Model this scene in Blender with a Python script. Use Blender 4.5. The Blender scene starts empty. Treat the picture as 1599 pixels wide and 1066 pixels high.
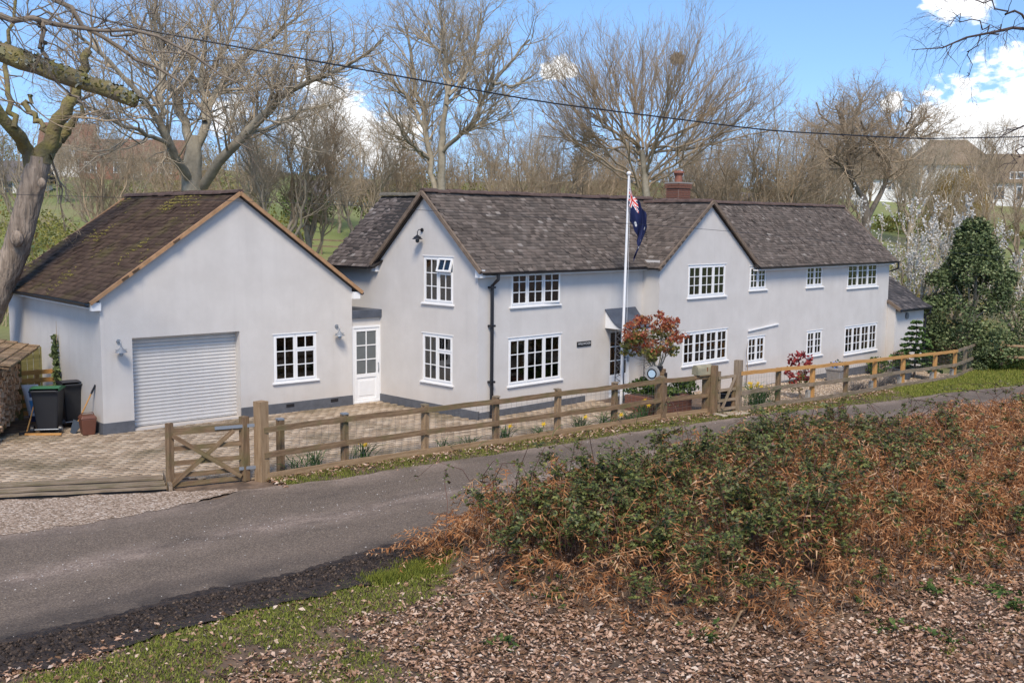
import bpy, math, random
import numpy as np
from mathutils import Vector, Matrix, geometry
random.seed(7)
S = bpy.context.scene
COL = S.collection
PI = math.pi

# ------------------------------------------------------------------ camera, world, sun, exposure
CAMH, FPX, PITCH, ROLL = 4.9, 1658.0, 0.1118, 0.0084
cam = bpy.data.cameras.new('camera'); cam_o = bpy.data.objects.new('camera', cam); COL.objects.link(cam_o)
cam.sensor_width = 36.0; cam.lens = 36.0 * FPX / 1599.0; cam.clip_start = 0.1; cam.clip_end = 4000
cam_o.matrix_world = Matrix.Translation((0, 0, CAMH)) @ Matrix.Rotation(PI/2 - PITCH, 4, 'X') @ Matrix.Rotation(ROLL, 4, 'Z')
S.camera = cam_o

def ray(px, py):
    u, v = px - 800, py - 533
    c, s = math.cos(ROLL), math.sin(ROLL)
    a, b = (u*c + v*s)/FPX, (-u*s + v*c)/FPX
    c, s = math.cos(PITCH), math.sin(PITCH)
    return np.array([a, c - b*s, -s - b*c])

SUN = Vector((0.02, -0.68, 0.80)).normalized()
W = bpy.data.worlds.new('World'); S.world = W; W.use_nodes = True
wn, wl = W.node_tree.nodes, W.node_tree.links
wn.clear()
wout = wn.new('ShaderNodeOutputWorld'); wbg = wn.new('ShaderNodeBackground')
sky = wn.new('ShaderNodeTexSky'); sky.sky_type = 'NISHITA'; sky.sun_disc = False
sky.sun_elevation = math.asin(SUN.z); sky.sun_rotation = math.atan2(SUN.x, SUN.y)
sky.air_density = 1.0; sky.dust_density = 0.25; sky.ozone_density = 3.0; sky.altitude = 200
hs = wn.new('ShaderNodeHueSaturation'); hs.inputs['Saturation'].default_value = 1.08; hs.inputs['Value'].default_value = .95
wl.new(sky.outputs[0], hs.inputs['Color'])
tc = wn.new('ShaderNodeTexCoord')
va = wn.new('ShaderNodeVectorMath'); va.operation = 'ADD'; va.inputs[1].default_value = (0, 0, .13); wl.new(tc.outputs['Generated'], va.inputs[0])
vn = wn.new('ShaderNodeVectorMath'); vn.operation = 'NORMALIZE'; wl.new(va.outputs[0], vn.inputs[0]); wl.new(vn.outputs[0], sky.inputs['Vector'])
nz = wn.new('ShaderNodeTexNoise'); nz.inputs['Scale'].default_value = 11; nz.inputs['Detail'].default_value = 9; nz.inputs['Roughness'].default_value = 0.6
mp = wn.new('ShaderNodeMapping'); mp.inputs['Scale'].default_value = (1, 1, 1.7)
wl.new(tc.outputs['Generated'], mp.inputs['Vector']); wl.new(mp.outputs[0], nz.inputs['Vector'])
def wmath(op, a, b=None):
    n = wn.new('ShaderNodeMath'); n.operation = op
    for i, v in enumerate((a, b)):
        if v is None: continue
        if isinstance(v, (int, float)): n.inputs[i].default_value = v
        else: wl.new(v, n.inputs[i])
    return n.outputs[0]
# cumulus banks standing in the sky: (photo direction, angular radius)
acc = None
for px, py, r in ((1545, 215, .06), (1595, 185, .052), (1470, 228, .042), (1395, 160, .01), (1700, 200, .08), (874, 107, .0135), (856, 112, .010), (892, 110, .009),
                  (1480, 4, .022), (1515, 0, .02), (520, 200, .045), (600, 235, .04), (350, 175, .022), (-300, 180, .12), (2300, 120, .12)):
    d = ray(px, py); d = d/np.linalg.norm(d)
    vm = wn.new('ShaderNodeVectorMath'); vm.operation = 'DISTANCE'
    wl.new(tc.outputs['Generated'], vm.inputs[0]); vm.inputs[1].default_value = d
    w_ = wmath('SUBTRACT', 1.0, wmath('DIVIDE', vm.outputs['Value'], r))
    acc = w_ if acc is None else wmath('MAXIMUM', acc, w_)
acc = wmath('MAXIMUM', acc, -0.75)
nz2 = wn.new('ShaderNodeTexNoise'); nz2.inputs['Scale'].default_value = 70; nz2.inputs['Detail'].default_value = 6; wl.new(mp.outputs[0], nz2.inputs['Vector'])
dens = wmath('ADD', wmath('ADD', wmath('MULTIPLY', acc, 0.55), wmath('MULTIPLY', wmath('SUBTRACT', nz.outputs['Fac'], 0.5), 1.3)), wmath('MULTIPLY', wmath('SUBTRACT', nz2.outputs['Fac'], 0.5), 0.75))
mr = wn.new('ShaderNodeMapRange'); mr.interpolation_type = 'SMOOTHSTEP'
wl.new(dens, mr.inputs['Value']); mr.inputs['From Min'].default_value = 0.02; mr.inputs['From Max'].default_value = 0.22
cmix = wn.new('ShaderNodeMix'); cmix.data_type = 'RGBA'
wl.new(mr.outputs[0], cmix.inputs['Factor']); wl.new(hs.outputs[0], cmix.inputs[6]); cmix.inputs[7].default_value = (6.0, 6.1, 6.25, 1)
wl.new(cmix.outputs[2], wbg.inputs['Color']); wbg.inputs['Strength'].default_value = 0.14
wl.new(wbg.outputs[0], wout.inputs['Surface'])

sl = bpy.data.lights.new('sun', 'SUN'); sl.energy = 2.5; sl.angle = math.radians(18); sl.color = (1.0, 0.89, 0.75)
so = bpy.data.objects.new('sun', sl); COL.objects.link(so); so.rotation_euler = (-SUN).to_track_quat('-Z', 'Y').to_euler(); so.location = (0, -20, 40)
S.view_settings.view_transform = 'Standard'; S.view_settings.look = 'None'
S.view_settings.exposure = 0.78; S.view_settings.gamma = 1.0; S.view_settings.use_curve_mapping = False
S.cycles.max_bounces = 6; S.cycles.transparent_max_bounces = 12; S.cycles.use_denoising = True

# ------------------------------------------------------------------ frames and terrain
HX, HY, TH = -0.842, 25.902, 0.7899        # main house: front left corner, heading of the front wall
GX, GY, GT = -9.236, 23.687, 0.7082        # garage
def HP(u, v, z=0): return Vector((HX + u*math.cos(TH) - v*math.sin(TH), HY + u*math.sin(TH) + v*math.cos(TH), z))
def GP(u, v, z=0): return Vector((GX + u*math.cos(GT) - v*math.sin(GT), GY + u*math.sin(GT) + v*math.cos(GT), z))
def ss(t): t = np.clip(t, 0, 1); return t*t*(3 - 2*t)
EDGE_X = np.array([-30, -8.5, -5.87, -5.09, -4.63, -3.68, -3.09, -2.37, -1.59, 2.0, 6.5, 10.6, 14.2, 40])
EDGE_Y = np.array([-6.5, 9.75, 11.75, 12.33, 12.85, 13.64, 14.17, 14.82, 15.63, 18.6, 22.2, 25.4, 28.4, 47])
FRONT_X = np.array([-2.2, -1.1, -.3, .35, 1.6, 3.6, 4.4, 5.6, 8.0, 10.2, 30])
FRONT_Y = np.array([15.4, 14.4, 13.2, 12.55, 12.0, 11.85, 12.5, 13.4, 14.6, 15.8, 26])
def edge_dist(x, y): return (np.interp(x, EDGE_X, EDGE_Y) - y)*0.75          # metres on the camera side of the road
def mound(x, y):
    a = y - np.interp(x, FRONT_X, FRONT_Y); b = (edge_dist(x, y) - 0.25)/0.75
    return ss(np.minimum(a/1.0, b/1.5)) * ss((x + 2.0)/2.0)
def T(x, y):
    x = np.asarray(x, float); y = np.asarray(y, float)
    uu = (x - HX)*math.cos(TH) + (y - HY)*math.sin(TH)
    z = -0.7*np.clip((uu - 6)/15, 0, 1.3)
    d = y - 0.35*x
    far = ss((d - 48)/20)
    z = z + 10.5*ss((d - 42)/85) + 0.012*np.clip(d - 127, 0, 400) + far*(0.35*np.sin(x*.13 + y*.05) + 0.25*np.sin(x*.05 - y*.21))
    e = edge_dist(x, y); near = ss(e/2.2)
    z = z + near*(0.16 + 0.05*np.sin(x*1.7 + y*.9)*np.sin(y*1.3 - x*.6)) + 0.30*mound(x, y)
    return z
def TZ(x, y): return float(T(x, y))
def PX(px, py, dz=0.0):
    r = ray(px, py); z = 0.0
    for _ in range(25):
        t = (z + dz - CAMH)/r[2]; x, y = r[0]*t, r[1]*t; z = 0.5*z + 0.5*TZ(x, y)
    return Vector((x, y, TZ(x, y)))
def at(px, py, Y):                          # the point at camera depth Y in that direction
    r = ray(px, py); t = Y/r[1]; return Vector((r[0]*t, Y, CAMH + r[2]*t))

# ------------------------------------------------------------------ materials
def newmat(name):
    m = bpy.data.materials.new(name); m.use_nodes = True
    n, l = m.node_tree.nodes, m.node_tree.links
    return m, n, l, n['Principled BSDF']
def ramp(n, stops):
    r = n.new('ShaderNodeValToRGB'); e = r.color_ramp.elements
    while len(e) > 1: e.remove(e[-1])
    e[0].position = stops[0][0]; e[0].color = (*stops[0][1], 1)
    for p, c in stops[1:]:
        k = e.new(p); k.color = (*c, 1)
    return r
def M(name, col, rough=.8, var=.25, scale=4, bump=0, bscale=40, stretch=(1, 1, 1), col2=None, detail=6, spec=.3, metal=0, space='Object', bd=.02):
    m, n, l, b = newmat(name)
    tcn = n.new('ShaderNodeTexCoord'); mpn = n.new('ShaderNodeMapping'); mpn.inputs['Scale'].default_value = stretch
    nn = n.new('ShaderNodeTexNoise'); nn.inputs['Scale'].default_value = scale; nn.inputs['Detail'].default_value = detail; nn.inputs['Roughness'].default_value = .65
    if space == 'World':
        g = n.new('ShaderNodeNewGeometry'); l.new(g.outputs['Position'], mpn.inputs['Vector'])
    else: l.new(tcn.outputs['Object'], mpn.inputs['Vector'])
    l.new(mpn.outputs[0], nn.inputs['Vector'])
    c2 = col2 if col2 else tuple(min(1, c*(1 + var)) for c in col)
    c1 = col if col2 else tuple(c*(1 - var) for c in col)
    r = ramp(n, [(.3, c1), (.7, c2)]); l.new(nn.outputs['Fac'], r.inputs[0]); l.new(r.outputs[0], b.inputs['Base Color'])
    b.inputs['Roughness'].default_value = rough; b.inputs['Specular IOR Level'].default_value = spec; b.inputs['Metallic'].default_value = metal
    if bump:
        n2 = n.new('ShaderNodeTexNoise'); n2.inputs['Scale'].default_value = bscale; n2.inputs['Detail'].default_value = 5
        l.new(mpn.outputs[0], n2.inputs['Vector'])
        bp = n.new('ShaderNodeBump'); bp.inputs['Strength'].default_value = bump; bp.inputs['Distance'].default_value = bd
        l.new(n2.outputs['Fac'], bp.inputs['Height']); l.new(bp.outputs[0], b.inputs['Normal'])
    return m
def MI(name, stops, rough=.8, spec=.25, translucent=0, patch=None):
    """colour differs from piece to piece"""
    m, n, l, b = newmat(name)
    g = n.new('ShaderNodeNewGeometry'); r = ramp(n, stops); r.color_ramp.interpolation = 'LINEAR'
    l.new(g.outputs['Random Per Island'], r.inputs[0]); out = r.outputs[0]
    if patch:                       # (colour, world noise scale, from, to)
        nn = n.new('ShaderNodeTexNoise'); nn.inputs['Scale'].default_value = patch[1]; nn.inputs['Detail'].default_value = 5
        l.new(g.outputs['Position'], nn.inputs['Vector'])
        k = n.new('ShaderNodeMapRange'); l.new(nn.outputs['Fac'], k.inputs['Value']); k.inputs['From Min'].default_value = patch[2]; k.inputs['From Max'].default_value = patch[3]
        mx = n.new('ShaderNodeMix'); mx.data_type = 'RGBA'; l.new(k.outputs[0], mx.inputs['Factor']); l.new(out, mx.inputs[6]); mx.inputs[7].default_value = (*patch[0], 1); out = mx.outputs[2]
    l.new(out, b.inputs['Base Color']); b.inputs['Roughness'].default_value = rough; b.inputs['Specular IOR Level'].default_value = spec
    if translucent:
        tr = n.new('ShaderNodeBsdfTranslucent'); l.new(out, tr.inputs['Color']); ms = n.new('ShaderNodeMixShader'); ms.inputs[0].default_value = translucent
        l.new(b.outputs[0], ms.inputs[1]); l.new(tr.outputs[0], ms.inputs[2]); l.new(ms.outputs[0], n['Material Output'].inputs['Surface'])
    return m
def plain(name, col, rough=.6, metal=0, spec=.4): return M(name, col, rough, .08, 6, 0, spec=spec, metal=metal)

m_wall = M('render_grey', (.545, .51, .468), .9, .05, 1.3, .45, 60, col2=(.62, .585, .542), bd=.01)
def add_stain(m):
    n, l = m.node_tree.nodes, m.node_tree.links; b = n['Principled BSDF']
    src = b.inputs['Base Color'].links[0].from_socket
    g = n.new('ShaderNodeNewGeometry'); mpn = n.new('ShaderNodeMapping'); mpn.inputs['Scale'].default_value = (2.2, 2.2, .5); l.new(g.outputs['Position'], mpn.inputs['Vector'])
    nn = n.new('ShaderNodeTexNoise'); nn.inputs['Scale'].default_value = 1; nn.inputs['Detail'].default_value = 7; l.new(mpn.outputs[0], nn.inputs['Vector'])
    k = n.new('ShaderNodeMapRange'); l.new(nn.outputs['Fac'], k.inputs['Value']); k.inputs['From Min'].default_value = .48; k.inputs['From Max'].default_value = .85; k.inputs['To Max'].default_value = .18
    mx = n.new('ShaderNodeMix'); mx.data_type = 'RGBA'; l.new(k.outputs[0], mx.inputs['Factor']); l.new(src, mx.inputs[6]); mx.inputs[7].default_value = (.36, .335, .31, 1)
    # splash-back soil stains low on the wall
    sp = n.new('ShaderNodeSeparateXYZ'); l.new(g.outputs['Position'], sp.inputs[0])
    h = n.new('ShaderNodeMapRange'); l.new(sp.outputs['Z'], h.inputs['Value']); h.inputs['From Min'].default_value = .75; h.inputs['From Max'].default_value = .15; h.inputs['To Max'].default_value = .4
    n3 = n.new('ShaderNodeTexNoise'); n3.inputs['Scale'].default_value = 2.5; l.new(g.outputs['Position'], n3.inputs['Vector'])
    mu = n.new('ShaderNodeMath'); mu.operation = 'MULTIPLY'; l.new(h.outputs[0], mu.inputs[0]); l.new(n3.outputs['Fac'], mu.inputs[1])
    m2 = n.new('ShaderNodeMix'); m2.data_type = 'RGBA'; l.new(mu.outputs[0], m2.inputs['Factor']); l.new(mx.outputs[2], m2.inputs[6]); m2.inputs[7].default_value = (.5, .38, .27, 1)
    # sparse rain streaks
    mp4 = n.new('ShaderNodeMapping'); mp4.inputs['Scale'].default_value = (8, 8, .3); l.new(g.outputs['Position'], mp4.inputs['Vector'])
    n4 = n.new('ShaderNodeTexNoise'); n4.inputs['Scale'].default_value = 1; n4.inputs['Detail'].default_value = 4; l.new(mp4.outputs[0], n4.inputs['Vector'])
    k4 = n.new('ShaderNodeMapRange'); l.new(n4.outputs['Fac'], k4.inputs['Value']); k4.inputs['From Min'].default_value = .58; k4.inputs['From Max'].default_value = .85; k4.inputs['To Max'].default_value = .16
    m4 = n.new('ShaderNodeMix'); m4.data_type = 'RGBA'; l.new(k4.outputs[0], m4.inputs['Factor']); l.new(m2.outputs[2], m4.inputs[6]); m4.inputs[7].default_value = (.37, .35, .33, 1)
    l.new(m4.outputs[2], b.inputs['Base Color'])
add_stain(m_wall)
m_plinth = M('plinth_grey', (.105, .108, .118), .75, .2, 5)
m_white = M('white_paint', (.78, .775, .76), .45, .04, 3, spec=.4)
m_black = plain('black_plastic', (.014, .014, .017), .35, spec=.5)
m_lead = M('lead_sheet', (.075, .085, .105), .5, .3, 3)
m_tile = MI('clay_tile', [(0, (.075, .06, .05)), (.2, (.10, .08, .066)), (.45, (.13, .104, .086)), (.7, (.158, .124, .102)), (.9, (.185, .148, .123)), (.985, (.23, .19, .16)), (1, (.34, .30, .26))], .9, .15, patch=((.11, .092, .078), 2.6, .42, .8))
m_tile_grey = MI('clay_tile_worn', [(0, (.06, .05, .046)), (.3, (.105, .085, .076)), (.65, (.15, .122, .108)), (.9, (.19, .157, .14)), (.98, (.25, .215, .195)), (1, (.40, .37, .34))], .9, .15, patch=((.11, .092, .082), 2.6, .42, .8))
m_tile_garage = MI('brown_tile', [(0, (.055, .034, .024)), (.5, (.078, .05, .035)), (1, (.105, .068, .046))], .85, .2, patch=((.10, .082, .03), 1.6, .52, .8))
m_tile_slate = MI('slate_tile', [(0, (.045, .042, .043)), (.7, (.09, .08, .078)), (1, (.15, .13, .12))], .8, .2)
m_ridge = M('ridge_clay', (.10, .066, .054), .9, .35, 6)
m_deck = plain('roof_felt', (.03, .025, .022), .9)
m_verge = M('verge_mortar', (.17, .125, .09), .9, .3, 8)
m_barge = M('cedar_barge', (.36, .21, .11), .8, .25, 6, stretch=(1, 1, 1))
def wood(name, c1, c2, algae=None):
    m = M(name, c1, .85, .3, 2.2, .5, 14, stretch=(1, 11, 11), col2=c2, bd=.008)
    if algae:
        n, l = m.node_tree.nodes, m.node_tree.links; b = n['Principled BSDF']; src = b.inputs['Base Color'].links[0].from_socket
        g = n.new('ShaderNodeNewGeometry'); nn = n.new('ShaderNodeTexNoise'); nn.inputs['Scale'].default_value = 3.2; nn.inputs['Detail'].default_value = 5; l.new(g.outputs['Position'], nn.inputs['Vector'])
        k = n.new('ShaderNodeMapRange'); l.new(nn.outputs['Fac'], k.inputs['Value']); k.inputs['From Min'].default_value = .45; k.inputs['From Max'].default_value = .68; k.inputs['To Max'].default_value = .7
        mx = n.new('ShaderNodeMix'); mx.data_type = 'RGBA'; l.new(k.outputs[0], mx.inputs['Factor']); l.new(src, mx.inputs[6]); mx.inputs[7].default_value = (*algae, 1); l.new(mx.outputs[2], b.inputs['Base Color'])
    return m
m_wood = wood('weathered_wood', (.10, .058, .032), (.28, .185, .105), (.125, .11, .045))
m_wood_grey = wood('grey_wood', (.15, .108, .072), (.34, .26, .18), (.15, .125, .065))
m_wood_new = wood('new_softwood', (.42, .20, .06), (.58, .32, .11))
m_wood_pale = wood('old_post_wood', (.2, .125, .065), (.38, .26, .15))
m_wood_green = wood('green_wood', (.10, .095, .035), (.20, .175, .07))
m_cleft = MI('split_log', [(0, (.22, .11, .05)), (.4, (.36, .2, .1)), (.75, (.5, .31, .18)), (1, (.58, .4, .26))], .9)
m_galv = plain('galvanised', (.33, .35, .37), .45, .6)
m_wire = plain('wire', (.2, .2, .19), .5, .5)
m_glass, n_, l_, b_ = newmat('window_glass')
fr_ = n_.new('ShaderNodeFresnel'); fr_.inputs[0].default_value = 2.1
gl_ = n_.new('ShaderNodeBsdfGlossy'); gl_.inputs['Roughness'].default_value = .03; tr_ = n_.new('ShaderNodeBsdfTransparent'); tr_.inputs['Color'].default_value = (.9, .92, .9, 1)
mx_ = n_.new('ShaderNodeMixShader'); l_.new(fr_.outputs[0], mx_.inputs[0]); l_.new(tr_.outputs[0], mx_.inputs[1]); l_.new(gl_.outputs[0], mx_.inputs[2]); l_.new(mx_.outputs[0], n_['Material Output'].inputs['Surface'])
m_curtain = M('curtain_cloth', (.66, .65, .62), .9, .2, 9, stretch=(6, 1, .3))
m_blind = plain('blind_slat', (.42, .41, .39), .6)
m_room = plain('room_plaster', (.55, .51, .46), .9)
m_shutter = M('shutter_slat', (.60, .575, .54), .5, .05, 4)
m_brick = MI('red_brick', [(0, (.10, .042, .03)), (.5, (.17, .075, .05)), (1, (.25, .125, .085))], .9)
m_mortar = plain('mortar', (.28, .25, .22), .95)
m_flagblue = plain('flag_blue', (.006, .012, .06), .8); m_flagred = plain('flag_red', (.55, .04, .025), .8); m_flagwhite = plain('flag_white', (.72, .72, .72), .8)
m_bark_oak = M('oak_bark', (.15, .115, .085), .95, .3, 9, 1.0, 11, stretch=(1, 1, .16), col2=(.42, .33, .25), bd=.12)
m_bark_ash = M('ash_bark', (.20, .175, .125), .95, .3, 3, .6, 8, col2=(.37, .325, .245), bd=.03)
m_bark_dark = M('dark_bark', (.11, .088, .064), .95, .3, 3, .4, 8, col2=(.25, .2, .148))
m_twig = M('twig_bark', (.26, .195, .125), .95, .3, 1.5, col2=(.44, .34, .23))
m_twig_grey = M('twig_grey', (.29, .235, .16), .95, .3, 1.5, col2=(.47, .385, .275))
m_moss = M('moss_bark', (.16, .125, .09), .95, .3, 3.5, 1.0, 12, col2=(.24, .205, .06), bd=.05)
m_birch = plain('birch_twig', (.07, .05, .045), .9)

# ------------------------------------------------------------------ mesh helpers
def npmesh(name, V, F, mats, parent=None, smooth=False, midx=None):
    V = np.ascontiguousarray(V, np.float32).reshape(-1, 3); F = np.ascontiguousarray(F, np.int32); k = F.shape[1]
    me = bpy.data.meshes.new(name); me.vertices.add(len(V)); me.vertices.foreach_set('co', V.ravel())
    me.loops.add(F.size); me.loops.foreach_set('vertex_index', F.ravel()); me.polygons.add(len(F))
    me.polygons.foreach_set('loop_start', np.arange(0, F.size, k, dtype=np.int32))
    if smooth: me.polygons.foreach_set('use_smooth', np.ones(len(F), bool))
    for m in (mats if isinstance(mats, (list, tuple)) else [mats]): me.materials.append(m)
    if midx is not None: me.polygons.foreach_set('material_index', np.ascontiguousarray(midx, np.int32))
    me.update(calc_edges=True); me.validate()
    o = bpy.data.objects.new(name, me); COL.objects.link(o)
    if parent: o.parent = parent
    return o
def quads(C, A, B):
    """centres C with half axes A, B -> one quad each"""
    V = np.stack([C - A - B, C + A - B, C + A + B, C - A + B], 1); n = len(C)
    return V.reshape(-1, 3), np.arange(n*4).reshape(n, 4)
class MB:
    def __init__(s): s.v = []; s.f = []; s.m = []
    def poly(s, pts, mi=0): i = len(s.v); s.v += [tuple(p) for p in pts]; s.f.append(tuple(range(i, i + len(pts)))); s.m.append(mi); return s
    def hull8(s, p, mi=0):
        i = len(s.v); s.v += [tuple(q) for q in p]
        for f in ((0, 3, 2, 1), (4, 5, 6, 7), (0, 1, 5, 4), (1, 2, 6, 5), (2, 3, 7, 6), (3, 0, 4, 7)): s.f.append(tuple(i + k for k in f)); s.m.append(mi)
        return s
    def box(s, x0, x1, y0, y1, z0, z1, mi=0): return s.hull8([(x0, y0, z0), (x1, y0, z0), (x1, y1, z0), (x0, y1, z0), (x0, y0, z1), (x1, y0, z1), (x1, y1, z1), (x0, y1, z1)], mi)
    def beam(s, p, q, w, h, mi=0, up=(0, 0, 1)):
        p, q = Vector(p), Vector(q); d = (q - p).normalized(); a = d.cross(Vector(up))
        if a.length < 1e-4: a = d.cross(Vector((1, 0, 0)))
        a.normalize(); b = a.cross(d).normalized(); a *= w/2; b *= h/2
        return s.hull8([p - a - b, p + a - b, p + a + b, p - a + b, q - a - b, q + a - b, q + a + b, q - a + b], mi)
    def tube(s, pts, rs, n=8, mi=0, cap=True):
        pts = [Vector(p) for p in pts]; rs = rs if isinstance(rs, (list, tuple)) else [rs]*len(pts); base = len(s.v); ref = None
        for i, p in enumerate(pts):
            d = (pts[min(i + 1, len(pts) - 1)] - pts[max(i - 1, 0)]).normalized()
            if ref is None: ref = Vector((1, 0, 0)) if abs(d.x) < .8 else Vector((0, 1, 0))
            a = d.cross(ref).normalized(); b = d.cross(a).normalized(); ref = -b.cross(d) if False else ref
            for k in range(n): t = 2*PI*k/n; s.v.append(tuple(p + a*(rs[i]*math.cos(t)) + b*(rs[i]*math.sin(t))))
        for i in range(len(pts) - 1):
            for k in range(n): s.f.append((base + i*n + k, base + i*n + (k + 1) % n, base + (i + 1)*n + (k + 1) % n, base + (i + 1)*n + k)); s.m.append(mi)
        if cap:
            s.f.append(tuple(base + k for k in range(n))); s.m.append(mi); s.f.append(tuple(base + (len(pts) - 1)*n + k for k in range(n))); s.m.append(mi)
        return s
    def lathe(s, prof, n=16, c=(0, 0), mi=0):
        return s.tube([(c[0], c[1], z) for r, z in prof], [max(r, .0005) for r, z in prof], n, mi)
    def build(s, name, mats, parent=None, loc=None, rotz=0, smooth=False, bevel=0):
        me = bpy.data.meshes.new(name); me.from_pydata(s.v, [], s.f); me.update()
        for m in (mats if isinstance(mats, (list, tuple)) else [mats]): me.materials.append(m)
        if len(me.materials) > 1: me.polygons.foreach_set('material_index', s.m)
        if smooth: me.polygons.foreach_set('use_smooth', [True]*len(me.polygons))
        o = bpy.data.objects.new(name, me); COL.objects.link(o)
        if parent: o.parent = parent
        if loc is not None: o.location = loc
        o.rotation_euler.z = rotz
        if bevel: b = o.modifiers.new('bevel', 'BEVEL'); b.width = bevel; b.segments = 2; b.limit_method = 'ANGLE'
        return o
def tag(o, label=None, cat=None, group=None, kind=None):
    for k, v in (('label', label), ('category', cat), ('group', group), ('kind', kind)):
        if v: o[k] = v
    return o
PINV = {}
def thing(name, label, cat, loc=(0, 0, 0), rotz=0, group=None):
    o = bpy.data.objects.new(name, None); COL.objects.link(o); o.location = loc; o.rotation_euler.z = rotz; o.empty_display_size = .2
    PINV[o.name] = (Matrix.Translation(loc) @ Matrix.Rotation(rotz, 4, 'Z')).inverted()
    return tag(o, label, cat, group)
def world(o, parent):                       # parent a mesh whose own coordinates are world coordinates
    o.parent = parent; o.matrix_parent_inverse = PINV[parent.name]; return o
def timber(name, p, q, w, h, mat, parent, wob=.006, up=(0, 0, 1), seed=0):
    """a rail, post or board: its own mesh, long axis local X, a little crooked"""
    p, q = Vector(p), Vector(q); L = (q - p).length; d = (q - p)/L
    a = Vector(up).cross(d)
    if a.length < 1e-3: a = Vector((0, 1, 0)).cross(d)
    a.normalize(); b = d.cross(a)
    n = max(2, int(L/.35)); rg = random.Random(seed + int(L*1000)); mb = MB(); ring = []
    for i in range(n + 1):
        x = -L/2 + L*i/n; oy, oz = rg.uniform(-wob, wob), rg.uniform(-wob, wob); ww, hh = w/2*rg.uniform(.95, 1.03), h/2*rg.uniform(.94, 1.03)
        ring.append(len(mb.v)); mb.v += [(x, oy - ww, oz - hh), (x, oy + ww, oz - hh), (x, oy + ww, oz + hh), (x, oy - ww, oz + hh)]
    for i in range(n):
        for k in range(4): mb.f.append((ring[i] + k, ring[i] + (k + 1) % 4, ring[i + 1] + (k + 1) % 4, ring[i + 1] + k)); mb.m.append(0)
    mb.f += [tuple(range(ring[0], ring[0] + 4)), tuple(range(ring[-1], ring[-1] + 4))]; mb.m += [0, 0]
    o = mb.build(name, mat); R = Matrix((d, a, b)).transposed().to_4x4()
    o.matrix_basis = Matrix.Translation((p + q)/2) @ R
    return world(o, parent) if parent else o
def tubes(P, R, sides):
    """n polylines of k points with radii -> verts, quads"""
    n, k, _ = P.shape; Tn = np.gradient(P, axis=1); Tn /= np.linalg.norm(Tn, axis=2, keepdims=True) + 1e-9
    D = P[:, -1] - P[:, 0]; ref = np.where((np.abs(D[:, 2:3]) > .7*np.linalg.norm(D, axis=1, keepdims=True)), np.array([[1., .13, 0]]), np.array([[.1, .17, 1.]]))[:, None, :]
    A = np.cross(Tn, np.broadcast_to(ref, Tn.shape)); A /= np.linalg.norm(A, axis=2, keepdims=True) + 1e-9; B = np.cross(Tn, A)
    th = np.arange(sides)*2*PI/sides
    V = P[:, :, None, :] + R[:, :, None, None]*(A[:, :, None, :]*np.cos(th)[None, None, :, None] + B[:, :, None, :]*np.sin(th)[None, None, :, None])
    idx = np.arange(n*k*sides).reshape(n, k, sides); nx = np.roll(idx, -1, axis=2)
    F = np.stack([idx[:, :-1], nx[:, :-1], nx[:, 1:], idx[:, 1:]], -1).reshape(-1, 4)
    return V.reshape(-1, 3), F
def cat_mesh(parts):
    Vs, Fs, o = [], [], 0
    for V, F in parts: Vs.append(V); Fs.append(F + o); o += len(V)
    return np.concatenate(Vs), np.concatenate(Fs)
def fbm(x, y, sc, seed=0):
    r = np.random.RandomState(seed); o = 0
    for i in range(5):
        a = r.uniform(0, 2*PI); k = sc*(1.7**i)*r.uniform(.8, 1.2); ph = r.uniform(0, 2*PI, 2)
        o = o + np.sin((x*math.cos(a) + y*math.sin(a))*k + ph[0])*np.sin((-x*math.sin(a) + y*math.cos(a))*k*1.1 + ph[1])/(1.25**i)
    return o/2.2

# ------------------------------------------------------------------ ground sheet
gx = np.concatenate([[-700, -450, -280, -180, -120, -90, -70, -55, -44, -36, -30, -26, -22, -19], np.arange(-16, 24.01, .35), np.arange(25, 60, 2.5), [65, 75, 90, 110, 140, 190, 280, 450, 700]])
gy = np.concatenate([[-400, -150, -60, -25, -10, -3, 1, 4, 6], np.arange(7.5, 44, .35), np.arange(45, 140, 2.2), [145, 155, 170, 190, 220, 270, 350, 500, 800, 1400]])
XX, YY = np.meshgrid(gx, gy); ZZ = T(XX, YY)
idx = np.arange(XX.size).reshape(XX.shape)
GF = np.stack([idx[:-1, :-1], idx[:-1, 1:], idx[1:, 1:], idx[1:, :-1]], -1).reshape(-1, 4)
m_ground, n_, l_, b_ = newmat('earth_and_grass')
g_ = n_.new('ShaderNodeNewGeometry')
n1 = n_.new('ShaderNodeTexNoise'); n1.inputs['Scale'].default_value = .12; n1.inputs['Detail'].default_value = 8; l_.new(g_.outputs['Position'], n1.inputs['Vector'])
n2 = n_.new('ShaderNodeTexNoise'); n2.inputs['Scale'].default_value = 3.5; n2.inputs['Detail'].default_value = 8; l_.new(g_.outputs['Position'], n2.inputs['Vector'])
r1 = ramp(n_, [(.3, (.13, .17, .045)), (.55, (.19, .21, .07)), (.7, (.23, .195, .105))]); l_.new(n1.outputs['Fac'], r1.inputs[0])
r2 = ramp(n_, [(.25, (.05, .034, .022)), (.5, (.13, .085, .054)), (.75, (.24, .16, .105))]); l_.new(n2.outputs['Fac'], r2.inputs[0])
sp_ = n_.new('ShaderNodeSeparateXYZ'); l_.new(g_.outputs['Position'], sp_.inputs[0])
k_ = n_.new('ShaderNodeMapRange'); l_.new(sp_.outputs['Y'], k_.inputs['Value']); k_.inputs['From Min'].default_value = 34; k_.inputs['From Max'].default_value = 46
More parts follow.
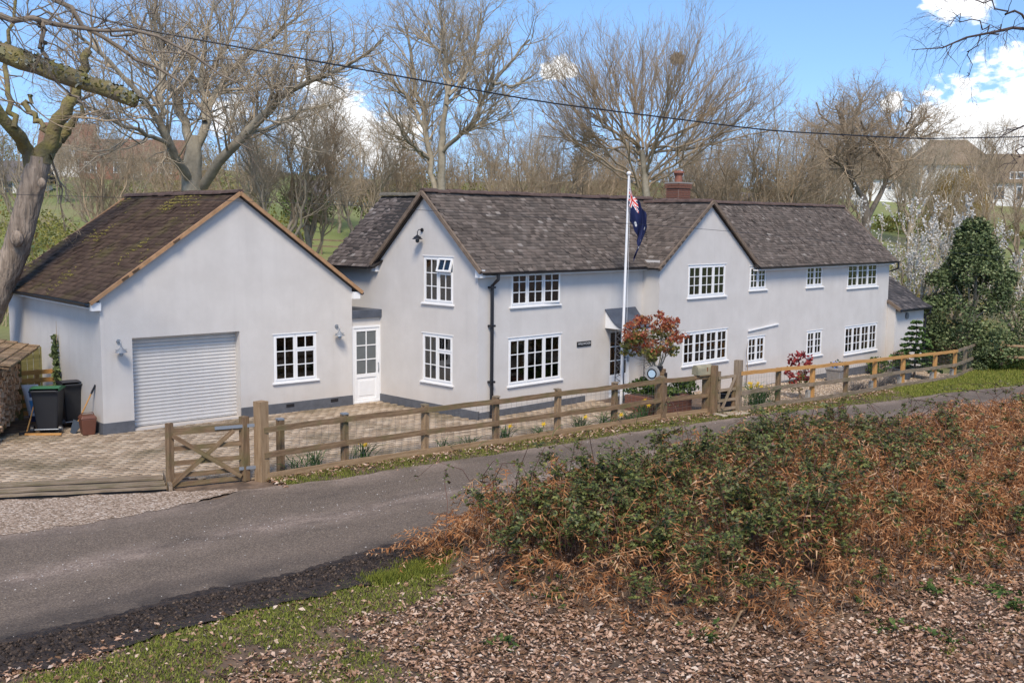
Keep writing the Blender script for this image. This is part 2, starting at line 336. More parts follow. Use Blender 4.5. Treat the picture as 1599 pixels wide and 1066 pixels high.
x_ = n_.new('ShaderNodeMix'); x_.data_type = 'RGBA'; l_.new(k_.outputs[0], x_.inputs['Factor']); l_.new(r2.outputs[0], x_.inputs[6]); l_.new(r1.outputs[0], x_.inputs[7]); l_.new(x_.outputs[2], b_.inputs['Base Color'])
b_.inputs['Roughness'].default_value = .95
bp_ = n_.new('ShaderNodeBump'); bp_.inputs['Distance'].default_value = .06; l_.new(n2.outputs['Fac'], bp_.inputs['Height']); l_.new(bp_.outputs[0], b_.inputs['Normal'])
tag(npmesh('ground', np.stack([XX, YY, ZZ], -1), GF, m_ground, smooth=True), kind='structure')

def strip(name, A, B, off, mat, n=140, m=10, bump=None, ragged=0):
    """sheet between two edge lines, lying on the terrain; UV x along, y across"""
    def res(P):
        P = np.array(P, float); s = np.concatenate([[0], np.cumsum(np.linalg.norm(np.diff(P, axis=0), axis=1))]); t = np.linspace(0, s[-1], n)
        return np.stack([np.interp(t, s, P[:, 0]), np.interp(t, s, P[:, 1])], -1)
    A, B = res(A), res(B)
    if ragged:
        for E_, sg in ((A, 1), (B, 2)): nz_ = fbm(E_[:, 0], E_[:, 1], 2.2, sg) + .6*fbm(E_[:, 0], E_[:, 1], 7, sg + 5); E_[:, 0] += ragged*nz_*.6; E_[:, 1] -= ragged*nz_*.75
    w = np.linspace(0, 1, m)[None, :, None]; P = A[:, None]*(1 - w) + B[:, None]*w
    Z = T(P[..., 0], P[..., 1]) + off
    if bump: Z = Z + bump(P[..., 0], P[..., 1], np.broadcast_to(w[..., 0], Z.shape))
    V = np.concatenate([P, Z[..., None]], -1); i = np.arange(n*m).reshape(n, m)
    F = np.stack([i[:-1, :-1], i[:-1, 1:], i[1:, 1:], i[1:, :-1]], -1).reshape(-1, 4)
    o = npmesh(name, V, F, mat, smooth=True)
    uv = o.data.uv_layers.new(name='UVMap'); sx = np.linspace(0, 1, n)[:, None]*np.ones((n, m)); sy = np.ones((n, 1))*np.linspace(0, 1, m)[None]
    U = np.stack([sx, sy], -1).reshape(-1, 2)[F.ravel()]; uv.data.foreach_set('uv', U.astype(np.float32).ravel())
    return o
FAR_PX = [(137, 817), (261, 793), (343, 781), (380, 767), (521, 750), (661, 728), (800, 706.6), (887, 694), (989, 676), (1134, 656), (1234, 644), (1381, 628.5), (1474, 615), (1599, 602)]
far_edge = [(-30, -2.5), (-12, 12.7), (-7.94, 16.06)] + [tuple(PX(*p)[:2]) for p in FAR_PX]
e1, e0 = np.array(far_edge[-1]), np.array(far_edge[-4]); dd = (e1 - e0)/np.linalg.norm(e1 - e0)
far_edge += [tuple(e1 + dd*14), tuple(e1 + dd*40)]
near_edge = [(x, y) for x, y in zip(EDGE_X, EDGE_Y) if x > -31]
near_edge[-1] = tuple(np.array(near_edge[-2]) + dd*46)
m_road, n_, l_, b_ = newmat('asphalt')
g_ = n_.new('ShaderNodeNewGeometry'); uvn = n_.new('ShaderNodeTexCoord'); su = n_.new('ShaderNodeSeparateXYZ'); l_.new(uvn.outputs['UV'], su.inputs[0])
a1 = n_.new('ShaderNodeTexNoise'); a1.inputs['Scale'].default_value = 45; a1.inputs['Detail'].default_value = 4; l_.new(g_.outputs['Position'], a1.inputs['Vector'])
a2 = n_.new('ShaderNodeTexNoise'); a2.inputs['Scale'].default_value = .9; a2.inputs['Detail'].default_value = 7; l_.new(g_.outputs['Position'], a2.inputs['Vector'])
ra = ramp(n_, [(.3, (.072, .056, .044)), (.5, (.13, .104, .084)), (.66, (.21, .17, .136)), (.78, (.40, .335, .27))]); l_.new(a1.outputs['Fac'], ra.inputs[0])
# loose grit along the crown of the road and along the verge, dark damp soil on the woodland side
rb = ramp(n_, [(0, (.75, .75, .75)), (.05, (.5, .5, .5)), (.16, (.06, .06, .06)), (.34, (.0, .0, .0)), (.42, (.35, .35, .35)), (.5, (.95, .95, .95)), (.57, (.3, .3, .3)), (.66, (.0, .0, .0)), (.8, (.12, .12, .12)), (1, (0, 0, 0))]); l_.new(su.outputs['Y'], rb.inputs[0])
ad = n_.new('ShaderNodeMath'); ad.operation = 'MULTIPLY'; l_.new(rb.outputs[0], ad.inputs[0])
kk = n_.new('ShaderNodeMapRange'); l_.new(a2.outputs['Fac'], kk.inputs['Value']); kk.inputs['From Min'].default_value = .36; kk.inputs['From Max'].default_value = .56; l_.new(kk.outputs[0], ad.inputs[1])
xm = n_.new('ShaderNodeMix'); xm.data_type = 'RGBA'; l_.new(ad.outputs[0], xm.inputs['Factor']); l_.new(ra.outputs[0], xm.inputs[6])
a3 = n_.new('ShaderNodeTexVoronoi'); a3.inputs['Scale'].default_value = 38; l_.new(g_.outputs['Position'], a3.inputs['Vector'])
rg_ = ramp(n_, [(0, (.17, .13, .11)), (.5, (.27, .215, .185)), (1, (.44, .37, .33))]); l_.new(a3.outputs['Color'], rg_.inputs[0]); l_.new(rg_.outputs[0], xm.inputs[7])
rd = ramp(n_, [(.80, (0, 0, 0)), (.96, (.75, .75, .75))]); l_.new(su.outputs['Y'], rd.inputs[0])
dm = n_.new('ShaderNodeMath'); dm.operation = 'MULTIPLY'; l_.new(rd.outputs[0], dm.inputs[0]); l_.new(kk.outputs[0], dm.inputs[1])
xd = n_.new('ShaderNodeMix'); xd.data_type = 'RGBA'; l_.new(dm.outputs[0], xd.inputs['Factor']); l_.new(xm.outputs[2], xd.inputs[6]); xd.inputs[7].default_value = (.022, .017, .014, 1)
mpw = n_.new('ShaderNodeMapping'); mpw.inputs['Scale'].default_value = (34, 5, 1); l_.new(uvn.outputs['UV'], mpw.inputs['Vector'])
nw = n_.new('ShaderNodeTexNoise'); nw.inputs['Scale'].default_value = 1.0; nw.inputs['Detail'].default_value = 6; nw.inputs['Roughness'].default_value = .7; l_.new(mpw.outputs[0], nw.inputs['Vector'])
rw_ = ramp(n_, [(.3, (.62, .57, .50)), (.5, (1, .93, .82)), (.7, (1.0, .92, .80))]); l_.new(nw.outputs['Fac'], rw_.inputs[0])
mw_ = n_.new('ShaderNodeMix'); mw_.data_type = 'RGBA'; mw_.blend_type = 'MULTIPLY'; mw_.inputs['Factor'].default_value = 1; l_.new(xd.outputs[2], mw_.inputs[6]); l_.new(rw_.outputs[0], mw_.inputs[7])
l_.new(mw_.outputs[2], b_.inputs['Base Color']); b_.inputs['Roughness'].default_value = .82
bp_ = n_.new('ShaderNodeBump'); bp_.inputs['Distance'].default_value = .012; bp_.inputs['Strength'].default_value = .7; l_.new(a1.outputs['Fac'], bp_.inputs['Height']); l_.new(bp_.outputs[0], b_.inputs['Normal'])
tag(strip('road', far_edge, near_edge, .03, m_road, 900, 12, ragged=.07), kind='structure')
# dark churned mud between the asphalt and the woodland floor
mud_in = [(x - .08, y + .13) for x, y in near_edge]; mud_out = [(x + .74, y - .86) for x, y in near_edge]
m_mud = M('wet_mud', (.014, .010, .008), .7, .3, 9, 1, 16, col2=(.075, .052, .037), space='World', bd=.09)
tag(strip('mud', mud_in[1:11], mud_out[1:11], .035, m_mud, 700, 16, ragged=.13, bump=lambda x, y, w: .055*np.abs(fbm(x, y, 9, 3))*np.sin(w*PI) + .035*fbm(x, y, 26, 4)*np.sin(w*PI) + .0*w), kind='stuff')
# stony apron in front of the cattle grid
m_apron, n_, l_, b_ = newmat('gravel_apron')
g_ = n_.new('ShaderNodeNewGeometry'); v_ = n_.new('ShaderNodeTexVoronoi'); v_.inputs['Scale'].default_value = 30; l_.new(g_.outputs['Position'], v_.inputs['Vector'])
s_ = n_.new('ShaderNodeSeparateColor'); l_.new(v_.outputs['Color'], s_.inputs[0])
r_ = ramp(n_, [(0, (.15, .10, .06)), (.4, (.29, .205, .14)), (.8, (.43, .325, .24)), (1, (.58, .49, .40))]); l_.new(s_.outputs[0], r_.inputs[0]); l_.new(r_.outputs[0], b_.inputs['Base Color']); b_.inputs['Roughness'].default_value = .95
bp_ = n_.new('ShaderNodeBump'); bp_.inputs['Distance'].default_value = .02; bp_.invert = True; l_.new(v_.outputs['Distance'], bp_.inputs['Height']); l_.new(bp_.outputs[0], b_.inputs['Normal'])
ap_in = [(-16, 15.4), (-9.4, 18.5), (-8.84, 17.95), (-6.18, 18.69), (-5.6, 18.75), (-5.0, 18.95)]
ap_out = [(-15, 9.9), (-12, 12.4), (-7.94, 15.9), (-6.85, 16.6), (-5.87, 17.55), (-4.9, 18.75)]
tag(strip('gravel_apron', ap_in, ap_out, .036, m_apron, 200, 14, ragged=.12), kind='structure')
# grass verge and leaf-strewn strip between fence and road, in grass-soil colour
FENCE_PX = [(410, 750), (439, 739), (539, 728), (663.5, 710), (775, 694), (870, 679), (959.6, 666), (1032, 654), (1105.6, 645), (1114.6, 647), (1151.4, 643.6), (1214, 633), (1267.6, 627), (1320, 618.5), (1365, 611), (1409, 603.6), (1459, 596), (1490, 590.5), (1506, 583), (1521, 576)]
FENCE = [PX(*p) for p in FENCE_PX]

def inside(poly, x, y):
    r = np.zeros(x.shape, bool); n = len(poly)
    for i in range(n):
        x0, y0 = poly[i]; x1, y1 = poly[(i + 1) % n]
        c = ((y0 > y) != (y1 > y)) & (x < (x1 - x0)*(y - y0)/((y1 - y0) if y1 != y0 else 1e-9) + x0); r ^= c
    return r
def sheet(name, poly, off, mat, step=.5):
    xs = [p[0] for p in poly]; ys = [p[1] for p in poly]
    pv = [Vector((p[0], p[1], 0)) for p in poly]; tri = geometry.tessellate_polygon([pv])
    import bmesh
    bm = bmesh.new(); vs = [bm.verts.new(p) for p in pv]
    for t in tri:
        try: bm.faces.new([vs[i] for i in t])
        except ValueError: pass
    for ax, lo, hi in ((0, min(xs), max(xs)), (1, min(ys), max(ys))):
        k = lo + step
        while k < hi:
            co = (k, 0, 0) if ax == 0 else (0, k, 0); no = (1, 0, 0) if ax == 0 else (0, 1, 0)
            bmesh.ops.bisect_plane(bm, geom=bm.verts[:] + bm.edges[:] + bm.faces[:], plane_co=co, plane_no=no); k += step
    for v in bm.verts: v.co.z = TZ(v.co.x, v.co.y) + off
    me = bpy.data.meshes.new(name); bm.to_mesh(me); bm.free(); me.materials.append(mat)
    o = bpy.data.objects.new(name, me); COL.objects.link(o); return o
f2 = [tuple(p[:2]) for p in FENCE]
hp = lambda u, v: tuple(HP(u, v)[:2]); gp = lambda u, v: tuple(GP(u, v)[:2])
DRIVE = [(-9.37, 19.05), (-6.63, 19.73), (-5.1, 19.75), f2[0], f2[1], f2[2], f2[3], f2[4], f2[5], (2.0, 25.0), hp(4.4, -1.6), hp(4.4, .05), hp(-.05, .05), hp(-.05, 3.7), gp(7.6, .1), gp(-.05, .1), gp(-.05, 1.2), (-11.0, 24.6), (-11.6, 23.2), (-12.6, 21.6), (-15, 20.2), (-15, 17.6)]
m_sand = M('joint_sand', (.11, .08, .06), .95, .3, 9, space='World')
tag(sheet('driveway', DRIVE, .012, m_sand), kind='structure')
# block paving: real setts, too small in the picture to be picked apart
pw, ph = .235, .155
U, Vv = np.meshgrid(np.arange(-9, 17, pw), np.arange(-9, 6, ph)); row = np.arange(U.shape[0])[:, None]
U = U + (row % 2)*pw/2; ca, sa = math.cos(GT), math.sin(GT)
wx, wy = GX + U*ca - Vv*sa, GY + U*sa + Vv*ca; ok = inside(DRIVE, wx, wy); wx, wy = wx[ok], wy[ok]; N = len(wx)
rs = np.random.RandomState(3); a = GT + rs.normal(0, .03, N); hw, hh = pw/2 - .007, ph/2 - .007
ex = np.stack([np.cos(a)*hw, np.sin(a)*hw, 0*a], -1); ey = np.stack([-np.sin(a)*hh, np.cos(a)*hh, 0*a], -1)
zt = T(wx, wy) + .034 + rs.uniform(-.004, .004, N); C = np.stack([wx, wy, zt], -1); dn = np.array([0, 0, -.03])
top = np.stack([C - ex - ey, C + ex - ey, C + ex + ey, C - ex + ey], 1)*1.0
top = C[:, None] + (top - C[:, None])*.94; bot = C[:, None] + (top - C[:, None])/.94 + dn
V = np.concatenate([top, bot], 1).reshape(-1, 3); b8 = (np.arange(N)*8)[:, None, None]
F = (np.array([[0, 1, 2, 3], [4, 5, 1, 0], [5, 6, 2, 1], [6, 7, 3, 2], [7, 4, 0, 3]])[None] + b8).reshape(-1, 4)
m_paver = MI('block_paver', [(0, (.25, .185, .125)), (.3, (.33, .25, .175)), (.7, (.40, .31, .22)), (1, (.46, .37, .275))], .95, .15, patch=((.17, .135, .085), .7, .5, .72))
pv_o = npmesh('paver', V, F, m_paver); pv_o.parent = bpy.data.objects['driveway']; tag(pv_o, kind='stuff')
# gravel garden between fence and the right-hand wing
GARDEN = [tuple(p) for p in f2[10:18]] + [hp(23, -2.5), hp(22.9, -.95), hp(20.8, -.62), hp(8, -.6), hp(7.4, -1.9), hp(7.2, -3.0)]
m_gravel = MI('garden_gravel', [(0, (.30, .21, .13)), (.5, (.46, .35, .24)), (1, (.62, .52, .40))], .95)
tag(sheet('gravel_bed', GARDEN, .01, M('gravel_base', (.30, .22, .15), .95, .3, 25, space='World')), kind='structure')
def scatter_poly(poly, n, seed):
    rs = np.random.RandomState(seed); P = np.array(poly); lo, hi = P.min(0), P.max(0); q = rs.uniform(lo, hi, (n, 2)); q = q[inside(poly, q[:, 0], q[:, 1])]; return q, rs
q, rs = scatter_poly(GARDEN, 26000, 4); N = len(q); sz = rs.uniform(.014, .034, (N, 1)); an = rs.uniform(0, PI, N)
C = np.stack([q[:, 0], q[:, 1], T(q[:, 0], q[:, 1]) + .02], -1)
e1 = np.stack([np.cos(an), np.sin(an), rs.normal(0, .2, N)], -1)*sz*1.2; e2 = np.stack([-np.sin(an), np.cos(an), rs.normal(0, .2, N)], -1)*sz*.85; e3 = np.array([0, 0, 1.])*sz*.7
V = np.stack([C + e1, C + e2, C - e1, C - e2, C + e3], 1).reshape(-1, 3)
F = (np.array([[0, 1, 4], [1, 2, 4], [2, 3, 4], [3, 0, 4]])[None] + (np.arange(N)*5)[:, None, None]).reshape(-1, 3)
tag(npmesh('gravel', V, F, m_gravel), kind='stuff')

# ------------------------------------------------------------------ building helpers
def wall_panel(parent, outer, holes, loc, rotz, mat=None, reveal=.16):
    """rendered wall in local x,z with window openings and their reveals"""
    mb = MB(); rings = [[Vector((x, z, 0)) for x, z in outer]] + [[Vector((a, c, 0)), Vector((a, d, 0)), Vector((b, d, 0)), Vector((b, c, 0))] for a, b, c, d in holes]
    pts = [p for r in rings for p in r]
    for t in geometry.tessellate_polygon(rings): mb.poly([(pts[i].x, 0, pts[i].y) for i in t])
    for a, b, c, d in holes:
        for (x0, z0), (x1, z1) in (((a, c), (b, c)), ((b, c), (b, d)), ((b, d), (a, d)), ((a, d), (a, c))): mb.poly([(x0, 0, z0), (x1, 0, z1), (x1, reveal, z1), (x0, reveal, z0)])
    return mb.build('wall', mat or m_wall, parent, loc, rotz)
def ringbox(mb, x0, x1, z0, z1, t, y0, y1):
    mb.box(x0, x1, y0, y1, z0, z0 + t); mb.box(x0, x1, y0, y1, z1 - t, z1); mb.box(x0, x0 + t, y0, y1, z0 + t, z1 - t); mb.box(x1 - t, x1, y0, y1, z0 + t, z1 - t)
def window(parent, loc, rotz, w, h, lights, backing=None, sill=True):
    """timber window: lights = (x0, x1, z0, z1, columns, rows, how it stands open)"""
    mb = MB(); ringbox(mb, 0, w, 0, h, .045, -.012, .075)
    xs = sorted({l[0] for l in lights} - {0}); 
    for x in xs: mb.box(x - .02, x + .02, -.006, .07, .045, h - .045)
    for l in lights:
        if l[2] > .05: mb.box(max(l[0], .03), min(l[1], w - .03), -.004, .066, l[2] - .018, l[2] + .018)
    win = mb.build('window', m_white, parent, loc, rotz)
    if sill:
        MB().hull8([(-.05, -.085, -.045), (w + .05, -.085, -.045), (w + .05, .04, -.045), (-.05, .04, -.045), (-.05, -.085, -.012), (w + .05, -.085, -.012), (w + .05, .04, .002), (-.05, .04, .002)]).build('sill', m_white, win)
        MB().box(-.035, w + .035, -.04, .03, h + .002, h + .022).build('drip_board', m_white, win)
    for x0, x1, z0, z1, nc, nr, op in lights:
        a, b = max(x0, .03) + .012, min(x1, w - .03) - .012; c, d = max(z0, .03) + .012, min(z1, h - .03) - .012
        W_, H_ = b - a, d - c; t = .042; mb = MB(); ringbox(mb, 0, W_, 0, H_, t, -.028, .02)
        gw, gh = (W_ - 2*t)/nc, (H_ - 2*t)/nr
        for i in range(1, nc): mb.box(t + i*gw - .011, t + i*gw + .011, -.022, .012, t, H_ - t)
        for j in range(1, nr): mb.box(t, W_ - t, -.0215, .0115, t + j*gh - .011, t + j*gh + .011)
        piv = Vector((a, 0, c)); rot = (0, 0, 0)
        if op == 'top': rot = (-.3, 0, 0); piv = Vector((a, 0, d)); mb.v = [(x, y, z - H_) for x, y, z in mb.v]
        if op == 'side': rot = (0, 0, -.13)
        cs = mb.build('casement', m_white, win, piv); cs.rotation_euler = rot
        Rm = Matrix.Rotation(rot[0], 4, 'X') if op == 'top' else Matrix.Rotation(rot[2], 4, 'Z')
        for i in range(nc):
            for j in range(nr):
                p0 = Vector((t + i*gw + .004, -.006, t + j*gh + .004 - (H_ if op == 'top' else 0)))
                pn = MB().box(0, gw - .008, 0, .004, 0, gh - .008).build('pane', m_glass, win, piv + Rm @ p0); pn.rotation_euler = rot
    if backing == 'curtain':
        for s in (0, 1):
            mb = MB(); n = 12; ww = w*.47; x0 = .03 if s == 0 else w - .03 - ww
            for k in range(n):
                xa, xb = x0 + ww*k/n, x0 + ww*(k + 1)/n; ya, yb = .16 + .025*math.sin(k*1.9), .16 + .025*math.sin((k + 1)*1.9)
                mb.poly([(xa, ya, .01), (xb, yb, .01), (xb, yb, h - .01), (xa, ya, h - .01)])
            mb.build('curtain', m_curtain, win)
    if backing == 'drape':
        for s in (0, 1):
            mb = MB(); n = 6; ww = w*random.uniform(.2, .38); x0 = .03 if s == 0 else w - .03 - ww
            for k in range(n):
                xa, xb = x0 + ww*k/n, x0 + ww*(k + 1)/n; ya, yb = .17 + .03*math.sin(k*2.1), .17 + .03*math.sin((k + 1)*2.1)
                mb.poly([(xa, ya, .01), (xb, yb, .01), (xb, yb, h - .01), (xa, ya, h - .01)])
            mb.build('curtain', m_curtain, win)
    if backing == 'blind':
        n = 26
        for k in range(n):
            z = .06 + (h - .12)*k/n; MB().hull8([(.05, .12, z), (w - .05, .12, z), (w - .05, .15, z + .018), (.05, .15, z + .018), (.05, .12, z + .003), (w - .05, .12, z + .003), (w - .05, .15, z + .021), (.05, .15, z + .021)]).build('blind_slat', m_blind, win)
    if backing == 'vase':
        MB().lathe([(.04, 0), (.07, .06), (.05, .16), (.06, .2)], 10, (w*.42, .25)).build('vase', m_white, win, (0, 0, .05))
    return win
def rows3(w, h, n, nc=2, nr=3, side=None):
    return [(w*i/n, w*(i + 1)/n, 0, h, nc, nr, 'side' if side == i else None) for i in range(n)]
def mixed(w, h, op=None):        # tall light beside a small top light over a lower light
    return [(0, w*.5, 0, h, 2, 3, None), (w*.5, w, h*.66, h, 2, 1, op), (w*.5, w, 0, h*.66, 2, 2, None)]
def tile_field(parent, o, ed, sd, width, length, tw, gauge, mat, keep=None, seed=0, lift=.03, name='roof_tile'):
    """plain tiles laid in courses on a slope: o eaves corner, ed along eaves, sd up the slope"""
    o, ed, sd = np.array(o, float), np.array(ed, float), np.array(sd, float); nrm = np.cross(ed, sd); nrm *= np.sign(nrm[2])
    nr, nc = int(length/gauge) + 1, int(width/tw) + 1; rs = np.random.RandomState(seed)
    J, I = np.meshgrid(np.arange(nr), np.arange(nc), indexing='ij'); s = J*gauge; e = (I + (J % 2)*.5)*tw + rs.normal(0, .003, I.shape) + .012*np.sin(J*.7)
    m = (e + tw*.5 < width + .05) & (s < length); s, e = s[m], e[m]; N = len(s)
    C = o + e[:, None]*ed + s[:, None]*sd
    if keep is not None: k = keep(C + ed*tw*.5 + sd*gauge*.5); C, s, e = C[k], s[k], e[k]; N = len(s)
    sag = .012*np.sin(C[:, 0]*1.3 + C[:, 1]*.9)
    h0 = lift + rs.normal(0, .0035, (N, 1)) + sag[:, None]; w = (tw - .004); L = gauge*1.25; th = .017
    tl = rs.normal(0, .003, (N, 1))
    P = lambda a, b, h: C + ed*a + sd*b + nrm*h
    V = np.stack([P(0, 0, h0 - tl), P(w, 0, h0 + tl), P(w, L, h0 - .014 + tl), P(0, L, h0 - .014 - tl), P(0, 0, h0 - th - tl), P(w, 0, h0 - th + tl)], 1).reshape(-1, 3)
    b6 = (np.arange(N)*6)[:, None, None]; F = (np.array([[0, 1, 2, 3], [4, 5, 1, 0]])[None] + b6).reshape(-1, 4)
    t = npmesh(name, V, F, mat, parent); return tag(t, kind='stuff')
def deck(parent, pts, mat=None, th=.05):
    """sarking under the tiles"""
    mb = MB(); v = [Vector(p) for p in pts]; n = (v[1] - v[0]).cross(v[2] - v[0]).normalized(); n = n if n.z > 0 else -n
    mb.poly(v); lo = [p - n*th for p in v]; mb.poly(lo)
    for i in range(len(v)): j = (i + 1) % len(v); mb.poly([v[i], v[j], lo[j], lo[i]])
    return mb.build('roof', mat or m_deck, parent)
def ridge(parent, a, b, r=.11, step=.42, mat=None, seed=0):
    a, b = Vector(a), Vector(b); L = (b - a).length; d = (b - a)/L; sdv = Vector((-d.y, d.x, 0)).normalized(); rg = random.Random(seed); n = int(L/step)
    for i in range(n):
        p, q = a + d*(L*i/n), a + d*(L*(i + 1)/n + .012); mb = MB(); k = 6; rr = r*rg.uniform(.95, 1.08); dz = rg.uniform(-.012, .012); rows = []
        for c in (p, q):
            rows.append(len(mb.v))
            for t in range(k + 1): an = PI*t/k; mb.v.append(tuple(c + sdv*(math.cos(an)*rr) + Vector((0, 0, math.sin(an)*rr*.8 - .03 + dz))))
        for t in range(k): mb.f.append((rows[0] + t, rows[0] + t + 1, rows[1] + t + 1, rows[1] + t)); mb.m.append(0)
        mb.f.append(tuple(range(rows[0], rows[0] + k + 1))); mb.f.append(tuple(range(rows[1], rows[1] + k + 1))); mb.m += [0, 0]
        mb.build('ridge_tile', mat or m_ridge, parent)
def gutter(parent, a, b, r=.06):
    a, b = Vector(a), Vector(b); d = (b - a).normalized(); sdv = Vector((-d.y, d.x, 0)); mb = MB(); k = 8; rows = []
    for c in (a, b):
        for rr in (r, r - .012):
            rows.append(len(mb.v))
            for t in range(k + 1): an = PI + PI*t/k; mb.v.append(tuple(c + sdv*(math.cos(an)*rr) + Vector((0, 0, math.sin(an)*rr))))
    for A, B in ((0, 2), (1, 3)):
        for t in range(k): mb.f.append((rows[A] + t, rows[A] + t + 1, rows[B] + t + 1, rows[B] + t)); mb.m.append(0)
    for A, B in ((0, 1), (2, 3)):
        for t in range(k): mb.f.append((rows[A] + t, rows[A] + t + 1, rows[B] + t + 1, rows[B] + t)); mb.m.append(0)
    for A, B, t in ((0, 2, 0), (0, 2, k)): mb.f.append((rows[0] + t, rows[1] + t, rows[3] + t, rows[2] + t)); mb.m.append(0)
    return mb.build('gutter', m_black, parent, smooth=False)
def wall_lamp(parent, loc, rotz, mat):
    mb = MB(); mb.tube([(0, .002, .12), (0, -.03, .12)], .05, 12); mb.tube([(0, -.03, .12), (0, -.12, .13), (.0, -.17, .08), (0, -.17, 0)], .012, 6)
    mb.lathe([(.02, 0), (.05, -.03), (.13, -.10), (.135, -.115), (.12, -.11)], 14, (0, -.17)); mb.lathe([(.045, -.10), (.05, -.17), (.03, -.2), (.001, -.205)], 10, (0, -.17))
    mb.box(-.13, .13, -.185, -.155, -.065, -.05)
    return mb.build('wall_lamp', mat, parent, loc, rotz, smooth=False)

# ------------------------------------------------------------------ main house
house = thing('cottage', 'long pale grey rendered cottage with two gables and brown tiled roof behind the fence', 'house', (HX, HY, 0), TH)
D, HE, HR, PJ, U2, W2, HR2, LEN, HE2, HR3, DR = 3.90, 3.86, 5.62, .594, 6.52, 4.83, 5.53, 20.88, 3.74, 5.57, 2.05
UC = U2 + W2/2; UR = U2 + W2; GZ = -1.2
wa, wb = (.9, 2.04, 2.84, 4.02), (.92, 2.09, .80, 2.04)       # gable end windows (v0, v1, z0, z1)
fl = lambda t: (-t[1], -t[0], t[2], t[3])
wall_panel(house, [(-6.0, GZ), (0, GZ), (0, HE), (-D/2, HR - .02), (-D, HE), (-6.0, HE)], [fl(wa), fl(wb)], (0, 0, 0), -PI/2)
bup, blo, fdo = (1.14, 2.96, 2.78, 3.74), (1.07, 3.06, .77, 1.98), (5.08, 5.98, .02, 1.93)
wall_panel(house, [(0, GZ), (U2, GZ), (U2, HE), (0, HE)], [bup, blo, fdo], (0, 0, 0), 0)
wall_panel(house, [(0, GZ), (PJ, GZ), (PJ, HE), (0, HE)], [], (U2, 0, 0), -PI/2)
WR = {'g2u': (7.9, 9.85, 2.74, 3.69), 'g2l': (7.71, 10.06, .74, 1.71), 'r1u': (11.2, 12.19, 2.84, 3.58), 'r2u': (14.71, 15.83, 2.8, 3.58), 'r3u': (17.6, 19.94, 2.66, 3.59),
      'r1l': (11.2, 12.24, .51, 1.34), 'r2l': (14.9, 15.95, .42, 1.28), 'r3l': (17.58, 20.1, .27, 1.26)}
wall_panel(house, [(U2, GZ), (LEN, GZ), (LEN, HE2), (UR, HE2), (UC, HR2 - .02), (U2, HE2 + .02)], list(WR.values()), (0, -PJ, 0), 0)
wall_panel(house, [(0, GZ), (4.1, GZ), (4.1, HE2), (2.05, HR3 - .02), (0, HE2)], [], (LEN, -PJ, 0), PI/2)      # far gable end
wall_panel(house, [(0, GZ), (LEN - 3.8, GZ), (LEN - 3.8, HE2), (0, HE2)], [], (3.8, 3.5, 0), 0)                # rear walls
wall_panel(house, [(0, GZ), (3.8, GZ), (3.8, HE), (1.9, HR), (0, HE)], [], (0, 6.0, 0), 0)
MB().poly([(0.1, .1, 2.2), (LEN - .1, .1, 2.2), (LEN - .1, 3.4, 2.2), (.1, 3.4, 2.2)]).build('upper_floor', m_room, house)
for uu in (3.9, 6.4, 10.9, 13.4, 16.5): MB().poly([(uu, .05, -1), (uu, 3.4, -1), (uu, 3.4, 3.8), (uu, .05, 3.8)]).build('room_wall', m_room, house)
MB().poly([(.1, 1.75, -1), (LEN - .1, 1.75, -1), (LEN - .1, 1.75, 3.8), (.1, 1.75, 3.8)]).build('room_wall', m_room, house)
YW = .03
def fwin(t, v, lights, backing=None): return window(house, (t[0], v + YW, t[2]), 0, t[1] - t[0], t[3] - t[2], lights, backing)
for t, op in ((wa, 'top'), (wb, None)):
    w, h = t[1] - t[0], t[3] - t[2]; window(house, (YW, t[1], t[2]), -PI/2, w, h, mixed(w, h, op), 'curtain')
fwin(bup, 0, rows3(1.82, .96, 3, side=2), 'drape'); fwin(blo, 0, rows3(1.99, 1.21, 3), 'vase')
for k, n in (('g2u', 3), ('g2l', 4), ('r1u', 2), ('r2u', 2), ('r3u', 3), ('r1l', 2), ('r2l', 2), ('r3l', 4)):
    t = WR[k]; fwin(t, -PJ, rows3(t[1] - t[0], t[3] - t[2], n), 'drape')
# plinth bands
def plinth(parent, x0, x1, loc, rotz, top): MB().box(x0, x1, -.022, .05, -1.1, top).build('plinth', m_plinth, parent, loc, rotz, bevel=.006)
plinth(house, -6, .022, (0, 0, 0), -PI/2, .24); plinth(house, -.02, 4.05, (0, 0, 0), 0, .20); plinth(house, 10.4, LEN + .02, (0, -PJ, 0), 0, -.28)
# roofs
k1 = (HR - HE)/(D/2); OV = .2
def ridge_z(u, v):   # heights of the five roof planes in house coordinates
    return None
zr1 = lambda p: HE + p[:, 1]*k1                                    # range front
zr1b = lambda p: HE + (D - p[:, 1])*k1
k2 = (HR2 - HE2)/(W2/2); zg2 = lambda p: HR2 - np.abs(p[:, 0] - UC)*k2
k3 = (HR3 - HE2)/DR; zr3 = lambda p: HE2 + (p[:, 1] + PJ)*k3
zw = lambda p: HE + np.minimum(p[:, 0], 3.8 - p[:, 0])*k1
def slope(u0, u1, v0, z0, v1, z1, tw, g, mat, keep, seed, par):
    L = math.hypot(v1 - v0, z1 - z0); return tile_field(par, (u0, v0, z0), (1, 0, 0), (0, (v1 - v0)/L, (z1 - z0)/L), u1 - u0, L, tw, g, mat, keep, seed)
rf = deck(house, [(-.10, -OV, HE - OV*k1), (U2, -OV, HE - OV*k1), (U2 + .05, 0, HE), (UC, D/2, HR), (-.10, D/2, HR)])
slope(-.12, UC + .3, -OV - .03, HE - (OV + .03)*k1, D/2, HR, .165, .113, m_tile, lambda p: (zr1(p) >= zg2(p) - .03) | (p[:, 0] < U2 - .1), 1, rf)
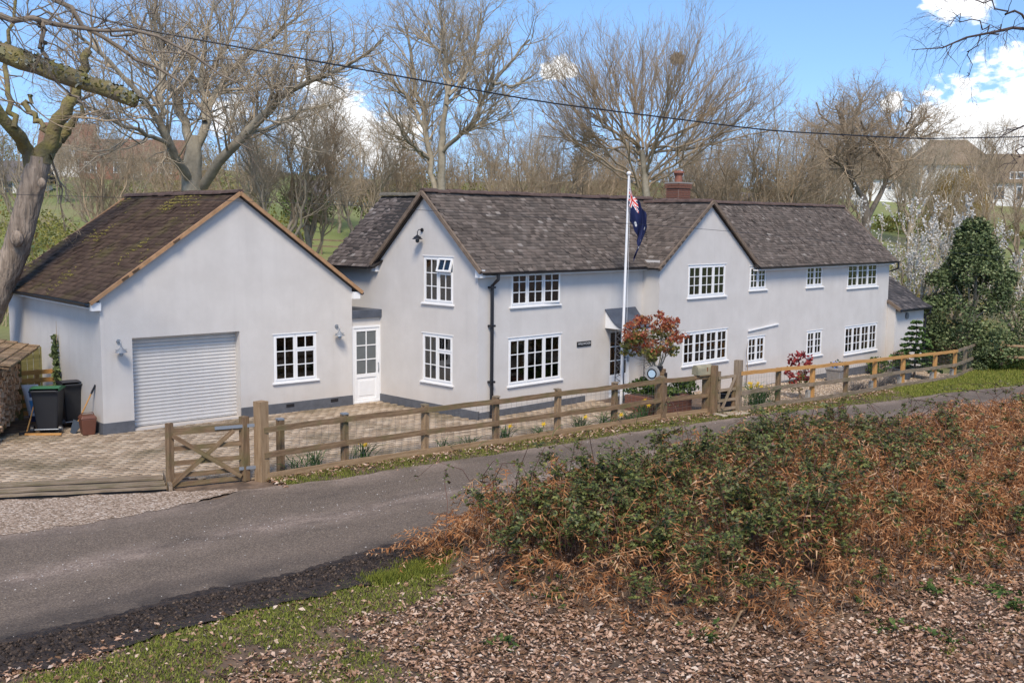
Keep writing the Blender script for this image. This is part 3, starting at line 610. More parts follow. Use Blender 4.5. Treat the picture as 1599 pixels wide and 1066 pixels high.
ridge(rf, (-.12, D/2, HR + .05), (UC + .4, D/2, HR + .05), mat=m_ridge, seed=2)
rb_ = deck(house, [(-.10, D + OV, HE - OV*k1), (12, D + OV, HE - OV*k1), (12, D/2, HR), (-.10, D/2, HR)])
tile_field(rb_, (-.1, D + OV, HE - OV*k1), (1, 0, 0), (0, -(D/2 + OV)/math.hypot(D/2 + OV, HR - HE + OV*k1), (HR - HE + OV*k1)/math.hypot(D/2 + OV, HR - HE + OV*k1)), 12, 2.9, .165, .113, m_tile_grey, lambda p: (zr1b(p) >= zw(p) - .03) | (p[:, 0] > 3.8), 3)
# wing behind the left gable
rw = deck(house, [(-OV, D - .02, HE - OV*k1), (-OV, 6.12, HE - OV*k1), (1.9, 6.12, HR), (1.9, D/2, HR)])
Lw = math.hypot(1.9 + OV + .03, (1.9 + OV + .03)*k1); sdw = ((1.9 + OV + .03)/Lw, 0, (1.9 + OV + .03)*k1/Lw)
tile_field(rw, (-OV - .03, 6.16, HE - (OV + .03)*k1), (0, -1, 0), sdw, 4.4, Lw, .165, .125, m_tile_grey, lambda p: (zw(p) >= zr1b(p) - .03) & (p[:, 1] > D/2), 5)
deck(house, [(3.8 + OV, D, HE - OV*k1), (3.8 + OV, 6.12, HE - OV*k1), (1.9, 6.12, HR), (1.9, D/2, HR)])
ridge(rw, (1.9, D/2 + .1, HR + .045), (1.9, 6.14, HR + .045), mat=M('ridge_lichen', (.13, .115, .09), .95, .4, 6), seed=4)
# front gable roof
Lg = math.hypot(W2/2 + .14, (W2/2 + .14)*k2); gd = (W2/2 + .14)/Lg; gz = (W2/2 + .14)*k2/Lg
rg2 = deck(house, [(U2 - .14, -PJ - .06, HE2 - .14*k2), (U2 - .14, 0, HE2 - .14*k2), (UC, D/2 - .05, HR2), (UC, -PJ - .06, HR2)])
tile_field(rg2, (U2 - .17, D/2, HE2 - .17*k2), (0, -1, 0), (gd, 0, gz), D/2 + PJ + .08, Lg, .165, .113, m_tile, lambda p: (zg2(p) >= zr1(p) - .03), 6)
deck(house, [(UR + .14, -PJ - .06, HE2 - .14*k2), (UR + .14, -PJ + .02, HE2 - .14*k2), (UC, D/2 - .05, HR2), (UC, -PJ - .06, HR2)])
tile_field(rg2, (UR + .17, -PJ - .08, HE2 - .17*k2), (0, 1, 0), (-gd, 0, gz), D/2 + PJ, Lg, .165, .113, m_tile, lambda p: (zg2(p) >= zr3(p) - .03), 7)
ridge(rg2, (UC, -PJ - .08, HR2 + .04), (UC, D/2 - .1, HR2 + .04), mat=m_ridge, seed=5)
# right-hand range roof
rr3 = deck(house, [(UR, -PJ - OV, HE2 - OV*k3), (LEN + .12, -PJ - OV, HE2 - OV*k3), (LEN + .12, -PJ + DR, HR3), (UC, -PJ + DR, HR3), (UR, -PJ, HE2)])
slope(UC, LEN + .14, -PJ - OV - .03, HE2 - (OV + .03)*k3, -PJ + DR, HR3, .165, .113, m_tile, lambda p: (zr3(p) >= zg2(p) - .02) | (p[:, 0] > UR + .12), 8, rr3)
deck(house, [(UC, -PJ + 2*DR + OV, HE2 - OV*k3), (LEN + .12, -PJ + 2*DR + OV, HE2 - OV*k3), (LEN + .12, -PJ + DR, HR3), (UC, -PJ + DR, HR3)], m_ridge)
ridge(rr3, (UC + .2, -PJ + DR, HR3 + .045), (LEN + .14, -PJ + DR, HR3 + .045), mat=m_ridge, seed=6)
# verges (mortared undercloak) along each visible gable
def verge(p, q, mat=None, w=.07, h=.10): MB().beam(p, q, w, h).build('verge', mat or m_verge, house)
for s in (0, 1): verge((-.14, -OV - .04 if s == 0 else D + OV + .02, HE - OV*k1 + .0), (-.14, D/2, HR + .02), None, .06, .095)
for s in (-1, 1): verge((UC + s*(W2/2 + .18), -PJ - .11, HE2 - .18*k2 + .0), (UC, -PJ - .11, HR2 + .02), None, .06, .095)
verge((LEN + .1, -PJ - OV, HE2 - OV*k3 - .02), (LEN + .1, -PJ + DR, HR3))
# white boxed eaves at the gable feet, soffits, gutters and downpipes
MB().box(-.1, .06, -OV + .01, .0, HE - .31, HE - .12).build('eaves_box', m_white, house); MB().box(-.1, .06, D, D + OV - .01, HE - .31, HE - .12).build('eaves_box', m_white, house)
MB().box(.06, U2 - .03, -OV + .03, -.002, HE - .3, HE - .26).build('soffit', m_white, house); MB().box(UR + .03, LEN + .1, -PJ - OV + .03, -PJ - .002, HE2 - .3, HE2 - .26).build('soffit', m_white, house)
gutter(house, (-.05, -OV - .06, HE - OV*k1 - .0), (U2 + .02, -OV - .06, HE - OV*k1 - .02)); gutter(house, (UR + .02, -PJ - OV - .06, HE2 - OV*k3), (LEN + .22, -PJ - OV - .06, HE2 - OV*k3 - .01))
gutter(house, (-OV - .06, D + .1, HE - OV*k1), (-OV - .06, 6.1, HE - OV*k1))
dp = MB().tube([(.44, -OV - .06, HE - OV*k1 - .05), (.44, -OV - .06, HE - .36), (.40, -.09, HE - .52), (.40, -.09, .04)], .045, 10).build('downpipe', m_black, house, smooth=False)
for z in (HE - .56, 2.35, .95): MB().box(.33, .47, -.15, -.004, z - .025, z + .025).build('pipe_bracket', m_black, dp)
MB().tube([(LEN + .2, -PJ - OV - .06, HE2 - OV*k3 - .04), (LEN + .2, -PJ - OV - .06, HE2 - .45), (LEN + .07, -PJ + .12, HE2 - .62), (LEN + .07, -PJ + .12, -1)], .04, 8).build('downpipe', m_black, house)
wall_lamp(house, (0, 2.08, 4.56), -PI/2, m_black)
# chimney of coursed bricks on the ridge
CU, CU2 = 10.5, 11.14
ch = MB().box(CU, CU2, 1.72, 2.2, 4.8, 6.16).build('chimney', m_mortar, house)
for j in range(13):
    z = 5.2 + j*.076; top = j >= 11
    ex = .03 if top else 0
    for face in ('f', 's'):
        L0, L1 = (CU - ex, CU2 + ex) if face == 'f' else (1.72 - ex, 2.2 + ex); n = 3 if face == 'f' else 2; bw = (L1 - L0)/n; o = (bw/2 if j % 2 else 0)
        x = L0 - o
        while x < L1 - .02:
            a, b = max(x, L0) + .006, min(x + bw, L1) - .006
            if b - a > .03:
                if face == 'f': MB().box(a, b, 1.70 - ex, 1.78, z, z + .064).build('brick', m_brick, ch)
                else: MB().box(CU - .02 - ex, CU + .06, a, b, z, z + .064).build('brick', m_brick, ch)
            x += bw
MB().box(CU - .05, CU2 + .05, 1.67, 2.25, 6.185, 6.23).build('coping', m_mortar, ch)
MB().lathe([(.13, 6.22), (.12, 6.45), (.15, 6.48), (.15, 6.52), (.19, 6.53), (.14, 6.6), (.02, 6.62)], 14, (CU + .32, 1.96)).build('chimney_pot', M('pot_clay', (.22, .09, .06), .8, .3, 5), ch)
# swept lead porch canopy, brackets of scrolled iron, door
mb = MB(); N = 10
for i in range(N):
    f = lambda t: (-.72*t**.9, 2.53 - .50*(1 - (1 - t)**2.2))
    (y0, z0), (y1, z1) = f(i/N), f((i + 1)/N)
    mb.poly([(4.84, y0, z0), (6.20, y0, z0), (6.20, y1, z1), (4.84, y1, z1)]); mb.poly([(4.84, y0, z0 - .03), (6.20, y0, z0 - .03), (6.20, y1, z1 - .03), (4.84, y1, z1 - .03)])
    for x in (4.84, 6.20): mb.poly([(x, y0, z0), (x, y1, z1), (x, y1, z1 - .03), (x, y0, z0 - .03)])
cp = mb.build('porch_canopy', m_lead, house)
for x in (4.86, 6.18): MB().poly([(x, -.005, 2.0), (x, -.005, 2.49)] + [(x, -.72*(k/6)**.9, 2.53 - .50*(1 - (1 - k/6)**2.2) - .035) for k in range(1, 7)]).build('canopy_cheek', m_white, cp)
MB().box(4.86, 6.18, -.70, -.66, 1.93, 2.0).build('canopy_rail', m_white, cp)
def trellis(x, name='porch_trellis'):
    mb = MB()
    for y in (-.68, -.38): mb.beam((x, y, -.1), (x, y, 2.0), .022, .022)
    for k in range(12):
        z = .0 + k*.165; mb.beam((x, -.68, z), (x, -.38, z + .165), .012, .012); mb.beam((x, -.38, z), (x, -.68, z + .165), .012, .012)
    return mb.build(name, m_plinth, house)
trellis(4.88); trellis(6.17)
w, h = .90, 1.91
mb = MB(); ringbox(mb, -.05, w + .05, -.03, h + .05, .055, -.02, .1); fd = mb.build('front_door', m_white, house, (5.08, .03, .02))
MB().box(0.01, w - .01, .02, .06, 0, .55).build('door_panel', m_white, fd)
mb = MB(); ringbox(mb, .01, w - .01, .55, h - .01, .07, .015, .06)
for i in (1, 2): mb.box(.08 + i*(w - .16)/3 - .012, .08 + i*(w - .16)/3 + .012, .02, .055, .62, h - .08)
for j in (1, 2): mb.box(.08, w - .08, .021, .054, .62 + j*.40 - .012, .62 + j*.40 + .012)
mb.build('glazed_leaf', m_white, fd)
for i in range(3):
    for j in range(3): MB().box(.095 + i*(w - .16)/3, .065 + (i + 1)*(w - .16)/3, .035, .04, .635 + j*.4, .61 + (j + 1)*.4).build('pane', m_glass, fd)
MB().box(w - .06, w - .03, -.03, .02, .95, 1.1).build('door_handle', m_galv, fd)
# slate name board with the house name
sg = MB().box(3.68, 4.25, -.03, -.004, 1.565, 1.70).build('name_board', plain('sign_slate', (.012, .013, .016), .5), house, bevel=.004)
fc = bpy.data.curves.new('lettering', 'FONT'); fc.body = 'WILLWOOD'; fc.size = .088; fc.align_x = 'CENTER'; fc.align_y = 'CENTER'; fc.extrude = .0015; fc.space_character = 1.05
tmp = bpy.data.objects.new('tmp_text', fc); COL.objects.link(tmp); dg = bpy.context.evaluated_depsgraph_get(); tme = bpy.data.meshes.new_from_object(tmp.evaluated_get(dg)); bpy.data.objects.remove(tmp)
lt = bpy.data.objects.new('lettering', tme); COL.objects.link(lt); tme.materials.append(plain('sign_letter', (.55, .56, .58), .6)); lt.parent = sg; lt.rotation_euler = (PI/2, 0, 0); lt.location = (3.965, -.0335, 1.637)
# narrow white sloping rail over the side door window
MB().beam((11.18, -PJ - .03, 1.55), (12.98, -PJ - .03, 1.66), .05, .035).build('weather_rail', m_white, house)
# single storey addition at the far end
ex0, ex1, ev0, ev1 = LEN + .003, LEN + 2.5, -.92, 2.2
mb = MB(); mb.poly([(ex0, ev0, GZ), (ex1, ev0, GZ), (ex1, ev0, 1.86), (ex0, ev0, 1.86)]); mb.poly([(ex0, ev0, GZ), (ex0, -PJ, GZ), (ex0, -PJ, 2.05), (ex0, ev0, 1.86)]); mb.poly([(ex1, ev0, GZ), (ex1, ev1, GZ), (ex1, ev1, 2.9), (ex1, ev0, 1.86)])
ext = mb.build('side_wing_wall', m_wall, house)
ke = .62; zr = lambda v: 1.86 + (v - ev0)*ke
re_ = deck(house, [(ex0 - .06, ev0 - .2, zr(ev0 - .2)), (ex1 + .1, ev0 - .2, zr(ev0 - .2)), (ex1 + .1, 1.1, zr(1.1)), (ex0 - .0, 1.1, zr(1.1)), (ex0, -PJ + .01, zr(-PJ)), (ex0 - .06, -PJ - .0, zr(-PJ))], m_deck)
Le = math.hypot(1, ke); tile_field(re_, (ex0 - .06, ev0 - .24, zr(ev0 - .24)), (1, 0, 0), (0, 1/Le, ke/Le), 2.66, 2.5, .2, .16, m_tile_slate, lambda p: (p[:, 0] > LEN) | (p[:, 1] < -PJ - .02), 9)
gutter(house, (ex0 - .05, ev0 - .26, zr(ev0 - .2) - .02), (ex1 + .1, ev0 - .26, zr(ev0 - .2) - .03)); MB().beam((ex0 - .04, ev0 - .22, zr(ev0 - .22)), (ex0 - .04, -PJ - .02, zr(-PJ - .02)), .09, .1).build('verge', m_verge, house)
MB().tube([(ex1 + .05, ev0 - .24, 1.66), (ex1 + .05, ev0 - .24, 1.5), (ex1 + .05, ev0 - .06, 1.35), (ex1 + .05, ev0 - .06, -1)], .04, 8).build('downpipe', m_black, house)
MB().tube([(ex0 + .95, ev0 - .06, 1.45), (ex0 + .95, ev0 - .002, 1.45)], .12, 14).build('bulkhead_lamp', plain('bulkhead_grey', (.18, .18, .18), .4), house)
# link with the glazed side door and its flat roof
gar = thing('garage', 'pale grey gabled garage with brown mossy roof and roller shutter door', 'garage', (GX, GY, 0), GT)
GW, GHE, GHR, GD, GA = 6.583, 3.19, 5.53, 7.04, 3.40
gdr, gwi = (.71, 3.37, .07, 2.19), (4.28, 5.51, .83, 2.04)
wall_panel(gar, [(0, -.4), (GW, -.4), (GW, GHE), (GA, GHR - .02), (0, GHE)], [gdr, gwi], (0, 0, 0), 0, reveal=.30)
wall_panel(gar, [(-GD, -.4), (0, -.4), (0, GHE), (-GD, GHE)], [], (0, 0, 0), -PI/2)
wall_panel(gar, [(0, -.4), (GD, -.4), (GD, GHE), (0, GHE)], [], (GW, 0, 0), PI/2)
wall_panel(gar, [(0, -.4), (GW, -.4), (GW, GHE), (GA, GHR), (0, GHE)], [], (0, GD, 0), 0)
MB().poly([(.05, 1.6, 0), (GW - .05, 1.6, 0), (GW - .05, 1.6, 3.1), (.05, 1.6, 3.1)]).build('room_wall', m_room, gar)
plinth(gar, -GD, .02, (0, 0, 0), -PI/2, .29); plinth(gar, -.02, .71, (0, 0, 0), 0, .29); plinth(gar, 3.37, GW, (0, 0, 0), 0, .29)
for x in (4.6, 5.9): MB().box(x, x + .22, -.03, -.018, .17, .25).build('air_brick', m_black, gar)
# roller shutter: one part per slat
n = 25; zz0, zz1 = .09, 2.19
MB().box(.71, 3.37, .27, .31, zz0 - .06, zz0).build('shutter_bar', M('shutter_bar', (.16, .155, .15), .6), gar)
mb = MB(); hh_ = (zz1 - zz0)/n; prof = [(.0, .0), (.012, .10), (-.006, .35), (-.010, .6), (-.002, .85), (.012, 1.0)]
for i in range(len(prof) - 1):
    (y0, a), (y1, b) = prof[i], prof[i + 1]; mb.poly([(.71, .25 + y0, a*hh_), (3.37, .25 + y0, a*hh_), (3.37, .25 + y1, b*hh_), (.71, .25 + y1, b*hh_)])
sl0 = mb.build('shutter_slat', m_shutter, gar, (0, 0, zz0))
for k in range(1, n):
    o = sl0.copy(); COL.objects.link(o); o.location.z = zz0 + k*hh_
w, h = 1.23, 1.21
window(gar, (gwi[0], YW, gwi[2]), 0, w, h, mixed(w, h), 'blind')
wall_lamp(gar, (.39, 0, 2.02), 0, m_galv); wall_lamp(gar, (6.1, 0, 2.04), 0, m_galv)
kl, kr = (GHR - GHE)/GA, (GHR - GHE)/(GW - GA); ov = .22
rl = deck(gar, [(-ov, -.10, GHE - ov*kl), (-ov, GD + .1, GHE - ov*kl), (GA, GD + .1, GHR), (GA, -.10, GHR)])
Ll = math.hypot(GA + ov + .04, (GA + ov + .04)*kl); tile_field(rl, (-ov - .04, GD + .12, GHE - (ov + .04)*kl), (0, -1, 0), ((GA + ov + .04)/Ll, 0, (GA + ov + .04)*kl/Ll), GD + .2, Ll, .2, .148, m_tile_garage, None, 11)
rr = deck(gar, [(GW + ov, -.10, GHE - ov*kr), (GW + ov, GD + .1, GHE - ov*kr), (GA, GD + .1, GHR), (GA, -.10, GHR)])
Lr = math.hypot(GW - GA + ov + .04, (GW - GA + ov + .04)*kr); tile_field(rr, (GW + ov + .04, -.12, GHE - (ov + .04)*kr), (0, 1, 0), (-(GW - GA + ov + .04)/Lr, 0, (GW - GA + ov + .04)*kr/Lr), GD + .2, Lr, .2, .148, m_tile_garage, None, 12)
ridge(rl, (GA, -.12, GHR + .04), (GA, GD + .12, GHR + .04), mat=m_ridge, seed=8)
for x, k in ((-ov, kl), (GW + ov, kr)):
    MB().beam((x - (.03 if x < 0 else -.03), -.135, GHE - ov*k - .01), (GA, -.135, GHR + .01), .05, .085).build('bargeboard', m_barge, gar); MB().beam((x, GD + .08, GHE - ov*k - .03), (GA, GD + .08, GHR - .01), .06, .1).build('bargeboard', m_barge, gar)
MB().box(-ov + .01, .0, -.1, .06, GHE - .33, GHE - .15).build('eaves_box', m_white, gar); MB().box(GW, GW + ov - .02, -.1, .06, GHE - .33, GHE - .15).build('eaves_box', m_white, gar)
MB().box(-ov + .02, -.002, .06, GD, GHE - .30, GHE - .27).build('soffit', m_white, gar)
gutter(gar, (-ov - .07, -.05, GHE - ov*kl - .02), (-ov - .07, GD + .1, GHE - ov*kl - .02)); gutter(gar, (GW + ov + .07, -.05, GHE - ov*kr - .02), (GW + ov + .07, GD, GHE - ov*kr - .02))
# moss cushions on the garage roof
rs = np.random.RandomState(21); N = 9500
a, s = rs.uniform(0, GD, N), rs.uniform(.02, .99, N); msk = fbm(a, s*Ll, 1.5, 9) + .35*fbm(a, s*Ll, 5, 10) + .55*np.exp(-((s - .93)/.1)**2)*(a < 3.5); keep = msk > rs.uniform(.36, 1.15, N)
a, s = a[keep], s[keep]; N = len(a); j = np.floor(s*Ll/.148)*.148/Ll + rs.uniform(-.006, .012, N)
C = np.stack([-ov + j*(GA + ov), a, GHE - ov*kl + j*(GA + ov)*kl + .045], -1); r = rs.uniform(.009, .028, (N, 1)); e = np.array([[1, 0, kl]])/math.hypot(1, kl); y = np.array([[0, 1., 0]]); nn_ = np.array([[-kl, 0, 1.]])/math.hypot(1, kl)
V = np.stack([C + y*r*1.8, C + e*r, C - y*r*1.8, C - e*r, C + nn_*r*.75], 1).reshape(-1, 3); F = (np.array([[0, 1, 4], [1, 2, 4], [2, 3, 4], [3, 0, 4]])[None] + (np.arange(N)*5)[:, None, None]).reshape(-1, 3)
tag(npmesh('moss', V, F, MI('roof_moss', [(0, (.085, .075, .02)), (.5, (.15, .125, .03)), (1, (.24, .195, .05))], .95), rl), kind='stuff')
# link: wall strip over the door, flat lead roof, glazed door
lk = MB().box(GW + .002, 7.75, .06, 1.4, 2.12, 2.33).build('link_wall', m_wall, gar)
MB().box(GW + .004, 7.62, -.02, 1.6, 2.33, 2.54).build('flat_roof', m_lead, gar, bevel=.01)
MB().poly([(GW, .5, 0), (7.7, .5, 0), (7.7, .5, 2.2), (GW, .5, 2.2)]).build('link_lining', plain('lining', (.35, .35, .35), .9), gar)
w, h = .93, 2.10
mb = MB(); ringbox(mb, 0, w, 0, h, .06, .0, .12); sd_ = mb.build('side_door', m_white, gar, (6.605, .05, .02))
mb = MB(); ringbox(mb, .065, w - .065, .03, h - .065, .09, .02, .07); mb.box(.155, w - .155, .02, .07, .70, .80); mb.box((w/2) - .014, w/2 + .014, .025, .065, .80, h - .155)
for j in (1, 2): z = .80 + j*(h - .955)/3; mb.box(.155, w - .155, .024, .066, z - .014, z + .014)
mb.build('door_leaf', m_white, sd_); MB().box(.15, w - .15, .04, .06, .11, .71).build('door_panel', m_white, sd_); MB().box(.23, w - .23, .03, .045, .2, .62).build('raised_panel', m_white, sd_, bevel=.012)
m_frost = plain('frosted_glass', (.115, .125, .125), .3, spec=.6)
for i in range(2):
    for j in range(3): MB().box(.16 + i*(w/2 - .15), .145 + (w/2 - .155) + i*(w/2 - .15), .04, .046, .815 + j*(h - .955)/3, .785 + (j + 1)*(h - .955)/3).build('pane', m_frost, sd_)
MB().tube([(w - .10, .0, .82), (w - .10, -.02, .95), (w - .1, .0, 1.08)], .012, 6).build('door_handle', m_galv, sd_)
MB().box(7.63, 7.70, -.2, -.12, 1.45, 1.62).build('doorbell', m_black, gar)

# ------------------------------------------------------------------ fence, gates
fence = thing('paddock_fence', 'weathered post and rail fence with wire netting in front of the paved drive', 'fence', FENCE[1])
fence2 = thing('garden_fence', 'post and rail fence with new orange top rail in front of the gravel garden', 'fence', FENCE[11])
up = Vector((0, 0, 1)); FH = 1.06
def post(par, p, h, w, mat, name='post', seed=0, lean=0): return timber(name, p - up*.15, p + up*h + Vector((lean, 0, 0)), w, w, mat, par, .004, up=(.6, .8, 0), seed=seed)
post(fence, FENCE[0], 1.52, .20, m_wood_pale, 'gatepost', 1)
dirF = (FENCE[5] - FENCE[1]).normalized(); nrmF = Vector((dirF.y, -dirF.x, 0))
for i in range(1, 9):
    newp = i in (3, 5)
    post(fence, FENCE[i], FH, .12 if i < 7 else .24, m_wood_pale if newp else m_wood, seed=i, lean=random.uniform(-.02, .02))
    if i < 8:
        c = MB().box(-.065, .065, -.065, .065, 0, .03).build('post_cap', m_galv if i in (1, 2) else m_wood_grey, None, FENCE[i] + up*(FH + .002), math.atan2(dirF.y, dirF.x)); world(c, fence)
def rails(par, idx, heights, mats, side, ts=(.045, .11), seed=0):
    for k, hgt in enumerate(heights):
        for j in range(len(idx) - 1):
            a, b = FENCE[idx[j]], FENCE[idx[j + 1]]; dv = (b - a).normalized(); nv = Vector((dv.y, -dv.x, 0)).normalized()*side
            timber('rail', a + up*hgt + nv + dv*.0015, b + up*hgt + nv - dv*.0015, ts[0], ts[1], mats[k], par, .009, seed=seed + k*31 + j)
rails(fence, [0, 2, 3, 4, 5, 6, 7, 8], [.98, .50], [m_wood, m_wood], .085)
def boards(par, idx, mat, seed):
    for j in range(len(idx) - 1):
        a, b = FENCE[idx[j]], FENCE[idx[j + 1]]; dv = (b - a).normalized(); nv = Vector((dv.y, -dv.x, 0))*.075
        timber('gravel_board', a + nv + up*.07, b + nv + up*.07, .04, .15, mat, par, .004, seed=seed + j)
boards(fence, [0, 2, 3, 4, 5, 6, 7, 8], m_wood_pale, 70)
def netting(par, idx, z0, z1):
    P = []
    for j in range(len(idx) - 1):
        a, b = np.array(FENCE[idx[j]]), np.array(FENCE[idx[j + 1]]); d = b - a; L = np.linalg.norm(d); nv = np.array([d[1], -d[0], 0])/L*.05
        for z in np.arange(z0, z1 + .01, .15): P.append(np.linspace(a + nv + [0, 0, z], b + nv + [0, 0, z], 4) + np.random.RandomState(j).normal(0, .006, (4, 3)))
        for t in np.arange(.05, 1, .15/L): q = a + d*t + nv; P.append(np.linspace(q + [0, 0, z0], q + [0, 0, z1], 4))
    P = np.array(P); V, F = tubes(P, np.full(P.shape[:2], .0022), 3); o = npmesh('wire_netting', V, F, m_wire); world(o, par); tag(o, kind='stuff')
netting(fence, list(range(1, 9)), .1, .95)
for i in range(11, 20):
    mt = {11: m_wood, 12: m_wood_new, 13: m_wood, 14: m_wood_new, 15: m_wood_new, 16: m_wood_new, 17: m_wood_new, 18: m_wood_grey, 19: m_wood_grey}[i]
    post(fence2, FENCE[i], FH, .12, mt, seed=30 + i)
    if i in (12, 14, 15, 16, 17):      # old concrete-grey stumps left beside the new posts
        o = MB().box(-.06, .06, -.05, .05, -.1, .36).build('repair_spur', M('spur_concrete', (.36, .33, .28), .95, .2, 9), None, FENCE[i] + Vector((-.15, -.13, 0)), .7); world(o, fence2)
rails(fence2, [10, 11, 12, 13, 14, 15, 16, 17], [1.03], [m_wood_new], .085, (.04, .10), 300); rails(fence2, [17, 18, 19], [1.03], [m_wood_grey], .085, (.04, .10), 310)
rails(fence2, [10, 11, 12, 13, 14, 15, 16, 17, 18, 19], [.52], [m_wood_grey], .085, (.045, .11), 320)
boards(fence2, list(range(10, 20)), m_wood_grey, 340); netting(fence2, list(range(10, 20)), .12, .95)
# five-bar gate leaf beside the drive
ga, gb = PX(267, 763), PX(383, 751); dg_ = (gb - ga).normalized(); ng = Vector((dg_.y, -dg_.x, 0))
gate = thing('field_gate', 'weathered wooden five bar gate with diagonal braces hung on the thick gatepost', 'gate', gb)
timber('stile', ga + up*-.02, ga + up*1.22, .11, .11, m_wood, gate, .003, up=(.6, .8, 0)); timber('stile', gb + up*.02, gb + up*1.24, .15, .13, m_wood, gate, .003, up=(.6, .8, 0), seed=3)
timber('rail', ga + up*1.05, gb + up*1.06, .08, .12, m_wood, gate, .008, seed=5)
for k, z in enumerate((.74, .47, .24, .07)): timber('rail', ga + up*z + dg_*.05, gb + up*z - dg_*.05, .035, .085, m_wood, gate, .004, seed=6 + k)
timber('brace', ga + up*.06 + ng*.04, gb + up*1.0 + ng*.04 - dg_*.2, .035, .08, m_wood, gate, .003, seed=12); timber('brace', ga + up*1.0 + ng*.07 + dg_*.05, gb + up*.12 + ng*.07 - dg_*.08, .035, .085, m_wood, gate, .003, seed=13)
o = MB().beam(gb + up*1.07 - dg_*.55 + ng*.055, gb + up*1.07 + dg_*.26 + ng*.055, .012, .06).build('hinge_strap', m_galv); world(o, gate)
o = MB().beam(gb + up*.27 - dg_*.12 + ng*.075, gb + up*.27 + dg_*.26 + ng*.075, .012, .06).build('hinge_strap', m_galv); world(o, gate)
# small garden gate with its posts
a, b = FENCE[9], FENCE[10]; dgg = (b - a).normalized(); ngg = Vector((dgg.y, -dgg.x, 0))
gg = thing('garden_gate', 'small grey wooden garden gate between two tall posts beside the mailbox', 'gate', a)
timber('gatepost', a - up*.1, a + up*1.28, .14, .14, m_wood, gg, .003, up=(.6, .8, 0)); timber('gatepost', b - up*.1, b + up*1.38, .19, .15, m_wood_grey, gg, .003, up=(.6, .8, 0), seed=2)
timber('stile', a + dgg*.15, a + dgg*.15 + up*1.12, .08, .06, m_wood_grey, gg, .002, up=(.6, .8, 0), seed=4); timber('stile', b - dgg*.14, b - dgg*.14 + up*1.0, .08, .06, m_wood, gg, .002, up=(.6, .8, 0), seed=5)
for k, z in enumerate((.95, .62, .35, .12)): timber('rail', a + dgg*.1 + up*z + ngg*.04, b - dgg*.1 + up*(z + .03) + ngg*.04, .035, .075, m_wood_grey, gg, .003, seed=20 + k)
timber('brace', a + dgg*.2 + up*.15 + ngg*.08, b - dgg*.16 + up*.95 + ngg*.08, .03, .07, m_wood_grey, gg, .002, seed=30)
o = MB().box(-.45, .45, -.2, .2, 0, .045).build('stone_doorstep', M('step_stone', (.42, .35, .27), .9, .2, 5), None, (a + b)/2 - ngg*-.28 + up*.012, math.atan2(dgg.y, dgg.x), bevel=.01); tag(o, 'flat pale stone step in front of the small garden gate', 'step')
# mailbox on the top rail
mp_ = PX(1095, 648); mx0 = FENCE[7].lerp(FENCE[8], .83) + up*1.05
mbx = thing('mailbox', 'rusty round topped metal mailbox fixed on the top fence rail', 'mailbox', mx0, math.atan2(dirF.y, dirF.x))
mb = MB(); k = 10; L = .27; prof = [(-.11, 0), (-.11, .14)] + [(-.11*math.cos(PI*t/k), .14 + .11*math.sin(PI*t/k)) for t in range(1, k)] + [(.11, .14), (.11, 0)]
for i in range(len(prof)): j = (i + 1) % len(prof); mb.poly([(-L, prof[i][0], prof[i][1]), (L, prof[i][0], prof[i][1]), (L, prof[j][0], prof[j][1]), (-L, prof[j][0], prof[j][1])])
m_mail = M('mailbox_paint', (.21, .20, .14), .7, .3, 5, col2=(.36, .31, .2))
mb.poly([(L, y, z) for y, z in prof]); bd = mb.build('box', m_mail, mbx, (0, -.05, 0)); MB().poly([(-L - .004, y*1.03, z*1.02) for y, z in prof]).build('door', m_mail, mbx, (0, -.05, 0)); MB().box(-.2, .2, -.16, .06, -.03, .0).build('bracket', m_wood, mbx); MB().box(.05, .07, -.175, -.162, .09, .19).build('signal_flag', M('rust', (.2, .07, .03), .9, .3, 9), mbx)
# cattle grid timbers across the drive mouth
cg = thing('cattle_grid', 'grey timber bars of a cattle grid across the drive entrance', 'cattle grid', (-8, 18.9, 0))
t0, t1, b0, b1 = Vector((-9.6, 19.0, .03)), Vector((-6.63, 19.73, .03)), Vector((-9.05, 17.9, .03)), Vector((-6.18, 18.69, .03)); ext_ = (t0 - t1).normalized()*4.5
o = MB().poly([t0 + ext_ - up*.01, t1 - up*.01, b1 - up*.01, b0 + ext_ - up*.01]).build('pit', plain('pit_shade', (.03, .024, .02), .95)); world(o, cg)  # flat sheet at ground level, coloured dark for the shade of a deep pit
for k in range(5):
    f = (k + .5)/5; p, q = t0.lerp(b0, f) + ext_, t1.lerp(b1, f); timber('bar', p + up*(.05 + .02*(k % 2)), q + up*(.05 + .02*(k % 2)),   .10, .035, m_wood_grey, cg, .006, seed=50 + k)
timber('end_board', t1 + dirF*.06 + up*.06, b1 + dirF*.06 + up*.06, .06, .13, m_wood_grey, cg, .004, seed=60)

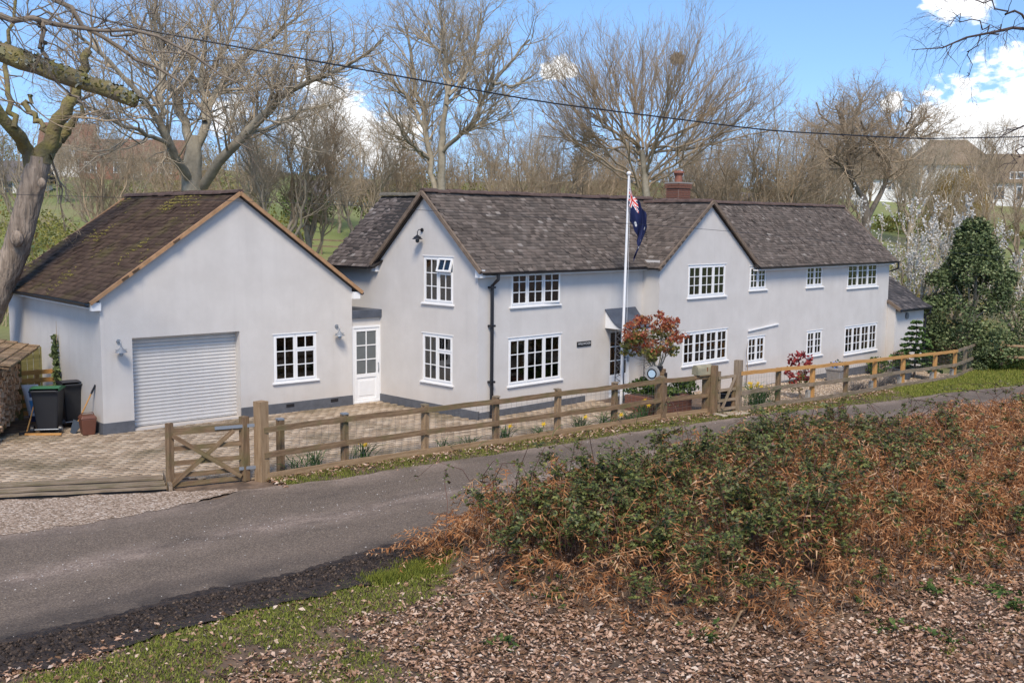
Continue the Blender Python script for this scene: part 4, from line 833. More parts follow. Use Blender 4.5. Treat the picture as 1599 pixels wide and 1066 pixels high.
# ------------------------------------------------------------------ bins, shovel, log store
def wheelie(loc, rotz, lid_mat, label, sc=1.0):
    t = thing('wheelie_bin', label, 'bin', loc, rotz, 'wheelie bins by the garage wall')
    m_bin = plain('bin_grey', (.022, .023, .026), .5)
    MB().hull8([(-.22, -.24, .06), (.22, -.24, .06), (.22, .20, .06), (-.22, .20, .06), (-.29, -.33, .98), (.29, -.33, .98), (.29, .33, .98), (-.29, .33, .98)]).build('body', m_bin, t, bevel=.03)
    mb = MB(); mb.box(-.30, .30, -.35, .35, .95, 1.0); mb.build('rim', m_bin, t, bevel=.01)
    mb = MB()
    for x in (-.14, 0, .14): mb.hull8([(x - .035, -.26, .1), (x + .035, -.26, .1), (x + .035, -.2, .1), (x - .035, -.2, .1), (x - .045, -.338, .9), (x + .045, -.338, .9), (x + .045, -.28, .9), (x - .045, -.28, .9)])
    mb.build('front_rib', m_bin, t)
    mb = MB(); n = 6
    for i in range(n):
        f0, f1 = i/n, (i + 1)/n; y0, y1 = -.36 + .72*f0, -.36 + .72*f1; z0, z1 = 1.005 + .07*math.sin(f0*PI*.75), 1.005 + .07*math.sin(f1*PI*.75)
        mb.poly([(-.31, y0, z0), (.31, y0, z0), (.31, y1, z1), (-.31, y1, z1)]); mb.poly([(-.31, y0, z0), (-.31, y1, z1), (-.31, y1, .99), (-.31, y0, .99)]); mb.poly([(.31, y0, z0), (.31, y1, z1), (.31, y1, .99), (.31, y0, .99)])
    mb.poly([(-.31, -.36, .97), (.31, -.36, .97), (.31, -.36, 1.005), (-.31, -.36, 1.005)]); mb.build('lid', lid_mat, t)
    MB().tube([(-.27, .40, 1.0), (.27, .40, 1.0)], .02, 8).build('handle_bar', m_bin, t); MB().tube([(-.29, .22, .1), (.29, .22, .1)], .014, 8).build('axle', m_galv, t)
    for s in (-1, 1):
        wh = MB().tube([(s*.27, .22, .1), (s*.33, .22, .1)], .1, 16).build('wheel', m_black, t); MB().tube([(s*.325, .22, .1), (s*.337, .22, .1)], .055, 12).build('hub', m_galv, wh)
    t.scale = (sc, sc, sc); return t
m_gl = plain('lid_green', (.05, .17, .075), .5)
p1, p2 = PX(78, 676), PX(112, 663)
wheelie(p1 + up*.03, 3.32, m_gl, 'black wheelie bin with green lid beside the log store'); wheelie(Vector((p2.x + .1, p2.y - .05, .03)), 3.75, plain('lid_black', (.03, .03, .036), .45), 'black wheelie bin with black lid against the garage side wall')
pc = PX(138, 680); t = thing('food_caddy', 'small brown food waste caddy at the garage corner', 'bin', pc + up*.03, .6)
m_br = plain('caddy_brown', (.13, .05, .03), .5)
MB().hull8([(-.13, -.13, 0), (.13, -.13, 0), (.13, .13, 0), (-.13, .13, 0), (-.17, -.17, .38), (.17, -.17, .38), (.17, .17, .38), (-.17, .17, .38)]).build('body', m_br, t, bevel=.02); MB().hull8([(-.18, -.18, .38), (.18, -.18, .38), (.18, .18, .38), (-.18, .18, .38), (-.14, -.14, .45), (.14, -.14, .45), (.14, .14, .45), (-.14, .14, .45)]).build('lid', m_br, t, bevel=.015)
MB().tube([(-.18, 0, .34), (-.12, 0, .50), (.12, 0, .50), (.18, 0, .34)], .012, 6).build('handle', m_br, t)
s0, s1 = PX(114, 679) + up*.04, GP(0, .45, 1.0) + Vector((-.05, -.03, 0)); t = thing('shovel', 'long handled shovel leaning on the garage wall by the brown caddy', 'shovel', s0); dv = (s1 - s0).normalized()
o = MB().tube([s0 + dv*.28, s1], .018, 8).build('shaft', m_wood_new); world(o, t); o = MB().beam(s1 - dv*.08, s1 + dv*.14, .06, .04).build('grip', m_black); world(o, t)
sdv = dv.cross(Vector((0, 1, 0))).normalized(); fdv = dv.cross(sdv); mb = MB()
mb.hull8([s0 - sdv*.06, s0 + sdv*.06, s0 + sdv*.06 + fdv*.012, s0 - sdv*.06 + fdv*.012, s0 + dv*.3 - sdv*.11, s0 + dv*.3 + sdv*.11, s0 + dv*.3 + sdv*.11 + fdv*.03, s0 + dv*.3 - sdv*.11 + fdv*.03]); o = mb.build('blade', plain('blade_steel', (.07, .08, .09), .4, .5)); world(o, t)
# broom lying and propped at the log store
b0, b1 = PX(42, 680), PX(97, 680); t = thing('broom', 'wooden handled broom standing against the log store post', 'broom', b0)
o = MB().tube([b0 + up*.05, b0 + up*1.05 + Vector((.18, .3, 0))], .016, 8).build('handle', m_wood_new); world(o, t); o = MB().beam(b0 + up*.06 + Vector((-.12, -.1, 0)), b0 + up*.06 + Vector((.14, .1, 0)), .05, .07).build('head', m_black); world(o, t)
timber_o = timber('garden_stake', b0 + Vector((.02, -.12, .06)), b1 + Vector((.05, -.12, .06)), .045, .045, m_wood_new, None); tag(timber_o, 'pale wooden stake lying on the drive in front of the bins', 'stake')
# log store
lsr = 1.84; ls = thing('log_store', 'open fronted wooden log store with shingle roof by the drive', 'log store', (-12.36, 24.85, 0), lsr)
for x, y, h in ((.62, -.55, 1.75), (.62, .55, 2.0), (-2.6, -.55, 1.75), (-2.6, .55, 2.0)): MB().box(x - .05, x + .05, y - .05, y + .05, -.1, h).build('post', m_wood_green, ls)
for k in range(8): MB().box(.64, .665, -.48, .5, .22 + k*.19, .35 + k*.19).build('side_slat', m_wood_green, ls)
MB().box(-2.6, .62, -.56, -.52, .16, .32).build('kerb_board', m_wood_green, ls); MB().box(-2.6, .6, -.5, .5, .14, .18).build('floor', m_wood_green, ls); MB().box(-2.6, .6, .52, .55, .2, 1.9).build('back', m_wood_green, ls)
mb = MB().hull8([(-2.9, -.95, 1.70), (.95, -.95, 1.70), (.95, .75, 2.05), (-2.9, .75, 2.05), (-2.9, -.95, 1.74), (.95, -.95, 1.74), (.95, .75, 2.09), (-2.9, .75, 2.09)]); lr = mb.build('roof', m_wood, ls)
rg = random.Random(5)
for r_ in range(7):
    y0 = -1.0 + r_*.25
    for c_ in range(17):
        x0 = -2.95 + c_*.23 + rg.uniform(0, .03); z = 1.745 + (y0 + .95)*.206; lift = rg.uniform(0, .02)
        MB().hull8([(x0, y0, z + .02 + lift), (x0 + .2, y0, z + .02 + rg.uniform(0, .02)), (x0 + .2, y0 + .36, z + .075), (x0, y0 + .36, z + .075), (x0, y0, z + .042 + lift), (x0 + .2, y0, z + .045 + lift), (x0 + .2, y0 + .36, z + .095), (x0, y0 + .36, z + .095)]).build('shingle', m_wood_pale if rg.random() < .5 else m_wood, lr)
cnt = 0
m_end = [M('log_end_%d' % i, c, .9, .25, 14) for i, c in enumerate(((.60, .38, .22), (.50, .28, .15), (.66, .47, .31), (.40, .23, .13)))]
lgm = []
for q in range(6):                 # six cleft log shapes
    mb = MB(); r = rg.uniform(.06, .085); kind = q % 3; angs = [0, .5, 1.0, 1.57] if kind == 0 else ([0, .8, 1.6, 2.4, 3.14] if kind == 1 else [k*PI/4 for k in range(8)])
    ring = [(r*math.cos(a)*rg.uniform(.85, 1.1), r*math.sin(a)*rg.uniform(.85, 1.1)) for a in angs] + ([(0, 0)] if kind == 0 else [])
    f = [(x, -.16, z) for x, z in ring]; bk = [(x, .16, z) for x, z in ring]; mb.poly(f, 0); mb.poly(bk, 0)
    for i in range(len(ring)): j = (i + 1) % len(ring); mb.poly([f[i], f[j], bk[j], bk[i]], 1)
    lgm.append(mb)
base_logs = {}
logs = thing('firewood_stack', 'stack of cut split logs filling the log store', 'firewood', (-12.36, 24.85, .18), lsr)
for zi in range(12):
    for xi in range(21):
        if cnt >= 252: break
        key = (rg.randrange(6), rg.randrange(4)); x, z = -2.05 + xi*.122 + (zi % 2)*.05 + rg.uniform(-.02, .02), .07 + zi*.108 + rg.uniform(-.015, .015)
        if key not in base_logs: o = lgm[key[0]].build('log', [m_end[key[1]], m_cleft], logs); base_logs[key] = o
        else: o = base_logs[key].copy(); COL.objects.link(o)
        o.location = (x, -.42 + rg.uniform(-.05, .05), z); o.rotation_euler = (0, rg.uniform(0, 6.28), 0); cnt += 1
# things stored behind the bins
t0 = thing('compost_bag', 'blue and white printed plastic bag slumped behind the green lidded bin', 'bag', (-11.36, 25.15, .05), .35); t0.scale = (.72, .72, .8)
mb = MB(); n = 12
for i in range(n):
    for j in range(n):
        def P(i, j):
            a, b = i/n*2 - 1, j/n*2 - 1; bul = .11*(1 - a**4)*(1 - b**4); return (a*.26 + .25*(b + 1)*-.5, -bul - .02 + .2*(b + 1)*.5, .55 + b*.55)
        mb.poly([P(i, j), P(i + 1, j), P(i + 1, j + 1), P(i, j + 1)], 1 if (3 <= i <= 8 and 3 <= j <= 6) else (2 if (4 <= i <= 7 and 8 <= j <= 9) or j < 2 else 0))
mb.build('bag', [plain('bag_white', (.62, .64, .68), .45), plain('bag_blue', (.05, .26, .55), .45), plain('bag_navy', (.03, .035, .09), .45)], t0, smooth=True)
t1 = thing('pallet', 'pale new wooden pallet stood on edge behind the bins', 'pallet', (-11.75, 26.0, .03), .65)
for x in (-.45, 0, .45): MB().box(x - .05, x + .05, -.05, .05, 0, 1.15).build('bearer', m_wood_new, t1)
for k in range(6): MB().box(-.55, .55, -.075, -.052, .04 + k*.2, .15 + k*.2).build('slat', m_wood_new, t1)
t2 = thing('fence_panel', 'short green stained board fence panel between log store and garage', 'fence', (-12.0, 27.0, 0), .62)
for k in range(9): MB().box(-.7 + k*.15, -.56 + k*.15, -.012 - .006*(k % 2), .012, .02, 1.62 + .02*math.sin(k*2)).build('board', m_wood_green, t2)
for z in (.4, 1.35): MB().box(-.72, .68, .013, .06, z, z + .08).build('rail', m_wood_green, t2)

# ------------------------------------------------------------------ trees
def grow(rs, P, R, specs):
    out = [(P, R)]
    for sp in specs:
        npar, k, _ = P.shape; Ln = np.linalg.norm(np.diff(P, axis=1), axis=2).sum(1); w = Ln**sp.get('pw', 1); n = sp['n']; pi = rs.choice(npar, n, p=w/w.sum())
        t = rs.uniform(sp.get('t0', .2), 1, n); x = t*(k - 1); i = np.minimum(x.astype(int), k - 2); f = (x - i)[:, None]
        St = P[pi, i]*(1 - f) + P[pi, i + 1]*f; d = P[pi, i + 1] - P[pi, i]; d /= np.linalg.norm(d, axis=1, keepdims=True) + 1e-9; r = R[pi, i]*(1 - f[:, 0]) + R[pi, i + 1]*f[:, 0]
        rv = rs.normal(0, 1, (n, 3)); rv -= (rv*d).sum(1, keepdims=True)*d; rv /= np.linalg.norm(rv, axis=1, keepdims=True)
        an = rs.normal(sp.get('ang', .75), .18, n)[:, None]; Dr = d*np.cos(an) + rv*np.sin(an)
        L = sp['L']*rs.uniform(.5, 1.35, n)*(1.2 - .65*t); m = sp.get('k', 5); Q = [St]
        for j in range(m - 1):
            Dr = Dr + rs.normal(0, sp.get('wob', .2), (n, 3)); Dr[:, 2] += sp.get('up', .08); Dr /= np.linalg.norm(Dr, axis=1, keepdims=True); Q.append(Q[-1] + Dr*(L/(m - 1))[:, None])
        P = np.stack(Q, 1); R = np.clip(r*sp.get('rr', .6), sp['r'][0], sp['r'][1])[:, None]*np.linspace(1, .35, m)[None]; out.append((P, R))
    return out
def resample(pts, rad, k=14, jit=0, rs=None):
    pts = np.array(pts, float); s = np.concatenate([[0], np.cumsum(np.linalg.norm(np.diff(pts, axis=0), axis=1))]); t = np.linspace(0, s[-1], k)
    Q = np.stack([np.interp(t, s, pts[:, i]) for i in range(3)], -1); Rr = np.interp(t, s, rad)
    Q2 = Q.copy(); Q2[1:-1] = (Q[:-2] + 2*Q[1:-1] + Q[2:])/4
    if jit: Q2[1:-1] += rs.normal(0, jit, Q2[1:-1].shape)
    return Q2, Rr
def tree_from(name, label, trunk, limbs, specs, m_trunk, m_crown, seed, group=None, limb_sides=6, base=None, cat='tree', m_limb=None):
    rs = np.random.RandomState(seed); t = thing(name, label, cat, base if base is not None else trunk[0][0], 0, group)
    tp, tr = resample(trunk[0], trunk[1], 40, .012, rs); ns_ = 28; V, F = tubes(tp[None], tr[None], ns_); cen = np.repeat(tp, ns_, 0); an_ = np.tile(np.arange(ns_)*2*PI/ns_, 40); zz_ = np.repeat(np.arange(40), ns_); V = cen + (V - cen)*(1 + .035*np.sin(an_*9 + .35*zz_ + 2*np.sin(zz_*.5)) + .03*np.sin(an_*3 + zz_*.21))[:, None]
    world(npmesh('trunk', V, F, m_trunk, smooth=True), t)
    P = np.array([resample(a, b, 14, .05, rs)[0] for a, b in limbs]); R = np.array([resample(a, b, 14)[1] for a, b in limbs])
    lv = grow(rs, P, R, specs); parts = []; lp = [tubes(P, R, 8)]
    if m_limb: world(npmesh('limb', *lp[0], m_limb, smooth=True), t)
    else: parts += lp
    for j, (p, r) in enumerate(lv[1:]): parts.append(tubes(p, r, (5, 4, 3, 3)[min(j, 3)]))
    V, F = cat_mesh(parts); world(npmesh('crown', V, F, m_crown, smooth=True), t)
    return t, lv
def pxlimb(pts, Y): return ([at(x, y, Y + d) for x, y, d, r in pts], [r*.68*Y/FPX for x, y, d, r in pts])
# ash behind the garage, traced limb by limb
Y = 43.0; rootp = at(302, 330, Y); rootp = Vector((rootp.x, Y, TZ(rootp.x, Y) - .1))
trunk = ([rootp, at(302, 330, Y), at(299, 275, Y), at(303, 235, Y), at(308, 212, Y)], [22*Y/FPX, 17*Y/FPX, 15*Y/FPX, 12*Y/FPX, 7*Y/FPX])
limbs = [pxlimb(l, Y) for l in (
    [(298, 285, 0, 10), (284, 257, -1, 10), (262, 225, -2, 9), (247, 190, -2, 8), (228, 158, -3, 6), (190, 112, -3, 5), (130, 62, -4, 3.5), (60, 10, -5, 2)],
    [(253, 205, -2, 7), (251, 160, -1, 7), (253, 111, 0, 6), (245, 60, 1, 4), (240, -10, 1, 2.5)],
    [(301, 240, 0, 11), (288, 195, 1, 10), (272, 152, 2, 8), (258, 122, 2, 6), (225, 70, 3, 4), (200, 10, 3, 2)],
    [(306, 232, 0, 11), (318, 195, 0, 10), (326, 165, 1, 9), (350, 125, 1, 7), (384, 90, 2, 5), (428, 62, 2, 4), (480, 15, 3, 2)],
    [(318, 290, 0, 12), (345, 250, -1, 11), (384, 207, -2, 10), (430, 160, -2, 9), (458, 135, -3, 6), (540, 108, -4, 4), (600, 62, -4, 2)],
    [(320, 190, 0, 6), (315, 140, 1, 6), (317, 90, 2, 5), (326, 40, 2, 3), (335, -10, 2, 2)],
    [(350, 125, 1, 5), (352, 80, 2, 4), (362, 35, 3, 3), (365, -10, 3, 2)],
    [(272, 152, 2, 5), (300, 120, 3, 4), (310, 70, 4, 3), (290, 10, 4, 2)],
    [(430, 160, -2, 5), (420, 120, -1, 4), (450, 70, 0, 3), (440, 10, 0, 2)],
    [(262, 225, -2, 5), (215, 205, -4, 4), (165, 180, -6, 3), (110, 160, -8, 2)],
    [(384, 207, -2, 4), (420, 200, -1, 3.5), (470, 170, 0, 3), (520, 165, 0, 2)])]
SP = [dict(n=260, L=3.0, r=(0.0130, 0.0525), rr=.55, k=7, wob=.17, up=.06, t0=.15), dict(n=1700, L=1.5, r=(0.0079, 0.0225), rr=.6, k=6, wob=.24, up=.07), dict(n=7500, L=.75, r=(0.0047, 0.0112), rr=.6, k=4, wob=.28, up=.09), dict(n=9000, L=.45, r=(0.0036, 0.0060), rr=.7, k=3, wob=.3, up=.1)]
tree_from('ash_tree', 'large spreading bare tree standing directly behind the garage roof', trunk, limbs, SP, m_bark_ash, m_twig_grey, 1, base=rootp, m_limb=m_bark_ash)
# tall twin stem tree behind the link of garage and house
Y = 50.0; rp = at(690, 330, Y); rp = Vector((rp.x, Y, TZ(rp.x, Y) - .1))
trunk = ([rp, at(689, 300, Y), at(690, 240, Y), at(692, 190, Y)], [.26, .2, .17, .14])
limbs = [pxlimb(l, Y) for l in (
    [(692, 195, 0, 6), (701, 150, 0, 5.5), (697, 100, 1, 5), (690, 55, 1, 4), (688, 12, 1, 2)], [(682, 310, 0, 7), (672, 250, 1, 6.5), (666, 205, 1, 6), (652, 150, 2, 5), (642, 95, 2, 4), (634, 40, 2, 2)],
    [(690, 240, 0, 5), (735, 195, -1, 5), (752, 165, -1, 4), (770, 130, -2, 3.5), (800, 100, -2, 3), (828, 62, -2, 2)], [(666, 205, 1, 5), (635, 150, 2, 4), (612, 125, 2, 3), (585, 105, 3, 2)],
    [(701, 150, 0, 4), (735, 110, 1, 3), (748, 60, 1, 2.5), (752, 20, 1, 2)], [(697, 100, 1, 3), (672, 60, 2, 3), (665, 18, 2, 2)], [(697, 165, 0, 4), (722, 140, 2, 3), (725, 90, 3, 2.5), (715, 40, 3, 2)],
    [(672, 250, 1, 4), (640, 225, -1, 3), (615, 190, -2, 2.5), (600, 160, -2, 2)], [(770, 130, -2, 3), (800, 135, -3, 2.5), (830, 120, -3, 2)])]
SP2 = [dict(n=190, L=2.8, r=(0.0144, 0.0450), rr=.55, k=7, wob=.15, up=.1, t0=.15, ang=.65), dict(n=1300, L=1.4, r=(0.0086, 0.0210), rr=.6, k=5, wob=.2, up=.12), dict(n=7800, L=.7, r=(0.0058, 0.0120), rr=.6, k=4, wob=.24, up=.12)]
tree_from('ash_tree', 'tall bare tree with two pale stems behind the left gable of the cottage', trunk, limbs, SP2, m_bark_ash, m_twig_grey, 2, base=rp, m_limb=m_bark_ash)
# broad fan shaped tree with the rook nest
Y = 56.0; rp = at(1008, 330, Y); rp = Vector((rp.x, Y, TZ(rp.x, Y) - .1))
trunk = ([rp, at(1010, 310, Y), at(1006, 265, Y), at(1003, 235, Y)], [.26, .2, .16, .12])
rs = np.random.RandomState(5); LB = []
for k in range(30):
    f = (k + .5)/30; xt = 1020 + 172*math.cos(PI*(1 - f)) + rs.uniform(-8, 8); yt = 218 - 138*math.sin(PI*f)**.7 + rs.uniform(-6, 14); x0, y0 = 1005 + (xt - 1020)*.06 + rs.uniform(-3, 3), 300 - 75*rs.uniform(0, 1); dpt = rs.uniform(-3.5, 3.5)
    LB.append(pxlimb([(x0, y0, 0, 3.0), (x0 + (xt - x0)*.3, y0 + (yt - y0)*.27 + 6*abs(math.cos(PI*f)), dpt*.4, 2.3), (x0 + (xt - x0)*.65, y0 + (yt - y0)*.6, dpt*.8, 1.6), (xt, yt, dpt, 1)], Y))
SP3 = [dict(n=330, L=3.2, r=(0.0115, 0.0300), rr=.6, k=6, wob=.12, up=.14, t0=.2, ang=.5), dict(n=2100, L=1.8, r=(0.0072, 0.0150), rr=.6, k=5, wob=.15, up=.16, ang=.5), dict(n=9800, L=.9, r=(0.0047, 0.0083), rr=.6, k=4, wob=.2, up=.14, ang=.5)]
tree_from('fan_tree', 'broad fan shaped bare tree with a rook nest behind the flagpole', trunk, LB, SP3, m_bark_ash, m_twig, 3, base=rp)
mbn = MB(); nc = at(1058, 92, Y - 1); r_ = np.random.RandomState(8); d1 = r_.normal(0, 1, (260, 3)); d1 /= np.linalg.norm(d1, axis=1, keepdims=True); c1 = np.array(nc) + d1*[.28, .28, .17]; d2 = r_.normal(0, 1, (260, 3)); d2 /= np.linalg.norm(d2, axis=1, keepdims=True)
P = np.stack([c1 - d2*.2, c1, c1 + d2*.2], 1); V, F = tubes(P, np.full((260, 3), .014), 3); o = npmesh('bird_nest', V, F, m_twig); tag(o, 'round twig bird nest high in the fan shaped tree', 'nest')
# dark crooked oak right of centre
Y = 52.0; rp = at(1352, 360, Y); rp = Vector((rp.x, Y, TZ(rp.x, Y) - .1))
trunk = ([rp, at(1353, 345, Y), at(1350, 318, Y), at(1347, 305, Y)], [.3, .24, .2, .16])
limbs = [pxlimb(l, Y) for l in (
    [(1347, 308, 0, 6), (1337, 290, 0, 6), (1326, 272, -1, 5), (1330, 240, -1, 5), (1318, 205, 0, 3.5), (1305, 165, 0, 2)], [(1356, 340, 0, 6), (1372, 305, 1, 6), (1388, 282, 1, 5), (1393, 258, 1, 5), (1392, 235, 2, 4), (1420, 205, 2, 3), (1452, 180, 2, 2)],
    [(1392, 262, 1, 4), (1375, 245, 0, 3.5), (1358, 225, -1, 3), (1345, 190, -2, 2)], [(1330, 240, -1, 3.5), (1350, 215, -2, 3), (1365, 180, -2, 2)], [(1392, 235, 2, 3.5), (1395, 205, 3, 3), (1385, 170, 3, 2)], [(1326, 272, -1, 3.5), (1300, 250, -2, 3), (1278, 215, -2, 2)],
    [(1318, 205, 0, 3), (1340, 175, 1, 2.5), (1350, 158, 1, 1.6)], [(1420, 205, 2, 2.5), (1440, 215, 3, 2.2), (1468, 205, 3, 1.5)], [(1318, 205, 0, 3), (1285, 185, 1, 2.3), (1275, 160, 1, 1.6)], [(1405, 218, 2, 2.5), (1425, 180, 1, 2), (1415, 168, 1, 1.5)])]
SP4 = [dict(n=150, L=2.2, r=(0.0130, 0.0375), rr=.55, k=7, wob=.26, up=.05, t0=.2, ang=.8), dict(n=1100, L=1.2, r=(0.0079, 0.0180), rr=.6, k=5, wob=.3, up=.06), dict(n=7500, L=.65, r=(0.0050, 0.0097), rr=.6, k=4, wob=.3, up=.06)]
tree_from('oak_tree', 'crooked dark limbed bare oak behind the right end of the roof', trunk, limbs, SP4, m_bark_dark, m_twig, 4, base=rp, m_limb=m_bark_dark)
# mossy old oak at the left picture edge, beside the log store
Y = 27.5; rp = Vector((-14.3, Y, 0))
trunk = ([rp, at(-30, 520, Y), at(0, 448, Y), at(28, 380, Y), at(45, 315, Y), at(57, 272, Y), at(63, 245, Y)], [.44, .38, .35, .325, .31, .30, .26])
limbs = [pxlimb(l, Y) for l in (
    [(52, 270, 0, 17), (42, 232, 0, 15), (22, 200, -1, 12), (0, 170, -1, 11), (-60, 110, -2, 8), (-120, 20, -2, 5)], [(66, 255, 0, 20), (78, 215, 0, 15), (100, 175, 0, 14), (116, 145, 0, 12), (130, 110, 0, 10), (140, 78, 0, 8)],
    [(72, 245, 0, 14), (88, 215, 1, 11), (115, 195, 1, 9), (125, 175, 1, 6), (128, 165, 1, 4)], [(72, 205, -1, 5), (55, 185, -1, 6), (42, 168, -1, 6), (38, 158, -1, 5), (50, 150, -1, 3)],
    [(22, 200, -1, 6), (5, 110, 0, 5), (18, 60, 0, 4), (25, 0, 0, 3)])]
for l_ in limbs: l_[1][:] = [q*1.12 for q in l_[1]]
SP5 = [dict(n=34, L=2.2, r=(0.0115, 0.0375), rr=.35, k=7, wob=.25, up=.05, t0=.3), dict(n=200, L=1.1, r=(0.0058, 0.0150), rr=.6, k=5, wob=.28, up=.05), dict(n=700, L=.5, r=(0.0036, 0.0067), rr=.6, k=4, wob=.3, up=.05)]
t_oak, _ = tree_from('oak_tree', 'thick leaning oak trunk with mossy forks at the left edge', trunk, limbs, SP5, m_bark_oak, m_twig, 6, base=rp, m_limb=m_moss)
for (x, y, r) in ((66, 286, .11), (27, 372, .17)):      # burrs and healed knots
    c = at(x, y, Y - .40); mb = MB(); mb.lathe([(r*.05, r*1.3), (r*.5, r*1.05), (r*.85, r*.5), (r, -.1*r), (r*.8, -r*.8), (r*.35, -r*1.2), (.01, -r*1.3)], 12); o = mb.build('burr', m_bark_oak, smooth=True); o.location = c; world(o, t_oak)
# limb of a second oak reaching in from the left, sawn at its end
Y = 19.0; rp = Vector((-13.2, 17.6, TZ(-13.2, 17.6)))
trunk = ([rp, Vector((-13.1, 17.7, 3)), Vector((-13.0, 17.8, 6)), Vector((-12.8, 17.9, 8.2))], [.42, .36, .32, .26])
main = ([Vector((-12.9, 17.8, 6.9)), at(-120, 60, Y), at(0, 80, Y), at(70, 108, Y), at(130, 126, Y), at(185, 145, Y), at(214, 160, Y)], [.22, .19, .175, .165, .15, .135, .12])
lim2 = [main] + [pxlimb(l, Y) for l in (
    [(-120, 0, 0, 8), (0, 22, 0, 7), (60, 32, -1, 6), (130, 40, -1, 4), (210, 50, -2, 3.2), (290, 75, -2, 2.6), (350, 110, -2, 2), (405, 160, -3, 1.4)], [(60, 30, -1, 6), (68, 60, -1, 5), (73, 92, -1, 4)],
    [(60, -30, 0, 6), (100, 10, 0, 5.5), (150, 50, 0, 4.6), (210, 85, 0, 4), (250, 110, 0, 3), (290, 140, 0, 2.4), (330, 190, 0, 1.6), (395, 235, 0, 1.2)], [(85, 118, -1, 3), (105, 145, -1, 2.6), (140, 172, -1, 2), (190, 188, -1, 1.4)],
    [(150, 50, 0, 3), (205, 60, 1, 2.6), (245, 8, 1, 2), (255, -20, 1, 1.5)], [(205, 60, 1, 2.2), (240, 80, 1, 1.8), (330, 95, 1, 1.4), (420, 90, 1, .9)])]
SP6 = [dict(n=70, L=1.1, r=(0.0050, 0.0150), rr=.35, k=6, wob=.3, up=-.01, t0=.15), dict(n=330, L=.5, r=(0.0029, 0.0060), rr=.6, k=5, wob=.32, up=.02), dict(n=900, L=.22, r=(0.0022, 0.0037), rr=.6, k=3, wob=.3, up=.03)]
P6 = np.array([resample(a, b, 14)[0] for a, b in lim2[1:]]); R6 = np.array([resample(a, b, 14)[1] for a, b in lim2[1:]])
t6, lv6 = tree_from('oak_tree', 'mossy oak limb with sawn end reaching in over the garage from the left', trunk, lim2[1:], SP6, m_bark_oak, m_bark_dark, 9, base=rp)
mp6, mr6 = resample(main[0], main[1], 24, .012, np.random.RandomState(2)); V, F = tubes(mp6[None], (mr6*(1 + .08*np.sin(np.arange(24)*2.1)))[None], 12); F = np.concatenate([F, np.array([[len(V) - 12, len(V) - 9, len(V) - 6, len(V) - 3]])]); world(npmesh('mossy_limb', V, F, m_moss, smooth=True), t6)
# lichen and moss tufts along the limb
rs = np.random.RandomState(33); N = 2600; tt = rs.uniform(.1, 1, N)*23; i = np.minimum(tt.astype(int), 22); c = mp6[i] + (mp6[i + 1] - mp6[i])*(tt - i)[:, None]; dr = rs.normal(0, 1, (N, 3)); dr[:, 2] = np.abs(dr[:, 2])*.8 - .25; dr /= np.linalg.norm(dr, axis=1, keepdims=True); c = c + dr*(mr6[i][:, None]*1.03)
A = rs.normal(0, .016, (N, 3)); B = np.cross(A, dr) + dr*.016; V, F = quads(c, A, B); tag(world(npmesh('lichen', V, F, MI('lichen', [(0, (.10, .09, .03)), (.35, (.19, .17, .05)), (.6, (.17, .165, .12)), (1, (.30, .31, .25))], .95)), t6), kind='stuff')
# birch hanging in from the right
Y = 15.0; rp = Vector((10.2, 15.2, TZ(10.2, 15.2)))
trunk = ([rp, Vector((10.1, 15.1, 4)), Vector((10.0, 15.0, 8)), Vector((9.8, 15, 11))], [.16, .13, .1, .06])
limb7 = [([Vector((10.0, 15.0, 7.0)), at(1700, 20, Y), at(1599, 48, Y), at(1540, 58, Y), at(1480, 66, Y), at(1440, 72, Y), at(1424, 78, Y)], [.05, .04, .022, .017, .012, .008, .004]), ([at(1560, 54, Y), at(1530, 30, Y), at(1500, 22, Y), at(1460, 55, Y)], [.012, .009, .007, .003]), ([at(1640, 40, Y), at(1580, 20, Y), at(1540, 0, Y), at(1500, -10, Y)], [.02, .014, .01, .004]),
         ([at(1530, 58, Y), at(1515, 85, Y), at(1508, 110, Y), at(1506, 140, Y)], [.008, .006, .004, .002]), ([Vector((10.0, 15.0, 7.6)), at(1660, 170, Y + 1), at(1590, 195, Y + 1), at(1560, 215, Y + 1)], [.03, .02, .012, .005]), ([at(1640, 180, Y + 1), at(1590, 240, Y + 1), at(1575, 260, Y + 1), at(1560, 262, Y + 1)], [.014, .01, .008, .004])]
SP7 = [dict(n=90, L=.75, r=(0.0025, 0.0060), rr=.5, k=7, wob=.22, up=-.12, t0=.2, ang=.9), dict(n=330, L=.38, r=(0.0018, 0.0030), rr=.6, k=6, wob=.2, up=-.26), dict(n=420, L=.16, r=(0.0014, 0.0023), rr=.7, k=4, wob=.25, up=-.2)]
tree_from('birch_tree', 'thin drooping birch twigs hanging into the top right corner', trunk, limb7, SP7, m_bark_ash, m_birch, 12, base=rp)

